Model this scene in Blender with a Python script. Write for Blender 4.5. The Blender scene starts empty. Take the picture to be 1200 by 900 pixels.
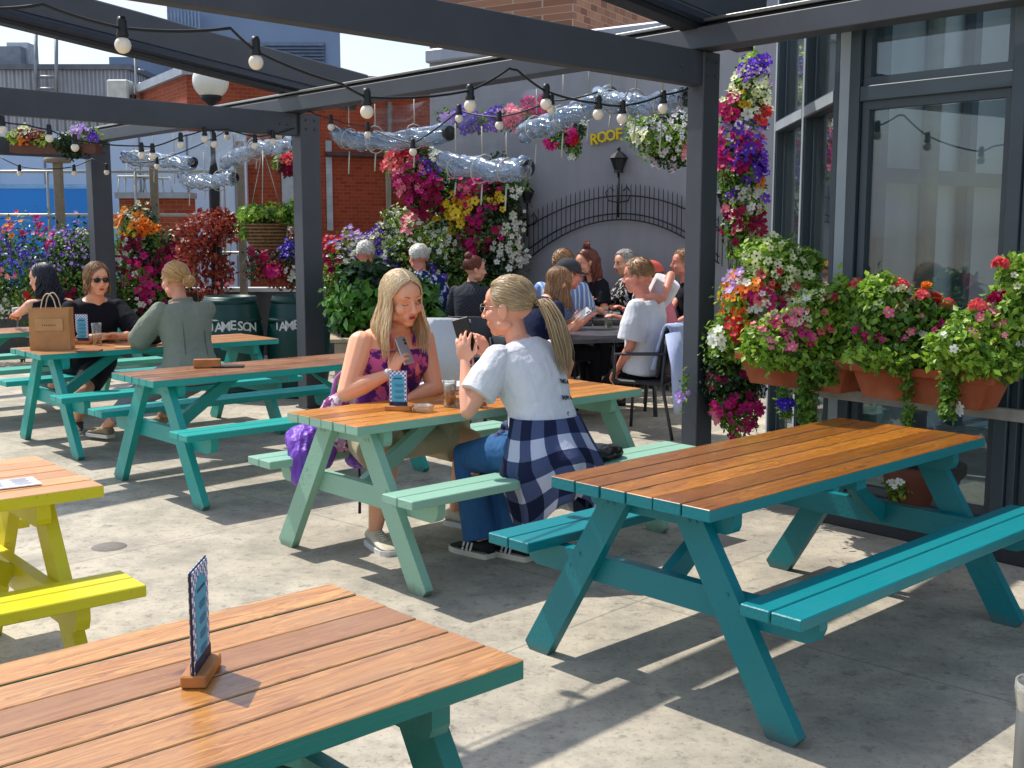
import bpy, bmesh, math, random
import numpy as np
from mathutils import Vector, Matrix, Euler
random.seed(7); rng = np.random.default_rng(11)
S = bpy.context.scene; COL = S.collection
R_ = math.radians
# ------------------------------------------------------------ camera
FP, CH, HZ = 1350.0, 1.623, 272.0
PT = math.atan((450 - HZ) / FP)
cd = bpy.data.cameras.new('camera'); cam = bpy.data.objects.new('camera', cd); COL.objects.link(cam)
cam.location = (0, 0, CH); cam.rotation_euler = (math.pi / 2 - PT, 0, 0)
cd.sensor_width = 36; cd.lens = FP / 1200 * 36; cd.clip_end = 2000; cd.clip_start = .05
S.camera = cam
def ray(px, py):
    f = Vector((0, math.cos(PT), -math.sin(PT))); u = Vector((0, math.sin(PT), math.cos(PT)))
    return f * FP + Vector((1, 0, 0)) * (px - 600) - u * (py - 450)
def G(px, py, z=0):          # point of the world at height z
    d = ray(px, py); t = (z - CH) / d.z
    return Vector((0, 0, CH)) + d * t
def AT(px, py, y):           # point of the world at distance y
    d = ray(px, py); t = y / d.y
    return Vector((0, 0, CH)) + d * t
# ------------------------------------------------------------ light
EL, AZ = R_(56.5), math.atan2(-.81, .586)    # azimuth from +Y towards +X
sd = Vector((math.sin(AZ) * math.cos(EL), math.cos(AZ) * math.cos(EL), math.sin(EL)))
L = bpy.data.lights.new('sun', 'SUN'); L.energy = 3.75; L.angle = R_(.53); L.color = (1, .95, .87)
lo = bpy.data.objects.new('sun', L); COL.objects.link(lo); lo.location = (-6, 6, 12)
lo.rotation_euler = (-sd).to_track_quat('-Z', 'Y').to_euler()
W = bpy.data.worlds.new('World'); S.world = W; W.use_nodes = True
nt = W.node_tree; bg = nt.nodes['Background']; sky = nt.nodes.new('ShaderNodeTexSky'); sky.sky_type = 'NISHITA'
sky.sun_disc = False; sky.sun_elevation = EL; sky.sun_rotation = AZ % (2 * math.pi); sky.dust_density = 1.2; sky.ozone_density = 1.5
tc = nt.nodes.new('ShaderNodeTexCoord'); mp = nt.nodes.new('ShaderNodeMapping'); mp.inputs['Scale'].default_value = (1.2, 1.2, 3.2)
mp.inputs['Location'].default_value = (.35, .2, .1)
nz = nt.nodes.new('ShaderNodeTexNoise'); nz.inputs['Scale'].default_value = 2.2; nz.inputs['Detail'].default_value = 9; nz.inputs['Roughness'].default_value = .55
cr = nt.nodes.new('ShaderNodeValToRGB'); cr.color_ramp.elements[0].position = .46; cr.color_ramp.elements[1].position = .60
mx = nt.nodes.new('ShaderNodeMixRGB'); mx.inputs[2].default_value = (4.3, 4.6, 5.1, 1)
nt.links.new(tc.outputs['Generated'], mp.inputs[0]); nt.links.new(mp.outputs[0], nz.inputs['Vector']); nt.links.new(nz.outputs[0], cr.inputs[0])
nt.links.new(cr.outputs[0], mx.inputs[0]); nt.links.new(sky.outputs[0], mx.inputs[1]); nt.links.new(mx.outputs[0], bg.inputs[0])
bg.inputs[1].default_value = .15
S.view_settings.view_transform = 'Standard'; S.view_settings.look = 'None'; S.view_settings.exposure = 0.54; S.view_settings.gamma = 1
S.cycles.max_bounces = 8; S.cycles.transparent_max_bounces = 24; S.cycles.caustics_reflective = False; S.cycles.caustics_refractive = False
# ------------------------------------------------------------ materials
def lin(c):
    return tuple(((x / 255) / 12.92 if x / 255 <= .04045 else ((x / 255 + .055) / 1.055) ** 2.4) for x in c) + (1,)
class NB:
    def __init__(s, name):
        s.m = bpy.data.materials.new(name); s.m.use_nodes = True; s.t = s.m.node_tree; s.p = s.t.nodes['Principled BSDF']; s.out = s.t.nodes['Material Output']
    def n(s, typ, **k):
        x = s.t.nodes.new('ShaderNode' + typ)
        for a, b in k.items():
            if a[0] == '_': setattr(x, a[1:], b)
            else:
                key = a.replace('_', ' ')
                x.inputs[key if key in x.inputs else int(a[1:])].default_value = b
        return x
    def l(s, a, b): s.t.links.new(a, b)
    def coord(s, scale=(1, 1, 1), kind='Object'):
        t = s.n('TexCoord'); m = s.n('Mapping'); m.inputs['Scale'].default_value = scale; s.l(t.outputs[kind], m.inputs[0]); return m.outputs[0]
    def noise(s, vec, scale, detail=4, rough=.55):
        x = s.n('TexNoise', Scale=scale, Detail=detail, Roughness=rough); s.l(vec, x.inputs['Vector']); return x.outputs[0]
    def ramp(s, fac, stops):
        x = s.n('ValToRGB'); e = x.color_ramp.elements
        while len(e) < len(stops): e.new(.5)
        for i, (p, c) in enumerate(stops): e[i].position = p; e[i].color = c
        s.l(fac, x.inputs[0]); return x.outputs[0]
    def mix(s, fac, a, b, mode='MIX'):
        x = s.n('MixRGB', _blend_type=mode)
        for i, v in ((0, fac), (1, a), (2, b)):
            if hasattr(v, 'is_linked') or hasattr(v, 'node'): s.l(v, x.inputs[i])
            else: x.inputs[i].default_value = v
        return x.outputs[0]
    def math(s, op, a, b=0):
        x = s.n('Math', _operation=op)
        for i, v in ((0, a), (1, b)):
            if hasattr(v, 'node'): s.l(v, x.inputs[i])
            else: x.inputs[i].default_value = v
        return x.outputs[0]
    def bump(s, h, strength=.3, dist=.01):
        b = s.n('Bump', Strength=strength, Distance=dist); s.l(h, b.inputs['Height']); s.l(b.outputs[0], s.p.inputs['Normal'])
    def base(s, v):
        if hasattr(v, 'node'): s.l(v, s.p.inputs['Base Color'])
        else: s.p.inputs['Base Color'].default_value = v
def setp(nb, rough=.5, metal=0, spec=.5, coat=0):
    nb.p.inputs['Roughness'].default_value = rough; nb.p.inputs['Metallic'].default_value = metal
    nb.p.inputs['Specular IOR Level'].default_value = spec; nb.p.inputs['Coat Weight'].default_value = coat
def plain(name, c, rough=.6, metal=0, var=.18, scale=6, bump=.15, bscale=60, coat=0, spec=.5):
    nb = NB(name); setp(nb, rough, metal, spec, coat); v = nb.coord(); c = lin(c)
    d = tuple(x * (1 - var) for x in c[:3]) + (1,); e = tuple(min(1, x * (1 + var)) for x in c[:3]) + (1,)
    nb.base(nb.ramp(nb.noise(v, scale, 6), [(.3, d), (.7, e)]))
    if bump: nb.bump(nb.noise(v, bscale, 3), bump, .003)
    return nb.m
def islandmat(name, cols, rough=.5, trans=0, spec=.4, hue=None, sheen=0):
    nb = NB(name); setp(nb, rough, 0, spec); g = nb.n('NewGeometry')
    st = [(i / max(1, len(cols) - 1), lin(c)) for i, c in enumerate(cols)]
    r = nb.n('ValToRGB'); e = r.color_ramp.elements
    while len(e) < len(st): e.new(.5)
    for i, (p, c) in enumerate(st): e[i].position = p; e[i].color = c
    nb.l(g.outputs['Random Per Island'], r.inputs[0]); nb.base(r.outputs[0])
    if trans:
        tr = nb.n('BsdfTranslucent'); mxs = nb.n('MixShader'); mxs.inputs[0].default_value = trans
        nb.l(r.outputs[0], tr.inputs[0]); nb.l(nb.p.outputs[0], mxs.inputs[1]); nb.l(tr.outputs[0], mxs.inputs[2]); nb.l(mxs.outputs[0], nb.out.inputs[0])
    return nb.m
def paintmat(name, c, wear=.6):
    nb = NB(name); setp(nb, .42, 0, .45); v = nb.coord(); c = lin(c); t0 = nb.n('TexCoord')
    oi = nb.n('ObjectInfo'); w = nb.n('VectorMath', _operation='ADD'); sc = nb.n('VectorMath', _operation='SCALE'); cb = nb.n('CombineXYZ')
    nb.l(oi.outputs['Random'], cb.inputs[0]); nb.l(cb.outputs[0], sc.inputs[0]); sc.inputs['Scale'].default_value = 9; nb.l(v, w.inputs[0]); nb.l(sc.outputs[0], w.inputs[1]); v = w.outputs[0]
    m2 = nb.n('Mapping'); m2.inputs['Scale'].default_value = (4, 30, 30); nb.l(v, m2.inputs[0])
    grain = nb.noise(m2.outputs[0], 2.2, 6, .6)
    big = nb.noise(v, 3.5, 5)
    col = nb.mix(nb.math('MULTIPLY', big, .5), c, tuple(x * .72 for x in c[:3]) + (1,))
    col = nb.mix(nb.math('MULTIPLY', grain, .25), col, tuple(min(1, x * 1.25 + .01) for x in c[:3]) + (1,))
    scf = nb.noise(v, 26, 8, .7); f = nb.ramp(scf, [(.63, (0, 0, 0, 1)), (.72, (1, 1, 1, 1))])
    col = nb.mix(nb.math('MULTIPLY', f, wear), col, tuple(x * .35 + .012 for x in c[:3]) + (1,))
    spz = nb.n('SeparateXYZ'); nb.l(t0.outputs['Object'], spz.inputs[0])
    ft = nb.ramp(nb.math('ADD', spz.outputs[2], nb.math('MULTIPLY', nb.noise(v, 18, 5, .7), .10)), [(.055, (1, 1, 1, 1)), (.10, (0, 0, 0, 1))])
    col = nb.mix(nb.math('MULTIPLY', ft, .55), col, lin((92, 84, 72)))
    nb.base(col); nb.bump(grain, .4, .005)
    nb.l(nb.math('ADD', nb.math('MULTIPLY', big, .35), .24), nb.p.inputs['Roughness'])
    return nb.m
def woodmat(name, c1, c2, pitch, off, coat=.25, grey=0.0):
    """varnished boards running along x, board index from y"""
    nb = NB(name); setp(nb, .38, 0, .5, coat); nb.p.inputs['Coat Roughness'].default_value = .22
    t = nb.n('TexCoord'); sp = nb.n('SeparateXYZ'); nb.l(t.outputs['Object'], sp.inputs[0])
    oi = nb.n('ObjectInfo')
    idx = nb.math('FLOOR', nb.math('DIVIDE', nb.math('ADD', sp.outputs[1], off), pitch))
    wn = nb.n('TexWhiteNoise', _noise_dimensions='2D'); cb = nb.n('CombineXYZ'); nb.l(idx, cb.inputs[0]); nb.l(oi.outputs['Random'], cb.inputs[1]); nb.l(cb.outputs[0], wn.inputs['Vector'])
    v = nb.n('CombineXYZ')
    nb.l(nb.math('ADD', nb.math('MULTIPLY', sp.outputs[0], 1.0), nb.math('MULTIPLY', wn.outputs[0], 13)), v.inputs[0])
    nb.l(nb.math('ADD', nb.math('MULTIPLY', sp.outputs[1], 9.0), nb.math('MULTIPLY', wn.outputs[0], 31)), v.inputs[1]); nb.l(sp.outputs[2], v.inputs[2])
    # warped grain rings
    n1 = nb.noise(v.outputs[0], 1.6, 3, .5)
    ws = nb.n('VectorMath', _operation='ADD'); sc = nb.n('VectorMath', _operation='SCALE'); nb.l(n1, sc.inputs[0]); sc.inputs['Scale'].default_value = 2.2
    nb.l(v.outputs[0], ws.inputs[0]); nb.l(sc.outputs[0], ws.inputs[1])
    m3 = nb.n('Mapping'); m3.inputs['Scale'].default_value = (1.1, 11, 1); nb.l(ws.outputs[0], m3.inputs[0])
    g = nb.noise(m3.outputs[0], 2.0, 8, .62)
    c1, c2 = lin(c1), lin(c2)
    col = nb.ramp(g, [(.36, c2), (.5, tuple((a + b) / 2 for a, b in zip(c1, c2))), (.63, c1)])
    col = nb.mix(nb.math('MULTIPLY', nb.math('POWER', wn.outputs[0], 1.4), .78), col, tuple(a * .66 for a in c2[:3]) + (1,))
    # knots
    kv = nb.n('CombineXYZ'); nb.l(nb.math('MULTIPLY', sp.outputs[0], 2.6), kv.inputs[0]); nb.l(nb.math('MULTIPLY', sp.outputs[1], 6.5), kv.inputs[1]); nb.l(nb.math('MULTIPLY', oi.outputs['Random'], 7), kv.inputs[2])
    vo = nb.n('TexVoronoi', Scale=1.0); vo.inputs['Randomness'].default_value = 1; nb.l(kv.outputs[0], vo.inputs['Vector'])
    kf = nb.ramp(nb.math('ADD', vo.outputs['Distance'], nb.math('MULTIPLY', n1, .06)), [(.09, (1, 1, 1, 1)), (.16, (0, 0, 0, 1))])
    col = nb.mix(nb.math('MULTIPLY', kf, .75), col, tuple(a * .28 for a in c2[:3]) + (1,))
    rv = nb.n('TexVoronoi', Scale=3.2); rv.inputs['Randomness'].default_value = 1; rvv = nb.n('VectorMath', _operation='ADD'); nb.l(t.outputs['Object'], rvv.inputs[0]); nb.l(oi.outputs['Location'], rvv.inputs[1]); nb.l(rvv.outputs[0], rv.inputs['Vector'])
    rg = nb.ramp(rv.outputs['Distance'], [(.100, (0, 0, 0, 1)), (.108, (1, 1, 1, 1)), (.120, (0, 0, 0, 1))]); col = nb.mix(nb.math('MULTIPLY', rg, nb.math('MULTIPLY', n1, .6)), col, tuple(a * .35 for a in c2[:3]) + (1,))
    bl = nb.noise(t.outputs['Object'], 4.5, 6, .6)
    col = nb.mix(nb.math('MULTIPLY', nb.ramp(bl, [(.42, (0, 0, 0, 1)), (.7, (1, 1, 1, 1))]), .3 + grey), col, lin((168, 134, 98)) if grey else tuple(a * .6 for a in c2[:3]) + (1,))
    nb.base(col); nb.bump(g, .22, .004)
    nb.l(nb.math('ADD', nb.math('MULTIPLY', bl, .4), .12), nb.p.inputs['Roughness'])
    return nb.m
def brickmat(name, c1, c2, mort, scale=4.0, kind='Object', rot=0):
    nb = NB(name); setp(nb, .85, 0, .2)
    t = nb.n('TexCoord'); sp = nb.n('SeparateXYZ'); nb.l(t.outputs[kind], sp.inputs[0]); cb = nb.n('CombineXYZ')
    nb.l(nb.math('ADD', sp.outputs[0], sp.outputs[1]), cb.inputs[0]); nb.l(sp.outputs[2], cb.inputs[1])
    b = nb.n('TexBrick', Scale=scale); b.inputs['Color1'].default_value = lin(c1); b.inputs['Color2'].default_value = lin(c2); b.inputs['Mortar'].default_value = lin(mort)
    b.inputs['Mortar Size'].default_value = .014; b.inputs['Brick Width'].default_value = .9; b.inputs['Row Height'].default_value = .3
    nb.l(cb.outputs[0], b.inputs['Vector'])
    n = nb.noise(t.outputs[kind], 1.3, 6)
    nb.base(nb.mix(nb.math('MULTIPLY', n, .5), b.outputs[0], tuple(x * .6 for x in lin(c2)[:3]) + (1,))); nb.bump(b.outputs['Fac'], -.4, .01)
    return nb.m
def glassmat(name, tint=(225, 235, 235), refl=.5, body=.06, bodycol=(120, 135, 140), rough=.0, wob=0):
    nb = NB(name); tr = nb.n('BsdfTransparent'); gl = nb.n('BsdfGlossy'); tr.inputs[0].default_value = lin(tint); gl.inputs['Roughness'].default_value = rough
    lw0 = nb.n('LayerWeight', Blend=.5); lwm = nb.n('Math', _operation='POWER'); nb.l(lw0.outputs['Facing'], lwm.inputs[0]); lwm.inputs[1].default_value = 3.2; lw = lwm; m1 = nb.n('MixShader'); m2 = nb.n('MixShader'); df = nb.n('BsdfDiffuse'); df.inputs[0].default_value = lin(bodycol)
    nb.l(nb.math('MULTIPLY', nb.math('ADD', nb.math('MULTIPLY', lw.outputs[0], .45), .05), 1 + refl), m1.inputs[0]); nb.l(tr.outputs[0], m1.inputs[1]); nb.l(gl.outputs[0], m1.inputs[2])
    m2.inputs[0].default_value = body; nb.l(m1.outputs[0], m2.inputs[1]); nb.l(df.outputs[0], m2.inputs[2]); nb.l(m2.outputs[0], nb.out.inputs[0])
    if wob:
        v = nb.coord(); b = nb.n('Bump', Strength=wob, Distance=.05); nb.l(nb.noise(v, 9, 4), b.inputs['Height']); nb.l(b.outputs[0], gl.inputs['Normal']); nb.l(b.outputs[0], lw0.inputs['Normal'])
    return nb.m
# ------------------------------------------------------------ mesh builder
class MB:
    def __init__(s): s.v = []; s.f = []; s.mi = []; s.sm = []
    def add(s, vs, fs, mi=0, smooth=False, M=None):
        o = len(s.v)
        s.v += [tuple(M @ Vector(p)) if M is not None else tuple(p) for p in vs]
        s.f += [tuple(i + o for i in f) for f in fs]; s.mi += [mi] * len(fs); s.sm += [smooth] * len(fs)
        return s
    def box(s, c, size, M=None, mi=0, bev=0.0, topmi=None):
        hx, hy, hz = size[0] / 2, size[1] / 2, size[2] / 2
        if bev <= 0:
            vs = [(c[0] + a * hx, c[1] + b * hy, c[2] + d * hz) for a in (-1, 1) for b in (-1, 1) for d in (-1, 1)]
            fs = [(0, 1, 3, 2), (4, 6, 7, 5), (0, 4, 5, 1), (2, 3, 7, 6), (0, 2, 6, 4), (1, 5, 7, 3)]
            o = len(s.mi); s.add(vs, fs, mi, False, M)
            if topmi is not None: s.mi[o + 5] = topmi
            return s
        bm = bmesh.new(); bmesh.ops.create_cube(bm, size=1)
        for v in bm.verts: v.co = Vector((v.co.x * size[0], v.co.y * size[1], v.co.z * size[2]))
        bmesh.ops.bevel(bm, geom=list(bm.edges), offset=bev, segments=1, affect='EDGES', profile=.5)
        bm.normal_update(); bm.verts.ensure_lookup_table()
        o = len(s.v)
        for v in bm.verts:
            p = v.co + Vector(c); s.v.append(tuple(M @ p) if M is not None else tuple(p))
        for f in bm.faces:
            s.f.append(tuple(o + v.index for v in f.verts)); s.mi.append(topmi if (topmi is not None and f.normal.z > .3) else mi); s.sm.append(False)
        bm.free(); return s
    def prism(s, poly, y0, y1, axis='y', M=None, mi=0):
        n = len(poly)
        if axis == 'y': vs = [(a, y0, b) for a, b in poly] + [(a, y1, b) for a, b in poly]
        elif axis == 'x': vs = [(y0, a, b) for a, b in poly] + [(y1, a, b) for a, b in poly]
        else: vs = [(a, b, y0) for a, b in poly] + [(a, b, y1) for a, b in poly]
        fs = [tuple(range(n))[::-1], tuple(range(n, 2 * n))] + [(i, (i + 1) % n, n + (i + 1) % n, n + i) for i in range(n)]
        return s.add(vs, fs, mi, False, M)
    def tube(s, pts, r, seg=8, mi=0, caps=True, smooth=True, M=None, flat=None):
        pts = [Vector(p) for p in pts]; n = len(pts); rr = r if isinstance(r, (list, tuple)) else [r] * n
        vs = []; fs = []; up = None
        for i, p in enumerate(pts):
            t = (pts[min(i + 1, n - 1)] - pts[max(i - 1, 0)])
            if t.length < 1e-9: t = Vector((0, 0, 1))
            t.normalize()
            if up is None: up = t.orthogonal().normalized() if flat is None else (Vector(flat) - t * Vector(flat).dot(t)).normalized()
            else:
                up = up - t * up.dot(t)
                up = up.normalized() if up.length > 1e-6 else t.orthogonal().normalized()
            b = t.cross(up)
            for k in range(seg):
                a = 2 * math.pi * k / seg; vs.append(p + up * math.cos(a) * rr[i] + b * math.sin(a) * rr[i])
        for i in range(n - 1):
            for k in range(seg):
                k2 = (k + 1) % seg; fs.append((i * seg + k, i * seg + k2, (i + 1) * seg + k2, (i + 1) * seg + k))
        if caps: fs.append(tuple(range(seg))[::-1]); fs.append(tuple((n - 1) * seg + k for k in range(seg)))
        return s.add(vs, fs, mi, smooth, M)
    def lathe(s, prof, seg=20, mi=0, M=None, smooth=True, cap=False):
        vs = []; fs = []; n = len(prof)
        for r, z in prof:
            for k in range(seg):
                a = 2 * math.pi * k / seg; vs.append((r * math.cos(a), r * math.sin(a), z))
        for i in range(n - 1):
            for k in range(seg):
                k2 = (k + 1) % seg; fs.append((i * seg + k, i * seg + k2, (i + 1) * seg + k2, (i + 1) * seg + k))
        if cap: fs.append(tuple(range(seg))[::-1]); fs.append(tuple((n - 1) * seg + k for k in range(seg)))
        return s.add(vs, fs, mi, smooth, M)
    def ell(s, c, r, seg=12, rings=8, mi=0, M=None, Q=None):
        vs = []; fs = []
        for i in range(rings + 1):
            th = math.pi * i / rings
            for k in range(seg):
                a = 2 * math.pi * k / seg; p = Vector((r[0] * math.sin(th) * math.cos(a), r[1] * math.sin(th) * math.sin(a), r[2] * math.cos(th)))
                if Q is not None: p = Q @ p
                vs.append(p + Vector(c))
        for i in range(rings):
            for k in range(seg):
                k2 = (k + 1) % seg; fs.append((i * seg + k, (i + 1) * seg + k, (i + 1) * seg + k2, i * seg + k2))
        return s.add(vs, fs, mi, True, M)
    def mesh(s, name='m', mats=()):
        me = bpy.data.meshes.new(name); me.from_pydata([tuple(v) for v in s.v], [], s.f)
        me.polygons.foreach_set('material_index', s.mi); me.polygons.foreach_set('use_smooth', s.sm)
        for m in mats: me.materials.append(m)
        me.update(); return me
def obj(name, mb, mats, parent=None, loc=None, rotz=0, M=None):
    if not isinstance(mats, (list, tuple)): mats = [mats]
    me = mb.mesh(name, mats) if isinstance(mb, MB) else mb
    if not isinstance(mb, MB):
        for m in mats: me.materials.append(m)
    o = bpy.data.objects.new(name, me); COL.objects.link(o)
    if parent is not None: o.parent = parent
    if M is not None: o.matrix_local = M
    else:
        if loc is not None: o.location = loc
        o.rotation_euler = (0, 0, rotz)
    return o
def tag(o, label=None, cat=None, group=None, kind=None):
    if label: o['label'] = label
    if cat: o['category'] = cat
    if group: o['group'] = group
    if kind: o['kind'] = kind
    return o
def thing(name, label, cat, loc=(0, 0, 0), rotz=0, group=None):
    o = bpy.data.objects.new(name, None); COL.objects.link(o); o.empty_display_size = .2
    o.location = loc; o.rotation_euler = (0, 0, rotz); return tag(o, label, cat, group)
def Rz(a): return Matrix.Rotation(a, 4, 'Z')
def TR(v): return Matrix.Translation(Vector(v))
def frame(o, x, y, z): 
    m = Matrix((( x[0], y[0], z[0], o[0]), (x[1], y[1], z[1], o[1]), (x[2], y[2], z[2], o[2]), (0, 0, 0, 1))); return m
def textmesh(s, size=.1, ext=.002, align='CENTER', bold=False):
    c = bpy.data.curves.new('t', 'FONT'); c.body = s; c.size = size; c.extrude = ext; c.align_x = align; c.align_y = 'CENTER'
    if bold: c.offset = size * .018
    c.resolution_u = 2
    o = bpy.data.objects.new('t', c); COL.objects.link(o); bpy.context.view_layer.update()
    me = bpy.data.meshes.new_from_object(o.evaluated_get(bpy.context.evaluated_depsgraph_get()))
    bpy.data.objects.remove(o); return me
def addmesh(mb, me, M, mi=0):
    mb.add([v.co for v in me.vertices], [tuple(p.vertices) for p in me.polygons], mi, False, M)
# ------------------------------------------------------------ common materials
METAL = plain('charcoal powder coated steel', (66, 70, 78), .5, .0, .12, 3, .08, 200)
METAL_D = plain('dark rubber and black plastic', (16, 17, 19), .5, 0, .2, 5, .1)
FRAME = plain('blue grey window frame', (52, 66, 74), .4, 0, .12, 3, .05)
FRAME_LIT = plain('window frame edge with painted sunlight', (150, 160, 166), .4, 0, .1, 3, .05)  # lighter copy of the frame colour, sunlight on the edges painted in
STEEL = plain('brushed steel', (150, 150, 146), .35, .8, .1, 8, .1)
BLACK = plain('black matt', (14, 14, 15), .55, 0, .1)
WHITE = plain('white matt', (215, 215, 212), .6, 0, .06)
GLASS = glassmat('window glass', (205, 215, 218), .9, .05)
CLEAR = glassmat('clear drinking glass', (238, 242, 242), 1.2, .03, (235, 240, 245))
PVC = glassmat('clear plastic blind', (222, 232, 242), 1.6, .16, (176, 200, 228), .10, .6)
PVCS = glassmat('clear plastic sheet', (244, 245, 247), -.3, .04, (190, 205, 225), .2, .03)
# ------------------------------------------------------------ ground
nb = NB('weathered concrete'); setp(nb, .8, 0, .3); v = nb.coord()
n1 = nb.noise(v, .55, 7, .62); n2 = nb.noise(v, 3.2, 8, .7); n3 = nb.noise(v, 45, 4, .7); n4 = nb.noise(v, 14, 7, .75)
col = nb.ramp(n1, [(.32, lin((148, 140, 126))), (.5, lin((177, 168, 151))), (.68, lin((198, 189, 171)))])
col = nb.mix(nb.math('MULTIPLY', nb.ramp(n2, [(.40, (1, 1, 1, 1)), (.58, (0, 0, 0, 1))]), .5), col, lin((122, 118, 110)))
col = nb.mix(nb.math('MULTIPLY', nb.ramp(n4, [(.34, (1, 1, 1, 1)), (.46, (0, 0, 0, 1))]), .6), col, lin((96, 92, 85)))
col = nb.mix(nb.math('MULTIPLY', nb.ramp(n4, [(.62, (0, 0, 0, 1)), (.72, (1, 1, 1, 1))]), .35), col, lin((205, 200, 190)))
spk = nb.ramp(n3, [(.34, (1, 1, 1, 1)), (.44, (0, 0, 0, 1))])
col = nb.mix(nb.math('MULTIPLY', spk, .45), col, lin((92, 88, 82)))
# joints every few metres
mp2 = nb.n('Mapping'); mp2.inputs['Rotation'].default_value = (0, 0, R_(43)); mp2.inputs['Location'].default_value = (.55, .8, 0); nb.l(v, mp2.inputs[0])
wv = nb.n('VectorMath', _operation='ADD'); nb.l(mp2.outputs[0], wv.inputs[0]); sv = nb.n('VectorMath', _operation='SCALE'); sv.inputs['Scale'].default_value = .012; nb.l(n2, sv.inputs[0]); nb.l(sv.outputs[0], wv.inputs[1])
bt = nb.n('TexBrick', Scale=1.0); bt.offset = .0; bt.inputs['Brick Width'].default_value = 2.4; bt.inputs['Row Height'].default_value = 2.4; bt.inputs['Mortar Size'].default_value = .007; bt.inputs['Mortar Smooth'].default_value = .3
nb.l(wv.outputs[0], bt.inputs['Vector'])
col = nb.mix(nb.math('MULTIPLY', bt.outputs['Fac'], .4), col, lin((105, 100, 92)))
vc = nb.n('TexVoronoi', Scale=.55, _feature='DISTANCE_TO_EDGE'); wv2 = nb.n('VectorMath', _operation='ADD'); sv2 = nb.n('VectorMath', _operation='SCALE'); sv2.inputs['Scale'].default_value = .9
nn_ = nb.n('TexNoise', Scale=1.6, Detail=8, Roughness=.7); nb.l(v, nn_.inputs['Vector']); nb.l(nn_.outputs['Color'], sv2.inputs[0]); nb.l(v, wv2.inputs[0]); nb.l(sv2.outputs[0], wv2.inputs[1]); nb.l(wv2.outputs[0], vc.inputs['Vector'])
ck_ = nb.math('MULTIPLY', nb.ramp(vc.outputs['Distance'], [(.0025, (1, 1, 1, 1)), (.007, (0, 0, 0, 1))]), nb.ramp(nb.noise(v, .5, 3), [(.5, (0, 0, 0, 1)), (.58, (1, 1, 1, 1))]))
col = nb.mix(nb.math('MULTIPLY', ck_, .5), col, lin((84, 80, 74)))
st_ = nb.ramp(nb.noise(v, 1.15, 8, .75), [(.56, (0, 0, 0, 1)), (.64, (1, 1, 1, 1))]); col = nb.mix(nb.math('MULTIPLY', st_, .28), col, lin((104, 98, 88)))
gum = nb.n('TexVoronoi', Scale=3.1); nb.l(v, gum.inputs['Vector']); col = nb.mix(nb.math('MULTIPLY', nb.ramp(gum.outputs['Distance'], [(.035, (1, 1, 1, 1)), (.05, (0, 0, 0, 1))]), .45), col, lin((88, 84, 78)))
nb.base(col); nb.bump(nb.math('ADD', nb.math('MULTIPLY', n3, .5), nb.math('ADD', n4, nb.math('MULTIPLY', bt.outputs['Fac'], -1.5))), .5, .006)
CONC = nb.m
g = MB(); g.add([(-400, -60, 0), (400, -60, 0), (400, 900, 0), (-400, 900, 0)], [(0, 1, 2, 3)])
tag(obj('ground', g, CONC), kind='structure')
cv = MB(); cv.lathe([(0, .004), (.085, .004), (.09, .0)], 24); 
dc = tag(obj('drain_cover', cv, plain('old cover plate', (112, 106, 98), .8, 0, .2, 30), loc=G(128, 641)), 'small round grey drain cover in the concrete floor beside the yellow table', 'drain cover')
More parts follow.
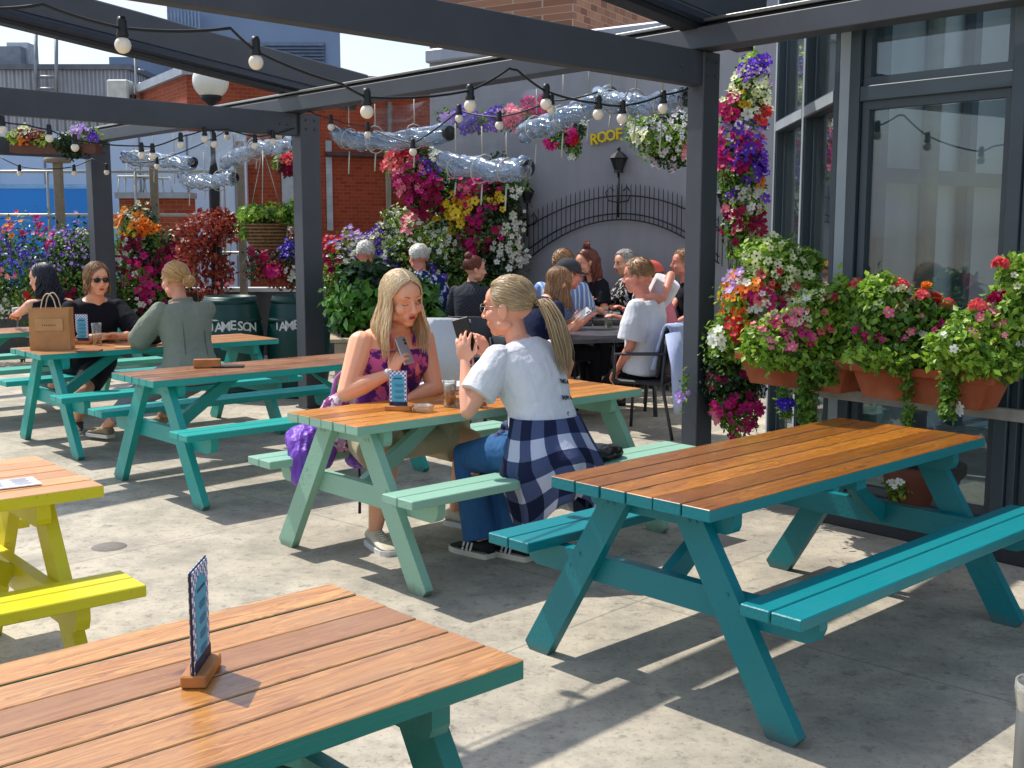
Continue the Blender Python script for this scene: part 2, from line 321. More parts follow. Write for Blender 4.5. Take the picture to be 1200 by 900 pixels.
# ------------------------------------------------------------ picnic tables
def rect_round(y0, y1, z0, z1, r=.03, low=True):
    return [(y0, z1), (y0, z0 + r), (y0 + r * .3, z0 + r * .3), (y0 + r, z0), (y1 - r, z0), (y1 - r * .3, z0 + r * .3), (y1, z0 + r), (y1, z1)]
def picnic_table(loc, yaw, wood, paint, label, Wt=.714, Lt=1.934, n=6):
    t = thing('picnic_table', label, 'picnic table', (loc[0], loc[1], 0), yaw, 'picnic tables on the terrace')
    HT = .75; th = .042; hs = .474; so = .701; sw = .227; fx = .818; fy = .626
    pitch = Wt / n; mb = MB()
    for i in range(n):
        y = -Wt / 2 + pitch * (i + .5); e = random.uniform(-.003, .003)
        mb.box((e, y, HT - th / 2 + random.uniform(-.001, .001)), (Lt, pitch - random.choice((.005, .009, .0065)), th), bev=.0022, mi=1, topmi=0)
    obj('tabletop', mb, [wood, paint], t)
    for s in (-1, 1):
        mb = MB()
        for k in (0, 1):
            y = s * (so - sw * (k + .5) / 2); mb.box((0, y, hs - .02), (Lt, sw / 2 - .006, .04), bev=.0035)
        obj('seat', mb, paint, t)
        # legs: pair at each end
        for q in (-1, 1):
            x = s * fx
            yo0, yi0, yo1, yi1 = fy, fy - .122, .205, .083
            poly = [(q * (yo0 - .002), .03), (q * (yo0 - .026), .0), (q * yi0, .0), (q * yi1, .708), (q * yo1, .708)]
            lm = MB(); lm.prism(poly, x - .022, x + .022, 'x')
            for (yy, zz) in ((.335, .44), (.385, .385), (.17, .66), (.20, .66)):
                lm.add([(x + s * .0225 + s * .003 * (k == 0), q * yy + .008 * math.cos(a * math.pi / 3), zz + .008 * math.sin(a * math.pi / 3)) for a in range(6) for k in (0,)], [(0, 1, 2, 3, 4, 5)])
            obj('leg', lm, paint, t)
        xb = s * (fx - .046)
        obj('seat_beam', MB().prism(rect_round(-so + .045, so - .045, .335, .434, .05), xb - .023, xb + .023, 'x'), paint, t)
        obj('top_cleat', MB().prism(rect_round(-Wt / 2 + .035, Wt / 2 - .035, .625, .7065, .03), xb - .023, xb + .023, 'x'), paint, t)
        a = Vector((s * (fx - .075), 0, .385)); b = Vector((s * .26, 0, .703)); d = (b - a).normalized(); nrm = Vector((-d.z, 0, d.x)) * .045
        br = MB(); br.prism([((a + nrm * .9).x, (a + nrm * .9).z), ((a - nrm * .9).x, (a - nrm * .9).z), ((b - nrm).x + s * -.03, .703), ((b + nrm).x + s * .03, .703)], -.022, .022, 'y'); obj('brace', br, paint, t)
    obj('centre_cleat', MB().box((0, 0, .685), (.07, Wt - .06, .044)), paint, t)
    return t
WT = .714
def wm(n, a, b, W_=.714, coat=.25, grey=0): return woodmat(n, a, b, W_ / 6, W_ / 2 + 6 * W_, coat, grey)
TEAL = paintmat('teal paint', (0, 122, 130)); TURQ = paintmat('turquoise paint', (30, 160, 152)); MINT = paintmat('mint green paint', (140, 184, 162))
YEL = paintmat('yellow paint', (214, 202, 22)); TEAL2 = paintmat('green teal paint', (8, 116, 104)); MINT2 = paintmat('pale sea green paint', (92, 178, 158))
tabR = picnic_table((1.091, 4.485), .753, wm('amber varnished boards', (222, 144, 48), (122, 62, 16), coat=.7), TEAL, 'teal picnic table with six amber varnished boards in the right foreground, nobody at it')
tabM = picnic_table((-.184, 6.001), .739, wm('honey boards', (236, 164, 70), (168, 98, 32), .60), MINT, 'pale mint green picnic table where the two blonde women sit', Wt=.600)
tabT = picnic_table((-1.603, 7.614), .739, wm('faded brown boards', (188, 126, 82), (118, 72, 42), .60, .15, .12), TURQ, 'empty turquoise picnic table with a wooden menu holder lying on its brown top', Wt=.600)
tabF = picnic_table((-.926, 1.881), .744, wm('worn orange pine boards', (232, 168, 88), (158, 98, 40), coat=.55, grey=.05), TEAL2, 'green teal picnic table with worn pine boards in the near foreground, seen from above')
YAW = .739
tabG = picnic_table((-2.87, 9.107), .717, wm('brown boards', (216, 156, 98), (170, 114, 66), .66), TURQ, 'turquoise picnic table with the brown paper bag on it', Wt=.66)
tabH = picnic_table((-4.33, 10.46), .73, wm('light brown boards', (220, 164, 108), (176, 122, 74), .6), MINT2, 'sea green picnic table at the back left with a beer glass and tray', Wt=.60)
tabY = picnic_table((-2.39, 3.577), .70, wm('pale orange boards', (242, 186, 126), (214, 150, 92)), YEL, 'bright yellow picnic table at the left edge with a white menu card on it')
# ------------------------------------------------------------ pergola
DB = Vector((-.645, .764, 0)).normalized()       # line of the header, going back-left
DA = Vector((-.695, -.719, 0)).normalized()      # cross beams, coming towards the camera
P1 = AT(811, 105, 7.0); P2 = AT(348, 161, 10.6); P3 = AT(106, 187, 13.85)
perg = thing('pergola', 'charcoal metal pergola of square posts and beams over the terrace', 'pergola', (P1.x, P1.y, 0))
def pl(v): return Vector((v[0] - P1.x, v[1] - P1.y, v[2] if len(v) > 2 else 0))
def bolts(mb, c, du, dn, pts, r=.009):
    for a, b in pts:
        p = c + du * a + Vector((0, 0, b)); 
        mb.tube([p, p + dn * .006], r, 8, caps=True)
NA = Vector((DA.y, -DA.x, 0))           # side of cross beams facing right
NAc = Vector((-.719, .695, 0)) * -1      # face towards the camera's right
def beam(name, a, b, w, z0, z1, up=None):
    d = (b - a); d.z = 0; ln = d.length; d.normalize(); n = Vector((-d.y, d.x, 0))
    mb = MB(); M = frame((a + b) / 2 * 1.0, d, n, (0, 0, 1)); M.translation.z = (z0 + z1) / 2
    mb.box((0, 0, 0), (ln, w, z1 - z0), M=M, bev=.004); return mb
posts = []
for P, pk in ((P1, 1.08), (P2, 1.38), (P3, 1.6)):
    x0 = P.x + .075; y0 = P.y + .04
    M = frame((x0, y0, 0), -DA, DB, (0, 0, 1)); M.translation = pl((x0, y0, 0))
    mb = MB(); mb.box((0, 0, 1.342), (.155 * pk, .115 * pk, 2.668), M=M, bev=.005)
    mb.box((0, 0, .006), (.24, .22, .012), M=M)
    c = M.translation.copy(); fa = c - DB * (.0585 * pk)
    for a in (-.045, .045):
        for zz in (2.54, 2.62): p = fa + (-DA) * a + Vector((0, 0, zz)); mb.tube([p, p - DB * .008], .009, 8)
    obj('post', mb, METAL, perg); posts.append(Vector((x0, y0, 0)))
# cross beams
for i, (P, ln) in enumerate(((posts[0], 6.4), (posts[1], 6.2), (posts[2], 6.0))):
    a = P + DA * (.0775 * (1, 1.38, 1.6)[i] + .001); b = P + DA * ln
    mb = beam('b', pl(a), pl(b), .09, 2.478, 2.676)
    for t_ in (.12, .2): p = pl(a) + DA * t_ - DB * .046 + Vector((0, 0, 2.57)); mb.tube([p, p - DB * .008], .009, 8)
    obj('cross_beam', mb, METAL, perg)
    M = frame(pl(b - DA * .06), -DA, DB, (0, 0, 1)); mb = MB(); mb.box((0, 0, 1.235), (.115, .11, 2.47), M=M, bev=.005)
    obj('post', mb, METAL, perg)
# header (front and back span)
HB0 = P1 - DB * 4.6; HB1 = P3 + DB * 1.2; off = Vector((.06, .05, 0))
hd = beam('h', pl(HB0 + off), pl(HB1 + off), .17, 2.678, 2.80); obj('header', hd, METAL, perg)
tr = beam('h', pl(HB0 + off * 1.1), pl(HB1 + off * 1.1), .05, 2.802, 2.83); obj('track', tr, METAL_D, perg)
tr = beam('h', pl(HB0 + off * 1.1 - DA * -.0), pl(HB1 + off * 1.1), .12, 2.832, 2.852); obj('track', tr, STEEL, perg)
M = frame(pl(HB0 - DB * -.2 + off), -DA, DB, (0, 0, 1)); M.translation.z = 0
obj('post', MB().box((0, 0, 1.33), (.155, .115, 2.66), M=M, bev=.005), METAL, perg)
# sloped awning rails that rest on the header
def rail(E, ln, slope, label):
    t = thing('awning_rail', label, 'awning rail', E, 0, 'sloped awning rails on the pergola')
    d = (DA + Vector((0, 0, slope))).normalized(); n = Vector((-d.y, d.x, 0)).normalized(); u = d.cross(n) * 1
    if u.z < 0: u = -u
    M = frame(d * (ln / 2 - .35) + u * .17, d, n, u)
    obj('housing', MB().box((0, 0, .03), (ln, .11, .24), M=M, bev=.01), METAL, t)
    obj('guide', MB().box((0, 0, -.13), (ln - .2, .17, .075), M=M, bev=.02), plain('navy grey rail', (38, 44, 58), .4), t)
    obj('seal', MB().box((0, 0, -.186), (ln - .25, .12, .03), M=M), METAL_D, t)
    e = MB()
    for a in (-.05, .05): p = d * (-.30) + u * (.1 + a) + n * 0; e.tube([p - n * .06, p - n * .09], .014, 8)
    obj('bolt', e, STEEL, t)
    return t
E2 = AT(354, 116, 10.7); rail(E2 - DA * .35, 7.5, .117, 'long sloped awning rail over the left of the terrace, ending on the middle post')
E1 = AT(816, 38, 6.98); rail(E1 - DA * .3, 1.95, .10, 'dark sloped awning rail at the top right, ending above the near post')
E3 = AT(190, 143, 13.4); 
# rolled-up clear side blinds
def blind(pts, r, label, tail=True):
    o0 = Vector(pts[0]); t = thing('rolled_blind', label, 'rolled blind', o0, 0, 'rolled clear plastic side blinds')
    mb = MB(); P = [Vector(p) - o0 for p in pts]; n = 22; path = []; rad = []
    for i in range(n + 1):
        s = i / n * (len(P) - 1); k = min(int(s), len(P) - 2); q = P[k].lerp(P[k + 1], s - k)
        path.append(q + Vector((0, random.uniform(-.012, .012), random.uniform(-.014, .014)))); rad.append(r * random.uniform(.6, .88))
    for j in range(4):
        ph0 = j * 1.57 + random.random(); mb.tube([q + Vector((0, math.cos(ph0 + i * .38), math.sin(ph0 + i * .38))) * r * .36 - Vector((0, 0, .05 * math.sin(math.pi * i / n))) for i, q in enumerate(path)], [r * random.uniform(.30, .52) for _ in path], 11)
    m = obj('roll', mb, PVC, t)
    cm = MB(); e0, e1 = P[-1], P[-2]; d = (e0 - e1).normalized(); cm.tube([e0 - d * .02, e0 + d * .02], r * .55, 14); obj('end_cap', cm, METAL_D, t)
    for s in (.22, .52, .8):
        i = int(s * n); q = path[i] - Vector((0, 0, .05 * math.sin(math.pi * s))); d = (path[min(i + 1, n)] - path[i - 1]).normalized(); a = d.orthogonal(); b = d.cross(a)
        ring = [q + (a * math.cos(w) + b * math.sin(w)) * rad[i] * .97 for w in [k * math.pi / 6 for k in range(13)]]
        sm = MB(); sm.tube(ring, .005, 5, caps=False)
        sm.tube([q + Vector((0, 0, r * 1.0)), q + Vector((0, 0, r + .16 + random.random() * .06))], .005, 5)
        if tail: sm.tube([q - Vector((0, 0, r)), q - Vector((.01, 0, r + random.uniform(.08, .2)))], .006, 5)
        obj('strap', sm, plain('off white strap', (190, 190, 182), .7), t)
    return t
blind([AT(392, 158, 10.1), AT(440, 158, 9.8), AT(526, 156, 9.2)], .105, 'crumpled clear plastic blind rolled up just right of the middle post')
blind([AT(517, 189, 9.2), AT(565, 190, 8.9), AT(618, 197, 8.6)], .115, 'clear plastic blind roll hanging low above the pink and yellow flowers')
blind([AT(612, 156, 8.7), AT(660, 128, 8.3), AT(716, 112, 8.0)], .105, 'clear plastic blind roll slanting up towards the flower basket of small white blooms')
blind([AT(700, 113, 8.0), AT(745, 113, 7.6), AT(803, 116, 7.2)], .085, 'clear plastic blind rolled tight beside the near post')
blind([AT(212, 209, 12.8), AT(240, 208, 12.4), AT(274, 208, 12.0)], .095, 'clear plastic blind roll hanging below the globe lamp')
blind([AT(145, 184, 13.6), AT(180, 182, 13.2), AT(226, 190, 12.6)], .10, 'clear plastic blind rolled up right of the far left post')
blind([AT(262, 190, 12.2), AT(300, 168, 11.6), AT(348, 167, 11.0)], .10, 'clear plastic blind roll slanting up to the middle post from its left')
# clear plastic sheets that hang between post and boundary (thin, wavy)
def sheet(a, b, z0, z1, label):
    a = Vector(a); b = Vector(b); o0 = Vector((a.x, a.y, 0)); mb = MB(); nx, nz_ = 26, 14; d = (b - a); d.z = 0; nn = Vector((-d.y, d.x, 0)).normalized(); vs = []
    for i in range(nx + 1):
        for j in range(nz_ + 1):
            w = .025 * math.sin(i * .7 + j * .2) + .015 * math.sin(i * .35 + 2 + j * .5)
            vs.append(Vector((a.x, a.y, 0)) - o0 + d * (i / nx) + nn * w + Vector((0, 0, z0 + (z1 - z0) * j / nz_ + .04 * math.sin(i * .5) * (1 - j / nz_))))
    fs = [(i * (nz_ + 1) + j, (i + 1) * (nz_ + 1) + j, (i + 1) * (nz_ + 1) + j + 1, i * (nz_ + 1) + j + 1) for i in range(nx) for j in range(nz_)]
    mb.add(vs, fs, 0, True); return tag(obj('clear_sheet', mb, PVCS, loc=o0), label, 'plastic sheet')
sheet(AT(640, 90, 8.5), AT(440, 100, 9.9), 2.32, 2.66, 'clear crumpled plastic sheet hanging under the header between the middle and near posts')
sheet(AT(330, 150, 11.0), AT(225, 150, 12.6), 2.32, 2.66, 'clear crumpled plastic sheet hanging under the header beside the globe lamp')
# ------------------------------------------------------------ glass building on the right
F0 = Vector((1.778, 6.42, 0)); FU = -DB; FN = Vector((-.764, -.645, 0)); 
gb = thing('glass_building', 'tall glazed building with dark blue grey frames behind the terracotta planters', 'building', F0)
MF = frame((0, 0, 0), FU, -FN, (0, 0, 1))          # x along facade, y inwards, z up
def u_of(px):
    k = (px - 600) / 1362.0; return (k * F0.y - F0.x) / (FU.x - k * FU.y)
TOP = 6.2
def part(name, mb, mat): return obj(name, mb, mat, gb)
u1, u2, u3, u4 = u_of(974), u_of(984), u_of(998), u_of(1176)
part('corner_post', MB().box(((.002 + u1) / 2, .05, TOP / 2), (u1 - .004, .12, TOP), M=MF, bev=.004), FRAME)
part('mullion', MB().box(((u1 + u2) / 2, .06, TOP / 2), (u2 - u1 - .008, .10, TOP), M=MF, bev=.003), FRAME)
part('mullion', MB().box(((u2 + u3) / 2, .075, TOP / 2), (u3 - u2 - .004, .10, TOP), M=MF, bev=.003), FRAME)
mul = [u4 + .035, u4 + 1.12, u4 + 2.2, u4 + 3.3]
for i, u in enumerate(mul):
    part('mullion', MB().box((u, .06, TOP / 2), (.07, .12, TOP), M=MF, bev=.004), FRAME)
    if i == 0: part('mullion', MB().box((u + .058, .07, TOP / 2), (.04, .10, TOP), M=MF, bev=.003), FRAME)
edges = [u3] + mul
for i in range(4):
    a, b = edges[i] + (.0 if i == 0 else .085 if i == 1 else .035), edges[i + 1] - .035
    for z, h in ((2.36, .08), (4.3, .08), (.14, .08)):
        part('crossbar', MB().box(((a + b) / 2, .07, z), (b - a - .004, .09, h), M=MF, bev=.004), FRAME)
    for z0, z1 in ((.18, 2.32), (2.40, 4.26), (4.34, 6.2)):
        fr = MB(); w = .045
        for (c, s_) in ((((a + b) / 2, z0 + w / 2), (b - a - .01, w)), (((a + b) / 2, z1 - w / 2), (b - a - .01, w))): fr.box((c[0], .075, c[1]), (s_[0], .05, s_[1]), M=MF)
        for c in (a + w / 2 + .005, b - w / 2 - .005): fr.box((c, .075, (z0 + z1) / 2), (w - .002, .05, z1 - z0 - 2 * w - .002), M=MF)
        win = part('window', fr, FRAME)
        obj('pane', MB().box(((a + b) / 2, .08, (z0 + z1) / 2), (b - a - .1, .008, z1 - z0 - .1), M=MF), GLASS, win)
part('kerb', MB().box((2.2, -.03, .05), (4.6, .10, .10), M=MF, bev=.006), plain('dark kerb', (44, 46, 50), .7))
part('handrail', MB().box(((u_of(940) + 4.4) / 2, -.075, .742), (4.4 - u_of(940), .03, .062), M=MF, bev=.004), plain('grey weathered rail', (150, 148, 140), .55, .2, .2, 12))
# side wall running back from the corner
sd1 = Vector((1.885, 8.35, 0)) - F0; SL = sd1.length; SU = sd1.normalized(); SN = Vector((SU.y, -SU.x, 0))
MS = frame((0, 0, 0), SU, SN, (0, 0, 1))
def s_of(px):
    k = (px - 600) / 1362.0; return (k * F0.y - F0.x) / (SU.x - k * SU.y)
cuts = [.06, SL * .5, SL]
part('corner_post', MB().box((-.012, .03, TOP / 2), (.012, .06, TOP), M=MS), FRAME_LIT)  # thin pale strip, painted sunlight on the corner edge
for i, c in enumerate((SL * .47, SL)):
    part('mullion', MB().box((c, .05, TOP / 2), (.07, .12, TOP), M=MS, bev=.004), FRAME)
    part('mullion', MB().box((c, -.016, TOP / 2), (.05, .006, TOP), M=MS), FRAME_LIT)  # pale strip that paints the sunlit edge of the mullion
for a, b in ((.05, SL * .47 - .035), (SL * .47 + .035, SL - .035)):
    for z, h in ((2.36, .08), (4.3, .08), (.14, .08)):
        part('crossbar', MB().box(((a + b) / 2, .03, z), (b - a - .004, .09, h), M=MS, bev=.003), FRAME)
        part('crossbar', MB().box(((a + b) / 2, -.018, z), (b - a - .004, .004, h - .02), M=MS), FRAME_LIT)  # pale strip that paints the sunlit face of the crossbar
    for z0, z1 in ((.18, 2.32), (2.40, 4.26), (4.34, 6.2)):
        fr = MB(); w = .05
        for c in (a + w / 2, b - w / 2): fr.box((c, .06, (z0 + z1) / 2), (w, .04, z1 - z0 - .004), M=MS)
        win = part('window', fr, FRAME)
        obj('pane', MB().box(((a + b) / 2, .06, (z0 + z1) / 2), (b - a - .11, .008, z1 - z0), M=MS), GLASS, win)
# things inside: pale partition with frames, back wall, floor slab
IP = plain('pale interior wall', (226, 232, 230), .7, 0, .06, 1.5); IW = plain('grey interior wall', (150, 158, 160), .8, 0, .1, 2); ID = plain('blue grey interior frame', (84, 106, 116), .5, 0, .1)
i0 = Vector((2.05, 8.1, 0)) - F0; IU = Vector((.78, .62, 0)).normalized(); MI = frame(i0, IU, Vector((-IU.y, IU.x, 0)), (0, 0, 1))
part('partition', MB().box((2.2, .25, 3.0), (4.0, .06, 6.0), M=MI), IP)
for x in (.25, .66, 1.05, 1.75, 2.3, 3.3): part('partition_frame', MB().box((x, .15, 3.0), (.10, .08, 6.0), M=MI), ID)
for z in (2.05, 3.7): part('partition_frame', MB().box((2.2, .10, z), (4.0, .05, .11), M=MI), ID)
part('inner_column', MB().tube([MI @ Vector((1.35, -.1, 0)), MI @ Vector((1.35, -.1, 6))], .06, 16), plain('cream pipe', (196, 192, 176), .5))
part('back_wall', MB().box((3.2, 3.4, 3.1), (7.5, .1, 6.2), M=MF), IW)
part('side_wall', MB().box((4.6, 1.7, 3.1), (.1, 3.3, 6.2), M=MF), IW)
lf = MB()
for i, (px, zz, rr, tl) in enumerate(((1.9, 1.35, .16, .5), (2.05, 1.6, .1, -.4))):
    pass
# ------------------------------------------------------------ grey wall with the arched railing
def weatherwall(name, c):
    nb = NB(name); setp(nb, .88, 0, .2); v = nb.coord(); c = lin(c); st = nb.noise(nb.coord((3.5, 3.5, .22)), 1.0, 7, .65); pa = nb.noise(v, .9, 6, .6)
    col = nb.mix(nb.math('MULTIPLY', nb.ramp(st, [(.42, (0, 0, 0, 1)), (.68, (1, 1, 1, 1))]), .35), c, tuple(x * .62 for x in c[:3]) + (1,))
    col = nb.mix(nb.math('MULTIPLY', nb.ramp(pa, [(.5, (0, 0, 0, 1)), (.56, (1, 1, 1, 1))]), .22), col, tuple(min(1, x * 1.3) for x in c[:3]) + (1,))
    nb.base(col); nb.bump(nb.math('ADD', nb.noise(v, 70, 4), nb.math('MULTIPLY', pa, 2)), .35, .006); return nb.m
W0 = AT(700, 300, 12.8); WU = Vector((.805, -.593, 0)).normalized(); WN = Vector((-.593, -.805, 0))  # u to the right, n to camera
RENDER = weatherwall('grey painted render', (146, 147, 153))
wall = thing('rendered_wall', 'tall grey rendered wall behind the busy table, with an arched black railing on it', 'wall', (W0.x, W0.y, 0))
MW = frame((0, 0, 0), WU, -WN, (0, 0, 1))
def wu(px):
    k = (px - 600) / 1362.0; return (k * W0.y - W0.x) / (WU.x - k * WU.y)
def wz(px, py):
    u = wu(px); y = W0.y + WU.y * u; return AT(px, py, y).z
uL, uR = wu(505), 5.2
zt = wz(650, 58)
obj('wall_face', MB().box(((uL + uR) / 2, .15, zt / 2), (uR - uL, .3, zt), M=MW), RENDER, wall)
obj('flashing', MB().box(((uL + uR) / 2, .13, zt + .08), (uR - uL + .04, .4, .16), M=MW, bev=.02), plain('lead flashing', (150, 156, 168), .5, .2, .15, 3), wall)
obj('upper_wall', MB().box(((wu(690) + uR) / 2 + .2, 1.3, zt + .15), (uR - wu(690), .3, 1.3), M=MW), RENDER, wall)
# neon style lettering
YL = plain('yellow letters', (214, 186, 24), .5)
wl = thing('wall_lettering', 'yellow letters reading ROOF G fixed high on the grey wall', 'sign', (W0.x, W0.y, 0))
for i, ch in enumerate('ROOF G'):
    if ch == ' ': continue
    px = 697 + [0, 9.5, 19.5, 28.5, 36, 45][i]; py = [164, 161.5, 159.5, 157.5, 156, 154.5][i]
    mb = MB(); c = Vector((wu(px), -.03, wz(px, py))); me = textmesh(ch, .165, .012, bold=True)
    addmesh(mb, me, MW @ TR(c) @ Matrix.Rotation(R_(90), 4, 'X') @ Matrix.Rotation(R_(2), 4, 'Z')); obj('letter', mb, YL, wl)
# arched railing
IRON = plain('black iron', (26, 28, 34), .5, .3)
ar = thing('arched_railing', 'black iron railing with spikes curving over an arch on the grey wall', 'railing', (W0.x, W0.y, 0))
def arc(pts, n):
    xs = [p[0] for p in pts]; ys = [p[1] for p in pts]; c = np.polyfit(xs, ys, 2 if len(pts) < 5 else 3); return lambda x: float(np.polyval(c, x))
top = arc([(612, 262), (650, 240), (700, 224), (735, 220), (780, 226), (812, 238), (850, 262)], 3)
mid = arc([(612, 272), (650, 250), (700, 233), (735, 229), (780, 236), (812, 248), (850, 272)], 3)
low = arc([(612, 300), (650, 274), (700, 254), (735, 249), (780, 260), (812, 276), (850, 304)], 3)
bot = arc([(612, 312), (650, 284), (700, 261), (735, 256), (780, 267), (812, 284), (850, 312)], 3)
def wp(px, py, n=.05): return MW @ Vector((wu(px), -n, wz(px, py)))
for f in (mid, low, bot):
    obj('rail', MB().tube([wp(p, f(p)) for p in range(612, 852, 6)], .008, 5), IRON, ar)
sp = MB()
px = 612.0
while px < 850:
    sp.tube([wp(px, bot(px) - 0), wp(px, top(px) - 2), wp(px, top(px) - 5)], [.0055, .0055, .001], 4); px += 5.4
tag(obj('spikes', sp, IRON, ar))
def wall_lamp(px, py, s, label):
    t = thing('wall_lantern', label, 'wall lantern', MW @ Vector((wu(px), -.07, wz(px, py))) + Vector((W0.x, W0.y, 0)), 0, 'lanterns over the arched railing')
    obj('lamp_housing', MB().lathe([(.0, .0), (.05 * s, .0), (.045 * s, .03 * s), (.085 * s, .14 * s), (.10 * s, .15 * s), (.05 * s, .2 * s), (.015 * s, .22 * s), (.02 * s, .25 * s), (0, .27 * s)], 6, smooth=False), IRON, t)
    obj('lamp_pole', MB().tube([(0, 0, 0), (0, 0, -.45 * s)], .013 * s, 6), IRON, t)
    sc = MB()
    for sx in (-1, 1):
        sc.tube([(sx * .0, 0, -.3 * s), (sx * .10 * s, 0, -.28 * s), (sx * .13 * s, 0, -.2 * s), (sx * .09 * s, 0, -.14 * s), (sx * .05 * s, 0, -.18 * s)], .007, 5)
    obj('scroll', sc, IRON, t)
wall_lamp(728, 203, 1.05, 'black lantern at the crown of the arched railing')
wall_lamp(622, 238, .85, 'small black lantern at the left foot of the arched railing')
wall_lamp(851, 242, .85, 'small black lantern right of the near post over the railing')
# ------------------------------------------------------------ buildings beyond
RB = brickmat('red brick', (166, 84, 56), (142, 66, 44), (150, 128, 112), 4.4)
YB = brickmat('brown stock brick', (184, 138, 110), (134, 92, 74), (180, 168, 156), 3.0)
COPE = plain('pale coping', (188, 190, 192), .6, 0, .08)
def blockb(name, label, cat, corners, z0, z1, mat, cope=.25, cm=None, closed=True):
    o0 = Vector((corners[0][0], corners[0][1], 0)); t = thing(name, label, cat, o0)
    poly = [(c[0] - o0.x, c[1] - o0.y) for c in corners]; obj('walls', MB().prism(poly, z0, z1, 'z'), mat, t)
    if cope:
        cx = sum(p[0] for p in poly) / len(poly); cy = sum(p[1] for p in poly) / len(poly)
        k = 1.02; obj('coping', MB().prism([(cx + (a - cx) * k, cy + (b - cy) * k) for a, b in poly], z1 + .003, z1 + cope, 'z'), cm or COPE, t)
    return t
c0 = AT(218, 90, 21); cR = AT(640, 96, 24); cL = AT(150, 96, 24.5)
zb = AT(218, 88, 21).z
rb = blockb('brick_building', 'red brick building beyond the flowers, its corner under the globe lamp', 'building', [(c0.x, c0.y), (cR.x, cR.y), (cR.x + .5, 33), (cL.x, 33), (cL.x, cL.y)], 0, zb, RB, .16, plain('grey coping', (150, 158, 168), .5))
# windows and ducts on the brick building
def onbrick(px, y): return AT(px, 200, y).x - c0.x
ln = (Vector((cR.x, cR.y)) - Vector((c0.x, c0.y))); 
def bp(px, py, out=.03):
    k = (px - 600) / 1362.0; d = ln.normalized(); u = (k * c0.y - c0.x) / (d.x - k * d.y); y = c0.y + d.y * u; p = AT(px, py, y); return Vector((p.x - c0.x + d.y * out, p.y - c0.y - d.x * out, p.z))
for (a, b, y0, y1) in ((331, 350, 199, 270), (383, 388, 165, 270)):
    p0, p1 = bp(a, y1), bp(b, y0); fr = MB(); fr.add([p0, (p1.x, p1.y, p0.z), p1, (p0.x, p0.y, p1.z)], [(0, 1, 2, 3)]); fr.add([p0 + Vector((0, .1, 0)), (p1.x, p1.y + .1, p0.z), p1 + Vector((0, .1, 0)), (p0.x, p0.y + .1, p1.z)], [(3, 2, 1, 0)])
    w = obj('window', fr, plain('frosted pale window', (158, 178, 188), .35), rb)
obj('pipe', MB().tube([bp(380, 181, .12), bp(470, 184, .12), bp(640, 188, .12)], .05, 8), plain('dark duct', (70, 44, 42), .6), rb)
for px in (455,): obj('pipe', MB().tube([bp(px, 240, .1), bp(px, 120, .1)], .05, 8), plain('grey pipe', (120, 116, 110), .6), rb)
# ladder against the brick corner
ld = thing('roof_ladder', 'grey metal ladder leaning up the left face of the red brick building', 'ladder', AT(166, 130, 24.0))
for dx in (-.09, .09): obj('stile', MB().tube([(dx, 0, -.9), (dx, 0, 1.2)], .03, 6), STEEL, ld)
obj('rungs', MB(), STEEL, ld); r_ = MB()
for k in range(8): r_.tube([(-.09, 0, -.8 + .27 * k), (.09, 0, -.8 + .27 * k)], .016, 5)
ld.children[-1].data = r_.mesh('rungs', [STEEL])
# small white box (air handling unit) on the roof
t = thing('air_unit', 'pale box shaped air unit beside the left end of the red brick building', 'air unit', AT(142, 122, 23.5))
obj('casing', MB().box((0, 0, .15), (.42, .4, .62), bev=.03), plain('dirty white metal', (190, 190, 180), .6), t)
obj('bracket', MB().box((.26, -.05, .0), (.1, .1, .35)), METAL_D, t)
# corrugated grey building at the left and the grey-blue plant room
CORR = NB('corrugated grey cladding'); setp(CORR, .45, .25, .5)
tcx = CORR.n('TexCoord'); spx = CORR.n('SeparateXYZ'); CORR.l(tcx.outputs['Object'], spx.inputs[0])
wvx = CORR.math('SINE', CORR.math('MULTIPLY', CORR.math('ADD', spx.outputs[0], spx.outputs[1]), 34)); CORR.bump(wvx, 1.0, .04)
CORR.base(CORR.ramp(CORR.noise(tcx.outputs['Object'], 1.5, 5), [(.3, lin((138, 142, 150))), (.7, lin((164, 168, 174)))]))
CORRB = CORR.m
a = AT(-60, 78, 27); b = AT(150, 85, 27)
cb_ = blockb('corrugated_building', 'grey corrugated metal building at the left edge behind the flower trough on the beam', 'building', [(a.x - 6, 27), (b.x, 27), (b.x, 36), (a.x - 6, 36)], 2.4, AT(75, 82, 27).z, CORRB, .12, plain('dark grey trim', (92, 98, 108), .5))
# stair frame / mast pieces on it
m_ = MB(); q0 = AT(42, 130, 26.8); o_ = Vector((a.x - 6, 27, 0))
for px in (42, 66): m_.tube([AT(px, 128, 26.7) - o_, AT(px, 40, 26.7) - o_], .045, 6)
for py in (90, 104): m_.tube([AT(42, py, 26.7) - o_, AT(66, py, 26.7) - o_], .035, 6)
obj('ladder_frame', m_, plain('grey galvanised steel', (128, 132, 138), .5, .5), cb_)
m_ = MB(); m_.box(AT(8, 68, 28) - o_, (1.0, .8, .42)); obj('roof_duct', m_, plain('grey duct', (120, 128, 138), .5, .3), cb_)
m_ = MB(); m_.box(AT(27, 66, 28.2) - o_, (.5, .6, .55)); obj('roof_duct', m_, plain('pale duct', (176, 180, 186), .5, .3), cb_)
BG = plain('blue grey cladding', (112, 130, 156), .55, .1, .08, 1)
c_ = AT(198, 20, 30); d_ = AT(398, 20, 30)
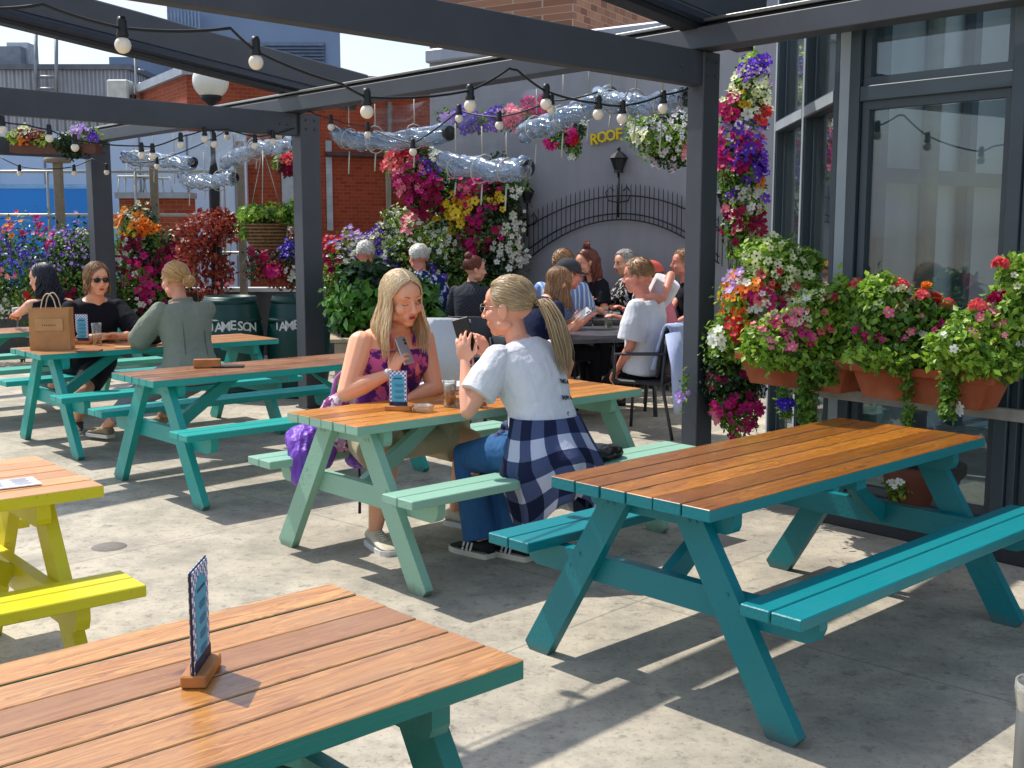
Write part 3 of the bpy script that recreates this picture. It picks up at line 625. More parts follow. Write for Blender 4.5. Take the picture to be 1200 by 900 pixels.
pr = blockb('plant_room', 'blue grey clad plant room on the roof behind the red brick building, with louvres', 'building', [(c_.x, 30), (d_.x, 30), (d_.x * 38 / 30, 38), (c_.x * 38 / 30, 38)], 3.0, AT(200, 36, 30).z + 1.4, BG, .15, plain('dark trim', (84, 96, 116), .5))
o_ = Vector((c_.x, 30, 0)); m_ = MB()
p0 = AT(256, 86, 29.9) - o_; p1 = AT(380, 50, 29.9) - o_
n_ = 9
for k in range(n_): z = p0.z + (p1.z - p0.z) * (k + .5) / n_; m_.add([(p0.x, -.10, z - .03), (p1.x, -.10, z - .03), (p1.x, -.02, z + .06), (p0.x, -.02, z + .06)], [(0, 1, 2, 3)])
obj('louvre', m_, plain('louvre blades', (104, 116, 134), .5), pr)
obj('louvre_shade_plate', MB().box(((p0.x + p1.x) / 2, -.01, (p0.z + p1.z) / 2), (p1.x - p0.x, .012, p1.z - p0.z)), plain('painted louvre shade', (36, 40, 48), .8), pr)  # flat dark plate, shade between the blades put into its colour
m_ = MB()
e_ = AT(126, 66, 30.1); obj('low_block', MB().box(((e_.x - c_.x) / 2 + c_.x - c_.x, 2.5, e_.z / 2), (c_.x - e_.x, 4.6, e_.z)), BG, pr)
for px in list(range(199, 236, 4)):
    q = AT(px, 70, 29.6); m_.box(q - o_ + Vector((0, 0, .0)), (.04, .05, 2.4))
obj('rib', m_, plain('steel blue ribs', (120, 138, 164), .5, .2), pr)
# brown brick building above the grey wall
b0 = AT(503, 20, 17.5); b1 = AT(672, 0, 16.2); b2 = AT(760, 0, 19.5)
zt2 = AT(503, 12, 17.5).z
bb = blockb('brown_brick_building', 'brown stock brick building rising above the grey rendered wall', 'building', [(b0.x, b0.y), (b1.x, b1.y), (b2.x + 1, b2.y + 1), (b2.x, 26), (b0.x + .3, 26)], 0, zt2 + .9, YB, .2, plain('slate grey gutter', (84, 90, 98), .5))
# blue hoarding, white cladding above it with a handrail
h0 = AT(-120, 250, 19); h1 = AT(122, 250, 19)
hb = thing('blue_hoarding', 'bright blue painted hoarding beyond the left flowers', 'hoarding', (h0.x - 5, 19, 0))
obj('panel', MB().box(((h1.x - h0.x + 5) / 2, 0, AT(60, 221, 19).z / 2), (h1.x - h0.x + 5, .06, AT(60, 221, 19).z)), plain('bright blue paint', (10, 122, 208), .5, 0, .05, 1), hb)
obj('top_rail', MB().box(((h1.x - h0.x + 5) / 2, -.0, AT(60, 221, 19).z + .04), (h1.x - h0.x + 5, .1, .06)), plain('pale blue rail', (120, 170, 214), .5), hb)
wc = thing('white_clad_wall', 'pale grey panelled wall above the blue hoarding', 'wall', (h0.x - 5, 21, 0))
wx = AT(122, 250, 21).x - (h0.x - 5)
obj('panels', MB().box((wx / 2 + 1.3, 0, 1.6), (wx + 2.6, .1, 3.6)), plain('pale blue white panels', (182, 198, 212), .5, 0, .05, .6), wc)
m_ = MB()
for k in range(16): m_.box((wx + 2.4 - k * .85, -.06, 1.6), (.025, .02, 3.5))
obj('panel_joint', m_, plain('grey joint', (110, 120, 130), .6), wc)
hr = thing('handrail', 'grey tube handrail running across behind the flowers', 'handrail', (-9.5, 16.6, 0))
for py in (200, 204): pass
for z in (AT(60, 201, 16.6).z, AT(60, 206, 16.6).z - .55): obj('rail', MB().tube([(0, 0, z), (5.6, 0, z)], .022, 8), STEEL, hr)
for k in range(5): obj('upright', MB().tube([(.4 + k * 1.25, 0, 1.2), (.4 + k * 1.25, 0, AT(60, 201, 16.6).z)], .022, 8), STEEL, hr)
# stacked white garden chairs seen far off above the brick parapet
pa = thing('brick_parapet', 'low red brick parapet with a grey ledge beyond the far left post', 'wall', AT(140, 260, 18.2) * 1.0)
pa.location.z = 0
lw_ = AT(222, 260, 18.2).x - AT(140, 260, 18.2).x
obj('brickwork', MB().box((lw_ / 2, .2, AT(180, 231, 18.2).z / 2), (lw_, .35, AT(180, 231, 18.2).z)), RB, pa)
obj('ledge', MB().box((lw_ / 2, .15, AT(180, 229, 18.2).z), (lw_ + .05, .5, .09)), plain('grey ledge', (140, 146, 152), .6), pa)
WP = plain('white plastic', (190, 194, 190), .5)
for i, (px, s) in enumerate(((155, 1), (170, 1), (185, .9))):
    t = thing('plastic_chair', ['white plastic chair leaning on the parapet nearest the far left post', 'white plastic chair in the middle of those on the brick parapet', 'white plastic chair on the brick parapet nearest the brick building'][i], 'chair', AT(px, 226, 18.3), R_(20 * i), 'white chairs on the brick parapet')
    M = Matrix.Scale(s, 4)
    obj('seat', MB().box((0, 0, .25), (.34, .34, .03), M=M, bev=.01), WP, t)
    bk = MB()
    for k in range(5): bk.tube([(-.14 + .07 * k, .16, .25), (-.12 + .06 * k, .24, .62)], .012, 5)
    bk.tube([(-.16, .24, .62), (0, .25, .66), (.16, .24, .62)], .018, 6); obj('backrest', bk, WP, t)
    for a in (-.14, .14):
        for b in (-.14, .14): obj('leg', MB().tube([(a, b, .25), (a * 1.2, b * 1.2, 0)], .016, 6), WP, t)
# ------------------------------------------------------------ boundary: low wall + posts + troughs
bd = thing('boundary_wall', 'low dark boundary wall along the back of the terrace under the flower bushes', 'wall', (-9, 15.2, 0))
obj('wall_face', MB().box((4.0, .15, .42), (8.0, .2, .84)), plain('dark painted boundary', (70, 72, 76), .7), bd)
obj('wall_cap', MB().box((4.0, .12, .87), (8.05, .3, .05)), COPE, bd)
obj('rail', MB().tube([(4.9, .1, 1.35), (6.2, .1, 1.35)], .024, 8), STEEL, bd)
obj('rail', MB().tube([(4.9, .1, 1.62), (6.2, .1, 1.62)], .02, 8), STEEL, bd)
WD = plain('weathered grey post', (128, 116, 100), .75, 0, .2, 10)
for i, (px, top_, w, lab) in enumerate(((72, 186, .10, 'brown weathered post with a round cap plate, standing before the blue hoarding'), (183, 190, .09, 'slim weathered post standing before the brick parapet'), (284, 165, .09, 'slim weathered post behind the red leaved bush'), (456, 158, .06, 'thin grey post behind the red and pink hanging flowers'))):
    y = 15.0; p = AT(px, 280, y); z1 = AT(px, top_, y).z
    t = thing('boundary_post', lab, 'post', (p.x, p.y, 0), 0, 'slim posts along the back boundary')
    obj('shaft', MB().box((0, 0, z1 / 2), (w, w, z1), bev=.008), WD, t)
    if i == 0: obj('cap', MB().lathe([(0, z1 - .05), (.16, z1 - .05), (.17, z1 - .02), (.16, z1 + .01), (0, z1 + .02)], 16), WD, t)
# globe street lamp
gp = AT(241, 95, 14.2); t = thing('globe_lamp', 'white globe lamp on a black pole in front of the red brick building', 'street lamp', (gp.x + .06, gp.y, 0))
zc = gp.z
obj('pole', MB().lathe([(.11, 0), (.11, .3), (.075, .35), (.065, 2.3), (.03, 2.5), (.03, zc - .3)], 14), IRON, t)
obj('collar', MB().lathe([(.03, zc - .32), (.04, zc - .28), (.12, zc - .22), (.13, zc - .17), (.1, zc - .16)], 16), IRON, t)
obj('globe', MB().ell((0, 0, zc), (.215, .215, .215), 24, 16), plain('opal globe', (222, 220, 210), .3, 0, .03, 5, 0), t)
# whiskey barrels
BGR = plain('dark green painted barrel', (4, 60, 54), .42, 0, .15, 2.5, .25, 40); BHO = plain('barrel hoop', (6, 56, 52), .45, .2, .15)
for i, (px, y, rz, rr, hh) in enumerate(((270, 11.35, 0, .315, 1.0), (349, 11.45, -.35, .315, 1.0))):
    x = AT(px, 350, y).x
    t = thing('barrel', ['dark green barrel with white lettering, nearer the grey jacketed woman', 'dark green barrel with white lettering, partly behind the middle pergola post'][i], 'barrel', (x, y, 0), rz, 'green barrels behind the tables')
    prof = [(rr * (.80 + .20 * math.sin(math.pi * k / 14)), hh * k / 14) for k in range(15)]
    obj('staves', MB().lathe([(0, .01)] + prof + [(rr * .74, hh), (rr * .74, hh - .03), (0, hh - .03)], 36), BGR, t)
    for z in (.06, .22, .74, .93):
        r1 = rr * (.80 + .20 * math.sin(math.pi * z / hh)); r2 = rr * (.80 + .20 * math.sin(math.pi * (z + .045) / hh))
        obj('hoop', MB().lathe([(r1 + .001, z), (r1 + .003, z), (r2 + .003, z + .045), (r2 + .001, z + .045)], 36), BHO, t)
    mb = MB(); word = 'JAMESON'; 
    for k, ch in enumerate(word):
        a = R_(-90 - 39 + 13 * k + (17 if i == 0 else 27)); zz = .73; r0 = rr * (.80 + .20 * math.sin(math.pi * zz / hh)) + .004
        me = textmesh(ch, .125, .001, bold=True); n = Vector((math.cos(a), math.sin(a), 0)); tt = Vector((-math.sin(a), math.cos(a), 0))
        addmesh(mb, me, frame(n * r0 + Vector((0, 0, zz - .02 * abs(k - 3) * .5)), tt, (0, 0, 1), n))
    obj('lettering', mb, WHITE, t)
# ------------------------------------------------------------ plants
LEAF = np.array([(0, 0, 0), (.5, -.28, .05), (1, 0, -.06), (.5, .28, .05)], float); LEAF_F = [(0, 1, 2), (0, 2, 3)]
def petal_flower(n=5, cup=.22):
    vs = [(0, 0, -.12)]; fs = []
    for k in range(n):
        a = 2 * math.pi * k / n; w = math.pi / n * .96
        i = len(vs)
        vs += [(.62 * math.cos(a - w), .62 * math.sin(a - w), cup * .5), (.98 * math.cos(a - w * .45), .98 * math.sin(a - w * .45), cup), (.98 * math.cos(a + w * .45), .98 * math.sin(a + w * .45), cup), (.62 * math.cos(a + w), .62 * math.sin(a + w), cup * .5)]
        fs.append((0, i, i + 1, i + 2, i + 3))
    return np.array(vs), fs
FLOW, FLOW_F = petal_flower()
EYE = np.array([(0, 0, .03)] + [(.2 * math.cos(a), .2 * math.sin(a), .0) for a in [k * math.pi / 3 for k in range(6)]]); EYE_F = [(0, 1 + k, 1 + (k + 1) % 6) for k in range(6)]
def scatter(tmpl, faces, P, N, size, spin=True, tilt=.5, droop=0.0):
    """numpy instances of a small template: z axis along N (jittered)"""
    n = len(P); N = N + rng.normal(0, tilt, (n, 3)); N[:, 2] -= droop; N /= np.linalg.norm(N, axis=1)[:, None] + 1e-9
    A = rng.normal(0, 1, (n, 3)); X = np.cross(N, A); X /= np.linalg.norm(X, axis=1)[:, None] + 1e-9; Y = np.cross(N, X)
    s = np.asarray(size) if np.ndim(size) else np.full(n, size); s = s * rng.uniform(.7, 1.25, n)
    t = tmpl[None] * s[:, None, None]
    V = P[:, None, :] + t[..., 0:1] * X[:, None] + t[..., 1:2] * Y[:, None] + t[..., 2:3] * N[:, None]
    return V.reshape(-1, 3), tmpl.shape[0]
def scatmesh(name, layers):
    """layers: (V, k, faces, matidx)"""
    vs = []; loops = []; ls = []; mi = []; o = 0
    for V, k, faces, m in layers:
        n = len(V) // k; vs.append(V)
        for f in faces:
            idx = (np.arange(n) * k)[:, None] + np.array(f)[None] + o
            loops.append((idx, len(f), m))
        o += len(V)
    vs = np.concatenate(vs); me = bpy.data.meshes.new(name); me.vertices.add(len(vs)); me.vertices.foreach_set('co', vs.ravel().astype(np.float32))
    tot = sum(i.size for i, _, _ in loops); npoly = sum(len(i) for i, _, _ in loops)
    me.loops.add(tot); me.polygons.add(npoly)
    me.loops.foreach_set('vertex_index', np.concatenate([i.ravel() for i, _, _ in loops]).astype(np.int32))
    sizes = np.concatenate([np.full(len(i), n) for i, n, _ in loops]); starts = np.concatenate([[0], np.cumsum(sizes)[:-1]])
    me.polygons.foreach_set('loop_start', starts.astype(np.int32)); me.polygons.foreach_set('material_index', np.concatenate([np.full(len(i), m) for i, _, m in loops]).astype(np.int32))
    me.update(calc_edges=True); me.validate(); return me
GREEN = islandmat('mixed green leaves', [(50, 84, 26), (88, 126, 42), (124, 164, 56), (68, 106, 36)], .45, .35)
LIME = islandmat('lime green leaves', [(132, 172, 44), (164, 198, 66), (104, 150, 44), (190, 212, 100)], .45, .38)
DARKG = islandmat('dark green leaves', [(18, 40, 18), (30, 60, 26), (44, 78, 34)], .4, .2)
GLOSS = islandmat('glossy laurel leaves', [(40, 84, 24), (64, 118, 34), (96, 150, 48), (34, 70, 24)], .28, .22)
REDL = islandmat('copper red leaves', [(120, 44, 30), (164, 74, 50), (146, 54, 44), (96, 34, 34)], .5, .3)
def fl(name, cols): return islandmat(name + ' petals', cols, .55, .3, .2)
FM = {'magenta': fl('magenta', [(196, 20, 110), (226, 50, 140), (168, 14, 90)]), 'pink': fl('pink', [(236, 110, 150), (246, 150, 176), (220, 80, 130)]),
      'coral': fl('coral', [(232, 84, 96), (240, 120, 116), (222, 60, 90)]), 'red': fl('red', [(200, 24, 34), (226, 44, 50), (160, 14, 40)]),
      'crimson': fl('crimson', [(140, 10, 60), (170, 20, 76), (110, 6, 50)]), 'purple': fl('purple', [(96, 50, 190), (124, 74, 214), (80, 36, 160)]),
      'violet': fl('violet', [(60, 40, 180), (84, 60, 210), (46, 26, 140)]), 'lilac': fl('lilac', [(186, 150, 226), (204, 176, 236), (160, 120, 206)]),
      'white': fl('white', [(232, 232, 222), (244, 244, 238), (216, 220, 204)]), 'cream': fl('cream', [(226, 228, 170), (236, 238, 196), (208, 218, 150)]),
      'orange': fl('orange', [(244, 130, 30), (250, 156, 50), (236, 100, 30)]), 'yellow': fl('yellow', [(240, 204, 40), (248, 220, 70), (226, 180, 30)]),
      'whiteeye': fl('white with dark eye', [(222, 216, 226), (236, 232, 238), (206, 196, 214)])}
EYEM = {'white': plain('flower eye green', (170, 180, 70), .6, bump=0), 'whiteeye': plain('flower eye purple', (60, 30, 70), .6, bump=0)}
EYED = plain('flower eye dark', (70, 14, 50), .6, bump=0); EYEY = plain('flower eye yellow', (230, 200, 90), .6, bump=0)
def blob_pts(blobs, n, inner=.55):
    w = np.array([b[1][0] * b[1][1] + b[1][1] * b[1][2] + b[1][0] * b[1][2] for b in blobs]) ** 1.0; w /= w.sum(); P = []; N = []
    for b, k in zip(blobs, rng.multinomial(n, w)):
        d = rng.normal(0, 1, (k, 3)); d /= np.linalg.norm(d, axis=1)[:, None]; r = 1 - (1 - inner) * rng.random(k) ** 2.0
        lump = 1 + (inner < .9) * (rng.random(k) < .07) * rng.uniform(.05, .38, k) + .22 * np.sin(d[:, 0] * 7 + b[0][0] * 9) * np.cos(d[:, 2] * 6 + b[0][1] * 5) + rng.normal(0, .05, k)
        P.append(np.array(b[0]) + d * (r * lump)[:, None] * np.array(b[1])); nn = d / np.array(b[1]); N.append(nn / np.linalg.norm(nn, axis=1)[:, None])
    return np.concatenate(P), np.concatenate(N)
def bush(name, label, cat, loc, blobs, leaves, flowers, lsize=.05, leafm=None, group=None, stems=True, view=Vector((0, -1, .25)), fsize=.03, droop=.2, tilt=.6):
    """blobs: [(centre, radii)] local; flowers: [(colour, count, size, centre or None, spread)]"""
    t = thing(name, label, cat, loc, 0, group); leafm = leafm or GREEN; mats = leafm if isinstance(leafm, list) else [leafm]
    P, N = blob_pts(blobs, leaves, .45); layers = []
    k = rng.integers(0, len(mats), len(P)) if len(mats) > 1 else np.zeros(len(P), int)
    # leaf colours gather in clumps
    if len(mats) > 1:
        f = np.sin(P[:, 0] * 9 + 1) + np.sin(P[:, 2] * 11) + np.sin(P[:, 1] * 8 + 2) + rng.normal(0, .6, len(P)); q = np.quantile(f, np.linspace(0, 1, len(mats) + 1)[1:-1]); k = np.searchsorted(q, f)
    for m in range(len(mats)):
        s = k == m
        if s.sum(): V, kk = scatter(LEAF, LEAF_F, P[s], N[s], lsize, tilt=tilt, droop=-.3); layers.append((V, kk, LEAF_F, m))
    obj('foliage', scatmesh('foliage', layers), mats, t)
    if stems:
        mb = MB(); base = Vector((0, 0, 0))
        for b in blobs:
            for q in range(3):
                e = Vector(b[0]) + Vector([random.uniform(-.6, .6) * r for r in b[1]]); m_ = base.lerp(e, .5) + Vector((random.uniform(-.04, .04), random.uniform(-.04, .04), .02)); mb.tube([base + Vector((random.uniform(-.03, .03), 0, 0)), m_, e], [.006, .004, .002], 5)
        obj('stem', mb, plain('green brown stems', (84, 92, 50), .7), t)
    if flowers:
        names = []; layers = []
        for (col, cnt, size, cen, spr) in flowers:
            if cen is None:
                P, N = blob_pts(blobs, cnt * 3, .98); vw = np.array(view) / np.linalg.norm(view); s = (N @ vw) > -.25; P = P[s][:cnt]; N = N[s][:cnt]
            else:
                PP, NN = blob_pts(blobs, 1600, .98); d = np.linalg.norm((PP - np.array(cen)) * np.array([1, .45, 1]), axis=1) + rng.random(len(PP)) * spr * 1.9
                o = np.argsort(d)[:cnt]; P = PP[o]; N = NN[o]
            P = P + N * size * .5
            N2 = N * .8 + np.array([-.15, -.6, .3]); V, kk = scatter(FLOW, FLOW_F, P, N2, size * rng.uniform(.55, 1.1, len(P)), tilt=.4)
            if col not in names: names.append(col)
            st = rng.bit_generator.state
            layers.append((V, kk, FLOW_F, names.index(col) * 2))
            # matching eyes: reuse centre from flower vertices
            Vf = V.reshape(-1, kk, 3); c = Vf[:, 0]; ring = (Vf[:, 1] + Vf[:, 4]) / 2
            E = [c * .45 + .55 * Vf[:, 1:].mean(axis=1)]; 
            rim = Vf[:, [1, 5, 9, 13, 17]]; cc = E[0]; e = np.concatenate([cc[:, None], cc[:, None] + (rim - cc[:, None]) * .34], axis=1)
            layers.append((e.reshape(-1, 3), 6, [(0, 1 + q, 1 + (q + 1) % 5) for q in range(5)], names.index(col) * 2 + 1))
        fm = []
        for c in names: fm += [FM[c], EYEM.get(c, EYEY if c in ('purple', 'violet', 'lilac', 'pink') else EYED)]
        obj('blossoms', scatmesh('blossoms', layers), fm, t)
    return t
def L3(px, py, y): return AT(px, py, y)
def bush_px(name, label, cat, y, ells, leaves, flowers, base=None, **k):
    """ells: [(px, py, rx_px, rz_px, depth_m)] ; flowers centre given as (px, py) pixels"""
    c0 = AT(ells[0][0], ells[0][1], y); zb = 0 if base is None else base; loc = Vector((c0.x, y, zb)); s = y / 1362.0
    bl = []
    for e in ells:
        c = AT(e[0], e[1], y + (e[5] if len(e) > 5 else 0)); bl.append(((c.x - loc.x, c.y - loc.y, c.z - loc.z), (e[2] * s, e[4], e[3] * s)))
    fs = []
    for f in flowers:
        cen = None
        if f[3] is not None: c = AT(f[3][0], f[3][1], y); cen = (c.x - loc.x, -ells[0][4] * .7, c.z - loc.z)
        fs.append((f[0], f[1], f[2], cen, (f[4] if len(f) > 4 else 12) * s))
    return bush(name, label, cat, loc, bl, leaves, fs, **k)
BG_ = 'flower bushes along the back boundary'
# back boundary, left to right
bush_px('flower_bush', 'mixed bush of purple, orange and pink blooms behind the black haired woman', 'flower bush', 14.4,
        [(20, 310, 62, 52, .4), (-30, 320, 60, 60, .4), (60, 350, 40, 40, .35)], 5200,
        [('orange', 12, .045, (14, 262)), ('purple', 70, .03, (25, 290), 30), ('lilac', 40, .03, (50, 300), 30), ('violet', 45, .03, (42, 300), 10), ('pink', 22, .04, (4, 318), 20), ('white', 60, .03, (10, 362), 26), ('magenta', 20, .045, (35, 265)), ('red', 14, .045, (55, 350))], lsize=.06, leafm=[GREEN, DARKG, GREEN], group=BG_)
bush_px('flower_bush', 'bush of small purple and lilac blooms left of the far left post', 'flower bush', 14.3,
        [(88, 320, 40, 58, .35), (100, 350, 34, 46, .3)], 4200, [('purple', 110, .028, (70, 280), 34), ('lilac', 90, .028, (95, 285), 30), ('magenta', 16, .045, (64, 284), 5), ('crimson', 22, .045, (84, 340), 10), ('coral', 12, .04, (60, 352), 10), ('red', 10, .04, (95, 360), 12)], lsize=.055, leafm=[GREEN, DARKG], group=BG_)
bush_px('flower_bush', 'bush of white petunias directly behind the far left post', 'flower bush', 14.9,
        [(108, 308, 34, 44, .3), (86, 330, 26, 30, .3)], 3000, [('white', 90, .038, (105, 300), 40), ('cream', 50, .035, (95, 285), 26), ('crimson', 18, .05, (125, 330), 16)], lsize=.055, leafm=[GREEN, LIME, GREEN], group=BG_)
bush_px('flower_bush', 'tall bush topped with orange roses, magenta petunias below, beside the far left post', 'flower bush', 14.5,
        [(168, 320, 34, 62, .35), (160, 275, 24, 34, .25), (178, 368, 34, 34, .35)], 5200,
        [('orange', 26, .07, (160, 262), 16), ('orange', 10, .07, (184, 268), 8), ('yellow', 10, .05, (160, 275), 12), ('white', 55, .04, (160, 300), 22), ('cream', 20, .035, (163, 246), 10), ('magenta', 90, .055, (172, 330), 34), ('crimson', 50, .055, (160, 300), 30), ('white', 14, .04, (176, 352), 10), ('magenta', 16, .05, (182, 358), 20)], lsize=.06, leafm=[GREEN, GREEN, DARKG], group=BG_)
bush_px('flower_bush', 'low bush of deep pink blooms hanging left of the red leaved shrub', 'flower bush', 14.6,
        [(205, 315, 24, 46, .3), (212, 290, 20, 20, .2)], 1900, [('magenta', 60, .05, (200, 320), 26), ('pink', 30, .045, (210, 300), 20), ('crimson', 30, .05, (205, 300), 20)], lsize=.055, leafm=[DARKG, REDL], group=BG_)
bush_px('copper_shrub', 'airy copper red leaved shrub in front of the lamp pole', 'shrub', 14.0,
        [(246, 268, 34, 22, .35), (228, 292, 20, 16, .3), (262, 262, 20, 14, .25), (240, 330, 10, 40, .12), (262, 320, 12, 26, .12)], 1700, [('pink', 20, .04, (262, 352), 20)], lsize=.075, leafm=REDL, tilt=.9)
bush_px('flower_bush', 'dark plant with scattered crimson and blue blooms between barrels and wicker basket', 'flower bush', 12.2,
        [(318, 300, 30, 22, .22), (330, 322, 24, 18, .2), (300, 318, 14, 14, .2), (344, 300, 12, 40, .2)], 1700, [('violet', 60, .035, (342, 292), 12), ('magenta', 14, .05, (328, 318), 16), ('crimson', 26, .045, (310, 300), 30), ('white', 10, .035, (350, 320), 14)], base=1.0, lsize=.05, leafm=[DARKG, DARKG, REDL], group=None, stems=False)
bush_px('flower_bush', 'low bush with red and crimson blooms at the right side of the middle post', 'flower bush', 13.2,
        [(402, 318, 30, 44, .3), (398, 350, 26, 30, .3)], 3000, [('red', 34, .045, (390, 285), 16), ('crimson', 40, .045, (388, 310), 18), ('lilac', 60, .03, (405, 275), 18), ('white', 50, .03, (412, 300), 26)], lsize=.05, leafm=[GREEN, LIME, DARKG], group=BG_)
bush_px('flower_bush', 'bush of bright purple blooms behind the white haired people', 'flower bush', 13.4,
        [(440, 310, 38, 40, .35), (458, 345, 36, 40, .3)], 4200, [('purple', 150, .038, (442, 285), 22), ('violet', 40, .04, (452, 300), 18), ('lilac', 70, .03, (420, 275), 18), ('white', 40, .03, (470, 290), 20), ('cream', 26, .03, (440, 268), 24), ('magenta', 16, .04, (480, 300), 10), ('violet', 20, .04, (502, 320), 14)], lsize=.05, leafm=[GREEN, LIME, DARKG], group=BG_)
bush_px('flower_bush', 'leafy bush dotted with small white blooms left of the bun haired woman', 'flower bush', 13.3,
        [(500, 290, 52, 42, .4), (520, 330, 50, 40, .35), (470, 262, 22, 20, .2)], 7200, [('white', 190, .032, (505, 275), 70), ('cream', 50, .03, (470, 262), 26), ('pink', 18, .05, (483, 262), 10), ('purple', 16, .045, (510, 320), 12)], lsize=.05, leafm=[GREEN, LIME, DARKG, GREEN], group=BG_)
bush_px('flower_bush', 'tall bush of yellow, magenta and white blooms against the grey wall', 'flower bush', 13.2,
        [(570, 260, 40, 62, .4), (560, 320, 55, 44, .35), (585, 215, 30, 30, .3), (540, 240, 34, 34, .3)], 9500,
        [('yellow', 44, .055, (531, 250), 12), ('yellow', 16, .055, (578, 236), 8), ('orange', 12, .055, (548, 238), 9), ('yellow', 20, .055, (546, 240), 9), ('magenta', 60, .055, (563, 262), 24), ('crimson', 40, .055, (560, 278), 14), ('magenta', 34, .06, (566, 214), 22), ('white', 90, .045, (600, 278), 20), ('white', 16, .04, (603, 224), 8), ('crimson', 24, .06, (590, 210), 12), ('white', 24, .04, (606, 300), 14)], lsize=.055, leafm=[GREEN, DARKG, DARKG], group=BG_)
bush_px('hanging_flowers', 'big hanging mass of red, pink and magenta blooms left of the low blind roll', 'hanging flowers', 13.0,
        [(480, 195, 28, 28, .3), (500, 225, 26, 24, .28), (465, 190, 14, 20, .2), (508, 200, 18, 24, .2)], 3000,
        [('coral', 90, .05, (466, 180), 16), ('red', 46, .05, (478, 172), 10), ('magenta', 130, .045, (488, 215), 30), ('pink', 60, .05, (480, 210), 26), ('purple', 30, .05, (503, 198), 8), ('crimson', 60, .05, (500, 235), 20), ('white', 10, .035, (512, 178), 8)], base=1.9, lsize=.05, leafm=[GREEN, DARKG], stems=False)
bush_px('hanging_flowers', 'hanging magenta petunias directly under the low clear blind roll', 'hanging flowers', 13.1,
        [(548, 216, 24, 18, .25), (560, 232, 14, 20, .2)], 1200, [('magenta', 110, .05, (548, 214), 24), ('pink', 40, .04, (550, 218), 12)], base=1.9, lsize=.05, leafm=[DARKG, GREEN], stems=False)
bush_px('hanging_flowers', 'small hanging plant with red and white blooms between the blind rolls and the yellow letters', 'hanging flowers', 11.9,
        [(668, 152, 18, 14, .16), (672, 172, 8, 14, .1), (655, 165, 14, 8, .1)], 900, [('magenta', 26, .05, (668, 158), 12), ('red', 18, .05, (668, 162), 12), ('magenta', 8, .045, (645, 168), 8), ('white', 8, .045, (684, 145), 6), ('white', 4, .045, (670, 184), 3)], base=2.0, lsize=.05, leafm=[GREEN, DARKG], stems=False)
bush_px('hanging_flowers', 'round hanging basket of small white dark eyed petunias beside the near post', 'hanging flowers', 10.6,
        [(775, 158, 38, 28, .3), (752, 150, 18, 18, .2), (784, 178, 24, 18, .2), (800, 160, 18, 30, .2)], 3800, [('whiteeye', 260, .034, (775, 155), 90), ('white', 14, .045, (805, 180), 12), ('cream', 26, .035, (748, 160), 12), ('pink', 6, .05, (806, 178), 4)], base=2.0, lsize=.045, leafm=[GREEN, LIME, DARKG], stems=False)
bush_px('hanging_flowers', 'small basket of red and pink begonias hanging left of the middle post', 'hanging flowers', 11.9,
        [(334, 190, 16, 10, .15), (340, 196, 10, 10, .12)], 600, [('coral', 24, .045, (338, 186), 8), ('crimson', 18, .045, (340, 198), 8)], base=2.0, lsize=.045, leafm=[GREEN, DARKG], stems=False)
bush_px('hanging_flowers', 'pink and purple blooms seen through the clear blind below the header', 'hanging flowers', 12.2,
        [(625, 128, 22, 12, .2), (600, 140, 22, 12, .2)], 700, [('magenta', 40, .05, (625, 125), 16), ('pink', 24, .05, (600, 140), 12), ('purple', 30, .05, (560, 128), 20)], base=2.2, lsize=.05, leafm=[DARKG, GREEN], stems=False)
bush_px('hanging_flowers', 'purple hanging blooms high under the header, behind the crumpled clear sheet', 'hanging flowers', 12.6,
        [(556, 142, 26, 12, .2), (530, 136, 18, 9, .2)], 700, [('purple', 70, .05, (552, 140), 26), ('lilac', 20, .05, (530, 136), 14)], base=2.2, lsize=.05, leafm=[DARKG, GREEN], stems=False)
# trough with flowers on the far left beam
tq = AT(66, 172, 13.0); t = thing('flower_trough', 'long dark trough of mixed plants fixed on top of the far left beam', 'flower trough', (tq.x, tq.y, tq.z - .02))
obj('trough', MB().box((0, 0, 0), (.95, .22, .10), bev=.01), plain('rusty brown trough', (96, 58, 44), .7), t)
bush_px('trough_plant', 'orange and yellow green plants at the left of the trough on the beam', 'plant', 12.95, [(30, 160, 22, 10, .12), (48, 166, 14, 8, .1)], 700, [('orange', 10, .035, (30, 164), 10), ('cream', 14, .035, (30, 155), 12)], base=2.6, lsize=.05, leafm=[LIME, REDL], stems=False)
bush_px('trough_plant', 'dark green plant trailing over the beam from the middle of the trough', 'plant', 12.9, [(76, 168, 13, 11, .1), (84, 178, 12, 8, .1)], 800, [], base=2.5, lsize=.045, leafm=DARKG, stems=False)
bush_px('trough_plant', 'lilac and white blooms at the right end of the trough on the beam', 'plant', 12.95, [(98, 158, 18, 10, .12)], 500, [('lilac', 30, .04, (98, 154), 16), ('white', 16, .04, (94, 156), 12), ('purple', 14, .04, (110, 160), 6)], base=2.6, lsize=.045, leafm=[LIME, GREEN], stems=False)
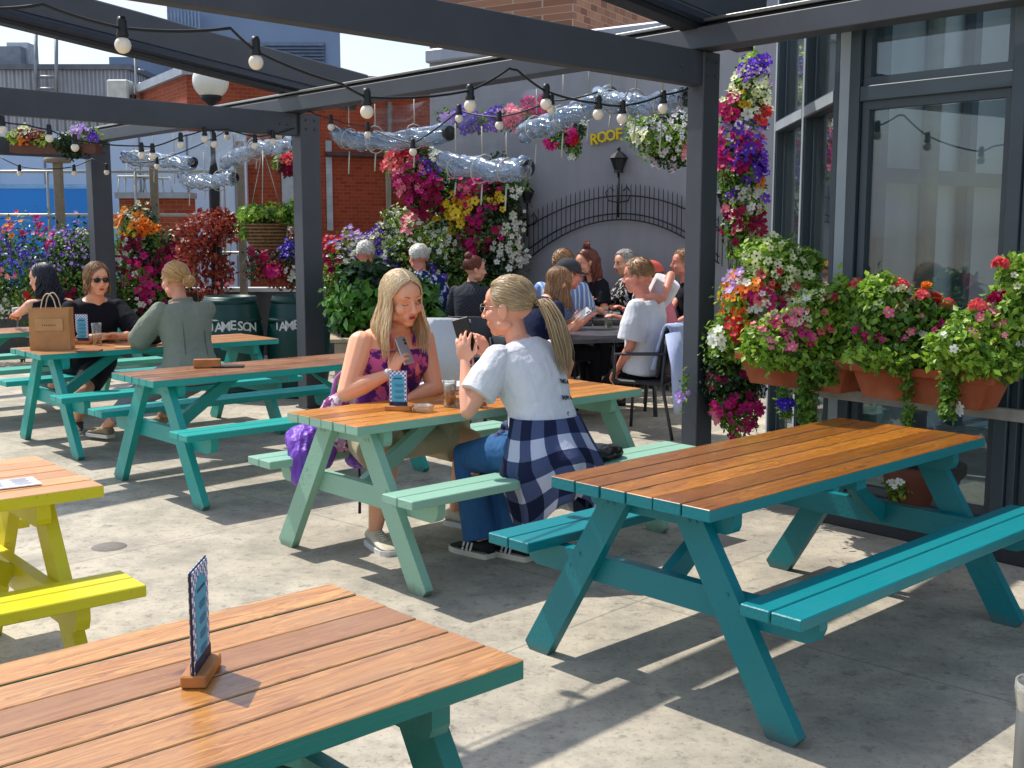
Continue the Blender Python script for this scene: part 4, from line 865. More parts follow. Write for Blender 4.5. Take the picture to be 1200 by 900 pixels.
# wicker hanging basket
bq = AT(311, 268, 11.4); t = thing('hanging_basket', 'brown wicker basket on thin chains left of the middle post', 'hanging basket', bq)
wk = NB('woven wicker'); setp(wk, .8, 0, .2); v = wk.coord(); wt = wk.n('TexCoord'); ws = wk.n('SeparateXYZ'); wk.l(wt.outputs['Object'], ws.inputs[0])
wv_ = wk.math('SINE', wk.math('MULTIPLY', ws.outputs[2], 190)); wk.base(wk.ramp(wk.math('ADD', wk.math('MULTIPLY', wv_, .3), wk.noise(v, 30, 3)), [(.2, lin((70, 48, 32))), (.8, lin((150, 116, 84)))])); wk.bump(wv_, .8, .01)
obj('bowl', MB().lathe([(0, -.2), (.10, -.195), (.17, -.14), (.205, -.04), (.215, .03), (.225, .05), (.20, .05), (.19, 0), (0, -.02)], 24), wk.m, t)
for k in range(3): a = k * 2.09 + .6; obj('chain', MB().tube([(.21 * math.cos(a), .21 * math.sin(a), .04), (0, 0, .78)], .005, 5), STEEL, t)
bush_px('basket_plant', 'bright lime green plant spilling over the wicker hanging basket', 'plant', 11.4, [(320, 250, 36, 10, .25), (290, 262, 11, 20, .15), (345, 252, 14, 16, .18), (300, 252, 18, 12, .2)], 1500, [], base=2.0, lsize=.06, leafm=[LIME, GREEN], stems=False)
# potted laurel in front of the white haired couple
sq = AT(448, 404, 10.3)
t = thing('wooden_planter', 'low weathered timber planter box holding the glossy green shrub', 'planter', (sq.x, sq.y, 0), .15)
pm = plain('weathered timber', (168, 150, 124), .8, 0, .2, 14)
zt_ = AT(400, 400, 10.0).z
for (c, s_) in (((0, -.38, zt_ / 2), (.84, .05, zt_)), ((0, .38, zt_ / 2), (.84, .05, zt_)), ((-.40, 0, zt_ / 2), (.05, .70, zt_)), ((.40, 0, zt_ / 2), (.05, .70, zt_))): obj('side_board', MB().box(c, s_, bev=.006), pm, t)
for (c, s_) in (((0, -.38, zt_ + .02), (.92, .10, .035)), ((0, .38, zt_ + .02), (.92, .10, .035)), ((-.41, 0, zt_ + .02), (.10, .655, .035)), ((.41, 0, zt_ + .02), (.10, .655, .035))): obj('rim_board', MB().box(c, s_, bev=.006), pm, t)
obj('soil', MB().box((0, 0, zt_ - .06), (.74, .70, .04)), plain('soil', (50, 38, 28), .9), t)
bush_px('laurel_shrub', 'dense glossy green shrub in the timber planter behind the woman in pink', 'shrub', 10.3, [(440, 350, 46, 36, .42), (430, 325, 30, 16, .3), (415, 372, 26, 24, .3), (478, 362, 30, 30, .3), (495, 345, 14, 18, .2)], 4200, [], lsize=.105, leafm=[GLOSS, GLOSS, DARKG], droop=0)
# dark pots in front of the wall
# ------------------------------------------------------------ climbing flowers right of near post
bush_px('climbing_flowers', 'tall column of cream, purple and magenta petunias between near post and glass building', 'climbing flowers', 8.9,
        [(868, 130, 26, 24, .2), (880, 100, 18, 38, .18), (872, 235, 22, 28, .2), (865, 170, 24, 30, .25), (866, 205, 24, 30, .25), (878, 250, 14, 30, .18), (866, 270, 18, 34, .16)], 5200,
        [('purple', 30, .045, (884, 82), 10), ('cream', 110, .038, (882, 110), 30), ('white', 30, .04, (872, 235), 30), ('lilac', 30, .04, (866, 160), 30), ('lilac', 16, .04, (884, 90), 10), ('yellow', 16, .04, (862, 125), 10), ('white', 40, .04, (862, 142), 16), ('magenta', 20, .05, (854, 132), 8), ('red', 12, .05, (886, 138), 5), ('purple', 90, .048, (868, 170), 24), ('magenta', 80, .055, (860, 180), 20), ('purple', 30, .045, (888, 195), 10), ('white', 10, .04, (870, 225), 16), ('crimson', 60, .048, (866, 262), 20), ('purple', 24, .042, (872, 232), 24), ('pink', 20, .042, (866, 245), 24), ('cream', 50, .038, (882, 275), 12), ('orange', 5, .035, (885, 215), 5)], base=.5, lsize=.05, leafm=[GREEN, DARKG, LIME])
bush_px('flower_bush', 'bright mass of orange, red, lilac and white blooms just right of the near post', 'flower bush', 6.75,
        [(880, 350, 34, 38, .2), (868, 392, 36, 34, .2), (905, 325, 38, 28, .2), (900, 298, 36, 20, .16), (932, 345, 34, 34, .18), (945, 310, 20, 18, .12)], 8200,
        [('lilac', 16, .035, (852, 328), 10), ('orange', 40, .034, (858, 345), 14), ('orange', 18, .03, (866, 372), 10), ('red', 20, .034, (858, 385), 9), ('red', 16, .03, (895, 330), 20), ('magenta', 26, .032, (880, 344), 12), ('white', 60, .032, (885, 345), 40), ('cream', 120, .03, (905, 312), 50), ('pink', 60, .034, (905, 372), 34), ('coral', 24, .03, (880, 335), 30), ('magenta', 24, .032, (900, 355), 30), ('magenta', 18, .035, (935, 395), 8), ('white', 12, .035, (835, 398), 6), ('coral', 14, .032, (920, 345), 14)], base=.85, lsize=.042, leafm=[LIME, GREEN, LIME], stems=False)
bush_px('flower_bush', 'trailing magenta petunias hanging low beside the foot of the near post', 'flower bush', 6.95,
        [(850, 440, 28, 44, .18), (862, 480, 26, 30, .15), (840, 420, 20, 24, .15), (880, 430, 20, 40, .15)], 4200,
        [('magenta', 60, .034, (868, 480), 18), ('magenta', 20, .034, (845, 470), 12), ('magenta', 20, .034, (875, 432), 10), ('pink', 8, .034, (833, 492), 5), ('crimson', 12, .03, (838, 440), 12)], base=.3, lsize=.036, leafm=[DARKG, GREEN], stems=False)
tiny = bush_px('trailing_petunia', 'three lilac petunias poking out left of the near post', 'flower', 6.95, [(801, 455, 5, 30, .04)], 60, [('lilac', 7, .034, (800, 462), 10)], base=.5, lsize=.03, leafm=GREEN, stems=False)
# ------------------------------------------------------------ terracotta troughs on the handrail
TC = NB('terracotta'); setp(TC, .75, 0, .25); v = TC.coord(); TC.base(TC.mix(TC.math('MULTIPLY', TC.ramp(TC.noise(v, 5, 6), [(.4, (0, 0, 0, 1)), (.7, (1, 1, 1, 1))]), .5), lin((158, 76, 44)), lin((190, 120, 88)))); TC.bump(TC.noise(v, 60, 3), .2, .003); TC = TC.m
def trough(uc, ln, label, n_out=.20, z0=.776):
    h = .17; loc = F0 + FU * uc + FN * n_out; t = thing('terracotta_trough', label, 'planter', (loc.x, loc.y, z0), 0, 'terracotta troughs on the rail')
    M = frame((0, 0, 0), FU, -FN, (0, 0, 1)); a0, a1, b0, b1 = ln / 2 - .06, ln / 2, .085, .115; w = .014
    vs = []; fs = []
    for (a, b, z) in ((a0, b0, 0), (a1, b1, h), (a1 - w, b1 - w, h), (a0 - w, b0 - w, w * 2)):
        vs += [(-a, -b, z), (a, -b, z), (a, b, z), (-a, b, z)]
    for i in range(3):
        for k in range(4): k2 = (k + 1) % 4; fs.append((i * 4 + k, i * 4 + k2, (i + 1) * 4 + k2, (i + 1) * 4 + k))
    fs += [(3, 2, 1, 0), (12, 13, 14, 15)]
    obj('box', MB().add(vs, fs, 0, False, M), TC, t)
    rm = MB()
    for (c, s_) in (((0, -b1 - .004, h - .015), (ln + .045, .02, .045)), ((0, b1 + .004, h - .015), (ln + .045, .02, .045)), ((-a1 - .012, 0, h - .015), (.02, b1 * 2 - .014, .045)), ((a1 + .012, 0, h - .015), (.02, b1 * 2 - .014, .045))): rm.box(c, s_, M=M, bev=.006)
    obj('rim', rm, TC, t)
    obj('soil', MB().box((0, 0, h - .04), (ln - .06, b1 * 2 - .05, .02), M=M), plain('compost', (44, 34, 26), .95), t)
    return loc
def fu(px, n=.2):
    k = (px - 600) / 1362.0; o = F0 + FN * n; return (k * o.y - o.x) / (FU.x - k * FU.y)
ua, ub, uc_, ud = fu(885), fu(1014), fu(1018), fu(1184)
l1 = trough((ua + ub) / 2, ub - ua, 'left terracotta trough on the grey rail, pink geraniums above it')
l2 = trough((uc_ + ud) / 2, ud - uc_, 'right terracotta trough on the grey rail, the one nearest the right edge of the picture')
def geranium(px, y, spots, ells, leaves, extra, label, lm=[GREEN, LIME, GREEN]):
    t = bush_px('geranium_plant', label, 'geranium', y, ells, leaves, extra, base=1.0, lsize=.045, leafm=lm, group='plants in the terracotta troughs', tilt=.8)
    loc = t.location; st = MB(); layers = []; cols = []
    for (sx, sy, col, r, n) in spots:
        c = AT(sx, sy, y - .05); c = Vector((c.x - loc.x, c.y - loc.y, c.z - loc.z)); b = Vector((c.x + random.uniform(-.05, .05), .03, c.z - random.uniform(.12, .2)))
        st.tube([b, b.lerp(c, .6) + Vector((.01, 0, .01)), c], .0028, 5)
        n = int(n * 2.2); d = rng.normal(0, 1, (n, 3)); d[:, 2] = np.abs(d[:, 2]) * .8 - .1; d /= np.linalg.norm(d, axis=1)[:, None]
        V, kk = scatter(FLOW, FLOW_F, np.array(c) + d * r * 1.35 * rng.uniform(.45, 1, (n, 1)), d, .019, tilt=.35)
        if col not in cols: cols.append(col)
        layers.append((V, kk, FLOW_F, cols.index(col)))
    obj('flower_stalk', st, plain('pale green stalks', (130, 150, 70), .6), t)
    for (V_, k_, f_, ci) in layers: obj('flower_head', scatmesh('flower_head', [(V_, k_, f_, 0)]), [FM[cols[ci]]], t)
geranium(935, 6.28, [(975, 352, 'coral', .030, 26), (1003, 335, 'coral', .028, 26), (1004, 352, 'coral', .024, 20), (972, 348, 'pink', .02, 16), (974, 386, 'coral', .02, 14)],
         [(925, 392, 44, 26, .15), (960, 375, 36, 34, .14), (988, 362, 28, 34, .13), (900, 402, 32, 22, .13, -.06), (945, 420, 62, 16, .10, -.12), (1000, 400, 30, 28, .13, -.08)], 7600,
         [('pink', 20, .026, (893, 392), 14), ('pink', 16, .026, (912, 396), 10), ('magenta', 14, .028, (937, 396), 6), ('white', 16, .024, (935, 362), 20), ('magenta', 14, .026, (930, 372), 16), ('pink', 60, .028, (920, 385), 50), ('cream', 60, .024, (925, 350), 50), ('coral', 34, .026, (950, 380), 40), ('crimson', 14, .028, (905, 370), 30)], 'bushy plant with pink blooms and pink geranium heads in the left terracotta trough', [LIME, GREEN, LIME])
geranium(1050, 5.86, [(1054, 336, 'coral', .030, 28), (1082, 348, 'coral', .028, 24), (1108, 358, 'coral', .030, 26), (1096, 350, 'red', .02, 14), (1078, 372, 'coral', .022, 16), (1085, 335, 'orange', .014, 8), (1062, 400, 'coral', .014, 6)],
         [(1040, 380, 40, 36, .14), (1078, 382, 40, 36, .14), (1112, 392, 34, 30, .13), (1030, 350, 24, 28, .12), (1060, 418, 66, 18, .10, -.12), (1130, 412, 40, 20, .10, -.10)], 8200,
         [('pink', 40, .026, (1060, 375), 60), ('cream', 36, .022, (1040, 350), 40), ('magenta', 20, .026, (1100, 390), 50), ('magenta', 5, .028, (1004, 390), 4), ('magenta', 6, .028, (1024, 396), 4), ('magenta', 5, .026, (1046, 394), 4), ('white', 5, .022, (1068, 386), 5)], 'geranium with several coral pink heads in the left half of the right trough', [LIME, GREEN, GREEN])
geranium(1170, 5.45, [(1146, 360, 'coral', .028, 26), (1172, 310, 'coral', .026, 22), (1142, 382, 'coral', .02, 14), (1166, 352, 'crimson', .026, 22), (1176, 346, 'crimson', .018, 12), (1165, 372, 'orange', .018, 12)],
         [(1150, 390, 42, 28, .14), (1180, 380, 36, 34, .14), (1192, 346, 26, 28, .12), (1125, 408, 38, 22, .12, -.06), (1165, 424, 46, 16, .10, -.12), (1188, 320, 15, 18, .07)], 7600,
         [('pink', 26, .026, (1150, 380), 50), ('cream', 26, .02, (1170, 340), 40), ('white', 5, .026, (1186, 397), 4), ('white', 5, .026, (1102, 401), 4)], 'tall geranium with crimson and coral heads at the right end of the terracotta troughs', [LIME, GREEN, LIME])
def trailer(px, py0, py1, y, label, cols, w=10, n=380, lm=GREEN):
    e = []; k = 4
    for i in range(k): e.append((px + random.uniform(-3, 3), py0 + (py1 - py0) * (i + .5) / k, w * (1 - .35 * i / k), (py1 - py0) / k * .7, .05))
    bush_px('trailing_plant', label, 'trailing plant', y, e, n, cols, base=.7, lsize=.034, leafm=lm, stems=False, group='plants trailing from the terracotta troughs')
trailer(1062, 425, 500, 5.68, 'thin green trailing stem hanging from the middle of the right trough', [], 7, 220)
trailer(1112, 430, 490, 5.48, 'trailing plant ending in two white petunias below the right trough', [('white', 3, .034, (1116, 480), 3)], 12, 420)
trailer(945, 440, 505, 6.12, 'bushy green trailing plant under the left trough', [], 14, 620)
trailer(920, 455, 490, 6.22, 'trailing stem with violet blooms beneath the left end of the left trough', [('violet', 14, .03, (919, 470), 10)], 9, 160)
trailer(966, 425, 450, 5.95, 'short leafy tuft spilling over the rim where the two troughs meet', [], 16, 420)
bush_px('trailing_plant', 'white flowered plant low behind the teal table, close to the dark kerb', 'trailing plant', 6.1, [(1055, 570, 16, 14, .1), (1050, 588, 8, 10, .06)], 420, [('white', 8, .026, (1045, 562), 14)], base=.2, lsize=.04, leafm=[GREEN, LIME], stems=False)
pq = G(1045, 622); t = thing('terracotta_pot', 'dark terracotta pot on the ground behind the teal table', 'pot', (AT(1080, 560, 6.15).x, 6.15, 0))
obj('pot_body', MB().lathe([(0, 0), (.13, 0), (.16, .1), (.2, .3), (.23, .34), (.23, .38), (.20, .38), (.18, .33), (0, .32)], 22), plain('dark terracotta', (92, 50, 34), .8), t)
# ------------------------------------------------------------ people
def skinmat(name, c, red=(190, 90, 70)):
    nb = NB(name); setp(nb, .48, 0, .35); v = nb.coord(); n = nb.noise(v, 9, 5); c = lin(c)
    nb.base(nb.mix(nb.math('MULTIPLY', nb.ramp(n, [(.4, (0, 0, 0, 1)), (.75, (1, 1, 1, 1))]), .16), c, lin(red)))
    nb.p.inputs['Subsurface Weight'].default_value = .12; nb.p.inputs['Subsurface Radius'].default_value = (.02, .008, .004); nb.p.inputs['Subsurface Scale'].default_value = .5
    nb.bump(nb.noise(v, 90, 3), .1, .002); return nb.m
def hairmat(name, cols, rough=.42): return islandmat(name, cols, rough, .0, .5)
def clothmat(name, c, kind=None, c2=None, rough=.85, scale=1.0, c3=None):
    nb = NB(name); setp(nb, rough, 0, .2); v = nb.coord(); c = lin(c); t = nb.n('TexCoord')
    col = nb.mix(nb.math('MULTIPLY', nb.noise(v, 7, 4), .3), c, tuple(x * .8 for x in c[:3]) + (1,))
    if kind == 'stripe':
        sp = nb.n('SeparateXYZ'); nb.l(v, sp.inputs[0]); w = nb.math('SINE', nb.math('MULTIPLY', nb.math('ADD', sp.outputs[0], nb.math('MULTIPLY', sp.outputs[1], .6)), 110 * scale))
        col = nb.mix(nb.ramp(w, [(.45, (0, 0, 0, 1)), (.55, (1, 1, 1, 1))]), col, lin(c2))
    elif kind == 'floral':
        n = nb.noise(v, 26 * scale, 3, .6); col = nb.mix(nb.ramp(n, [(.52, (0, 0, 0, 1)), (.56, (1, 1, 1, 1))]), col, lin(c2))
        if c3: n2 = nb.noise(nb.coord((1.3, 1, .8)), 13 * scale, 2, .5); col = nb.mix(nb.ramp(n2, [(.56, (0, 0, 0, 1)), (.6, (1, 1, 1, 1))]), col, lin(c3))
    elif kind == 'plaid':
        sp = nb.n('SeparateXYZ'); nb.l(t.outputs['UV'], sp.inputs[0])
        cb1 = nb.math('GREATER_THAN', nb.math('FRACT', nb.math('MULTIPLY', sp.outputs[0], scale)), .5); cb2 = nb.math('GREATER_THAN', nb.math('FRACT', nb.math('MULTIPLY', sp.outputs[1], scale)), .5)
        both = nb.math('ADD', cb1, cb2)
        r = nb.n('ValToRGB'); r.color_ramp.interpolation = 'CONSTANT'; e = r.color_ramp.elements; e.new(.5)
        for i, (p_, cc) in enumerate(((0, c), (.34, lin(c3)), (.67, lin(c2)))): e[i].position = p_; e[i].color = cc
        nb.l(nb.math('MULTIPLY', both, .5), r.inputs[0]); col = r.outputs[0]
    elif kind == 'check':
        ck = nb.n('TexChecker', Scale=60 * scale); nb.l(v, ck.inputs['Vector']); ck.inputs[1].default_value = c; ck.inputs[2].default_value = lin(c2); col = ck.outputs[0]
    elif kind == 'denim':
        n = nb.noise(nb.coord((3, 3, 1)), 12, 6, .7); n2 = nb.noise(v, 4, 4); col = nb.mix(nb.math('MULTIPLY', n, .5), c, lin(c2)); col = nb.mix(nb.ramp(n2, [(.5, (0, 0, 0, 1)), (.75, (.6, .6, .6, 1))]), col, lin(c2))
    nb.base(col); wr = nb.noise(nb.coord((1, 1, .6)), 11, 5, .55); nb.bump(nb.math('ADD', wr, nb.math('MULTIPLY', nb.noise(v, 160, 2), .12)), .55, .022)
    return nb.m
SK = {'fair': skinmat('fair skin', (228, 166, 136)), 'tan': skinmat('warm tan skin', (236, 174, 140)), 'pink': skinmat('pink skin', (220, 146, 124)), 'light': skinmat('light skin', (232, 176, 148))}  # one base colour per skin, with faint red mottling
HR = {'blonde': hairmat('blonde hair', [(206, 176, 130), (230, 208, 168), (176, 138, 94), (242, 226, 194)]), 'ash': hairmat('ash blonde hair', [(150, 124, 88), (186, 160, 120), (120, 96, 68), (206, 184, 146)]),
      'brown': hairmat('brown hair', [(84, 56, 38), (110, 76, 52), (64, 42, 30)]), 'dkbrown': hairmat('dark brown hair', [(52, 34, 26), (78, 50, 38), (40, 26, 20)]), 'auburn': hairmat('auburn hair', [(92, 42, 30), (124, 60, 42), (70, 32, 26)]),
      'black': hairmat('black hair', [(16, 16, 26), (30, 30, 48), (10, 10, 16)]), 'white': hairmat('white hair', [(210, 206, 196), (228, 226, 220), (190, 184, 172)]), 'grey': hairmat('grey hair', [(150, 146, 140), (176, 172, 166), (120, 116, 112)]),
      'honey': hairmat('honey hair', [(176, 126, 70), (214, 172, 112), (140, 96, 54)]), 'mixed': hairmat('brown hair with honey ends', [(96, 66, 44), (150, 110, 70), (76, 52, 36), (176, 134, 88)]), 'light': hairmat('light brown hair', [(134, 96, 64), (164, 124, 86), (106, 74, 50)])}
LIPM = plain('lips', (196, 92, 86), .4, bump=0); BROW = plain('eyebrow', (132, 96, 66), .8, bump=0); LASH = plain('lash', (40, 28, 24), .8, bump=0); EYEW = plain('eye white', (226, 222, 216), .2, bump=0, var=.02); IRIS = plain('iris', (50, 56, 60), .15, bump=0)
SHOES = {}
def remesh(o, vox, smooth=4, disp=0.0, dscale=.12):
    m = o.modifiers.new('r', 'REMESH'); m.mode = 'VOXEL'; m.voxel_size = vox; m.use_smooth_shade = True
    s = o.modifiers.new('s', 'SMOOTH'); s.factor = .5; s.iterations = smooth
    if disp:
        tx = bpy.data.textures.new('cloth folds', 'CLOUDS'); tx.noise_scale = dscale; tx.noise_depth = 3
        d = o.modifiers.new('d', 'DISPLACE'); d.texture = tx; d.strength = disp; d.mid_level = .5; d.texture_coords = 'LOCAL'
    dg = bpy.context.evaluated_depsgraph_get(); me = bpy.data.meshes.new_from_object(o.evaluated_get(dg)); o.modifiers.clear(); old = o.data; o.data = me
    me.polygons.foreach_set('use_smooth', [True] * len(me.polygons)); bpy.data.meshes.remove(old)
def cap(mb, a, b, ra, rb, seg=12):
    """tapered limb with round ends"""
    a, b = Vector(a), Vector(b); d = (b - a); L_ = d.length; d.normalize(); pts = []; rr = []
    for k in (1, .8, .5, .2): pts.append(a - d * ra * k); rr.append(ra * math.sqrt(max(1 - k * k, .0004)))
    n = 4
    for i in range(n + 1): pts.append(a + d * L_ * i / n); rr.append(ra + (rb - ra) * i / n)
    for k in (.2, .5, .8, 1): pts.append(b + d * rb * k); rr.append(rb * math.sqrt(max(1 - k * k, .0004)))
    mb.tube(pts, rr, seg)
def cone(mb, pts, rr, seg=16): mb.tube(pts, rr, seg)
def ik(a, t, l1, l2, hint):
    a, t = Vector(a), Vector(t); d = t - a; L_ = min(d.length, (l1 + l2) * .995); 
    if d.length > 1e-6: d.normalize()
    x = (l1 * l1 - l2 * l2 + L_ * L_) / (2 * L_); h = math.sqrt(max(l1 * l1 - x * x, 0)); hn = Vector(hint) - d * Vector(hint).dot(d); hn.normalize()
    return a + d * x + hn * h, a + d * L_
def ringloft(mb, spine, side, rings, seg=22):
    """spine: function t-> (point, fwd normal); rings: (t, halfwidth, halfdepth, fwd offset)"""
    vs = []; fs = []; n = len(rings)
    for (t, w, dd, of) in rings:
        p, f = spine(t)
        for k in range(seg):
            a = 2 * math.pi * k / seg; c, s = math.cos(a), math.sin(a); c = math.copysign(abs(c) ** .85, c); s = math.copysign(abs(s) ** .85, s)
            vs.append(p + side * c * w + f * (s * dd + of))
    for i in range(n - 1):
        for k in range(seg): k2 = (k + 1) % seg; fs.append((i * seg + k, i * seg + k2, (i + 1) * seg + k2, (i + 1) * seg + k))
    fs.append(tuple(range(seg))[::-1]); fs.append(tuple((n - 1) * seg + k for k in range(seg))); mb.add(vs, fs, 0, True)
def hand(mb, w, d, n, sgn, curl=.5, s=1.0, spread=.12, curls=None, thumb=.5):
    """w wrist, d direction to knuckles, n palm normal (palm side), sgn: thumb side sign along d x n"""
    d = Vector(d).normalized(); n = (Vector(n) - d * Vector(n).dot(d)).normalized(); t = d.cross(n) * sgn
    Q = Matrix((t, d, n)).transposed()
    mb.ell(w + d * .045 * s, (.036 * s, .052 * s, .015 * s), 14, 8, Q=Q)
    mb.ell(w + d * .03 * s + t * .018 * s + n * .006 * s, (.016 * s, .030 * s, .014 * s), 10, 6, Q=Q)
    mb.ell(w + d * .008 * s, (.026 * s, .024 * s, .018 * s), 10, 6, Q=Q)
    curls = curls or [curl, curl * 1.05, curl * 1.12, curl * 1.2]
    for i, (off, l, a0) in enumerate(((.027, .068, -spread), (.0095, .076, -spread * .25), (-.0085, .070, spread * .45), (-.026, .056, spread * 1.2))):
        p = w + d * (.082 - .007 * abs(i - 1.2)) * s + t * off * s; q = p - d * .02 * s; dirn = (d * math.cos(a0) - t * math.sin(a0)).normalized(); cu = curls[i]; ang = cu * .5; pts = [q, p]; rr = [.0095 * s, .0092 * s]
        for j, seg_ in enumerate((.44, .31, .25)):
            dd = dirn * math.cos(ang) + n * math.sin(ang); p = p + dd * l * seg_ * s; pts.append(p.copy()); rr.append((.0085 - .0009 * j) * s); ang += cu * (1.0 if j == 0 else .75)
        for a, b, ra, rb in zip(pts, pts[1:], rr, rr[1:]): cap(mb, a, b, ra, rb, 8)
    p = w + d * .018 * s + t * .024 * s + n * .004 * s; a = (d * .62 + t * .75 + n * .25 * thumb).normalized(); p1 = p + a * .034 * s; b = (d * .85 + t * .35 * (1 - thumb) + n * .45 * thumb).normalized(); p2 = p1 + b * .028 * s; p3 = p2 + (b + n * .25 * thumb).normalized() * .024 * s
    cap(mb, p, p1, .0125 * s, .0105 * s, 8); cap(mb, p1, p2, .0105 * s, .0095 * s, 8); cap(mb, p2, p3, .0095 * s, .008 * s, 8)
def head_geo(mb, M, female=True, s=1.0):
    def e(c, r, seg=16, rings=12): 
        m = MB(); m.ell((0, 0, 0), r, seg, rings); mb.add([M @ (Vector(v) + Vector(c)) for v in m.v], m.f, 0, True)
    e((0, -.012, .032), (.075, .094, .086), 24, 16); e((0, .018, -.035), (.060 if female else .065, .070, .076), 20, 14); e((0, .058, -.088), (.026 if female else .032, .024, .022))
    e((0, .050, .035), (.056, .042, .05)); e((0, .066, -.058), (.034, .026, .030))
    for x in (-1, 1):
        e((x * .036, .056, -.028), (.026, .028, .028)); e((x * .079, -.008, -.012), (.009, .020, .032)); e((x * .030, .080, .022), (.022, .010, .008)); e((x * .046, .010, -.066), (.022, .04, .024)); e((x * .011, .1005, -.035), (.0085, .009, .007))
    for a, b, ra, rb in (((0, .084, .018), (0, .104, -.022), .0085, .0105), ((0, .104, -.022), (0, .110, -.031), .0105, .0105)): 
        m = MB(); cap(m, a, b, ra, rb, 10); mb.add([M @ Vector(v) for v in m.v], m.f, 0, True)
def on_head(M, c, r, seg=10, rings=6):
    m = MB(); m.ell((0, 0, 0), r, seg, rings); return [M @ (Vector(v) + Vector(c)) for v in m.v], m.f
def face(p, M, eyes='open', brow=None, lips=True, mouth=0.0, big=False):
    mb = MB()
    if eyes == 'open':
        for x in (-1, 1): v, f = on_head(M, (x * .030, .0765, .004), (.0115, .010, .0060)); mb.add(v, f, 0, True)
        for x in (-1, 1): v, f = on_head(M, (x * .030, .0848, .004), (.0055, .0030, .0055)); mb.add(v, f, 1, True)
        obj('eye', mb, [EYEW, IRIS], p)
    lm = MB()
    for x in (-1, 1):
        zz = -.002 if eyes == 'down' else .0085
        pts = [M @ Vector((x * (.031 + .0135 * math.cos(a)), .0872 - .0045 * abs(math.cos(a)) ** 2 - (.0025 if x * math.cos(a) * x > .5 else 0), zz + (-.0035 if eyes == 'down' else .003) * math.sin(a))) for a in [k * math.pi / 6 for k in range(7)]]
        lm.tube(pts, .0016, 5)
    obj('eyelash', lm, LASH, p)
    bm_ = MB()
    for x in (-1, 1): bm_.tube([M @ Vector((x * .014, .0925, .0245)), M @ Vector((x * .030, .0905, .0305)), M @ Vector((x * .044, .0805, .027))], [.0016, .0020, .0008], 6)
    obj('eyebrow', bm_, brow or BROW, p)
    mm = MB(); v, f = on_head(M, (0, .0895, -.0625 - mouth * .6), (.018, .0075, .0046)); mm.add(v, f, 0, True); v, f = on_head(M, (0, .0905, -.0560), (.019, .007, .0030)); mm.add(v, f, 0, True)
    if mouth: v, f = on_head(M, (0, .0935, -.0590 - mouth * .3), (.014, .0045, .0014 + mouth * .3)); mm.add(v, f, 1, True)
    obj('lips', mm, [LIPM, plain('open mouth', (96, 22, 26), .5, bump=0)], p)
CEN = Vector((0, -.012, .032)); HRAD = Vector((.079, .099, .091))
def skull(th, ph, k=1.0):
    """th from crown, ph azimuth (0 = right side +x, 90 = front +y)"""
    return CEN + Vector((HRAD.x * math.sin(th) * math.cos(ph), HRAD.y * math.sin(th) * math.sin(ph), HRAD.z * math.cos(th))) * k
def haircap(mb, M, front=52, back=118, k=1.02, fw=62):
    """shell covering the scalp: polar extent smaller at the face"""
    n, m = 40, 14; vs = []; fs = []
    for i in range(m + 1):
        for j in range(n):
            ph = 2 * math.pi * j / n; df = abs((math.degrees(ph) - 90 + 180) % 360 - 180); w = min(1, max(0, (df - fw * .55) / (fw * .75))); w = w * w * (3 - 2 * w)
            mxa = front + (back - front) * w; th = R_(mxa) * i / m; vs.append(M @ skull(th, ph, k))
    for i in range(m):
        for j in range(n): j2 = (j + 1) % n; fs.append((i * n + j, (i + 1) * n + j, (i + 1) * n + j2, i * n + j2))
    mb.add(vs, fs, 0, True)
def strand(mb, pts, r, seg=4):
    n = len(pts); rr = [r * (1 if i < n * .6 else max(.12, 1 - (i - n * .6) / (n * .45))) for i in range(n)]; mb.tube(pts, rr, seg, caps=False)
def jit(a): return Vector((random.uniform(-a, a), random.uniform(-a, a), random.uniform(-a, a)))
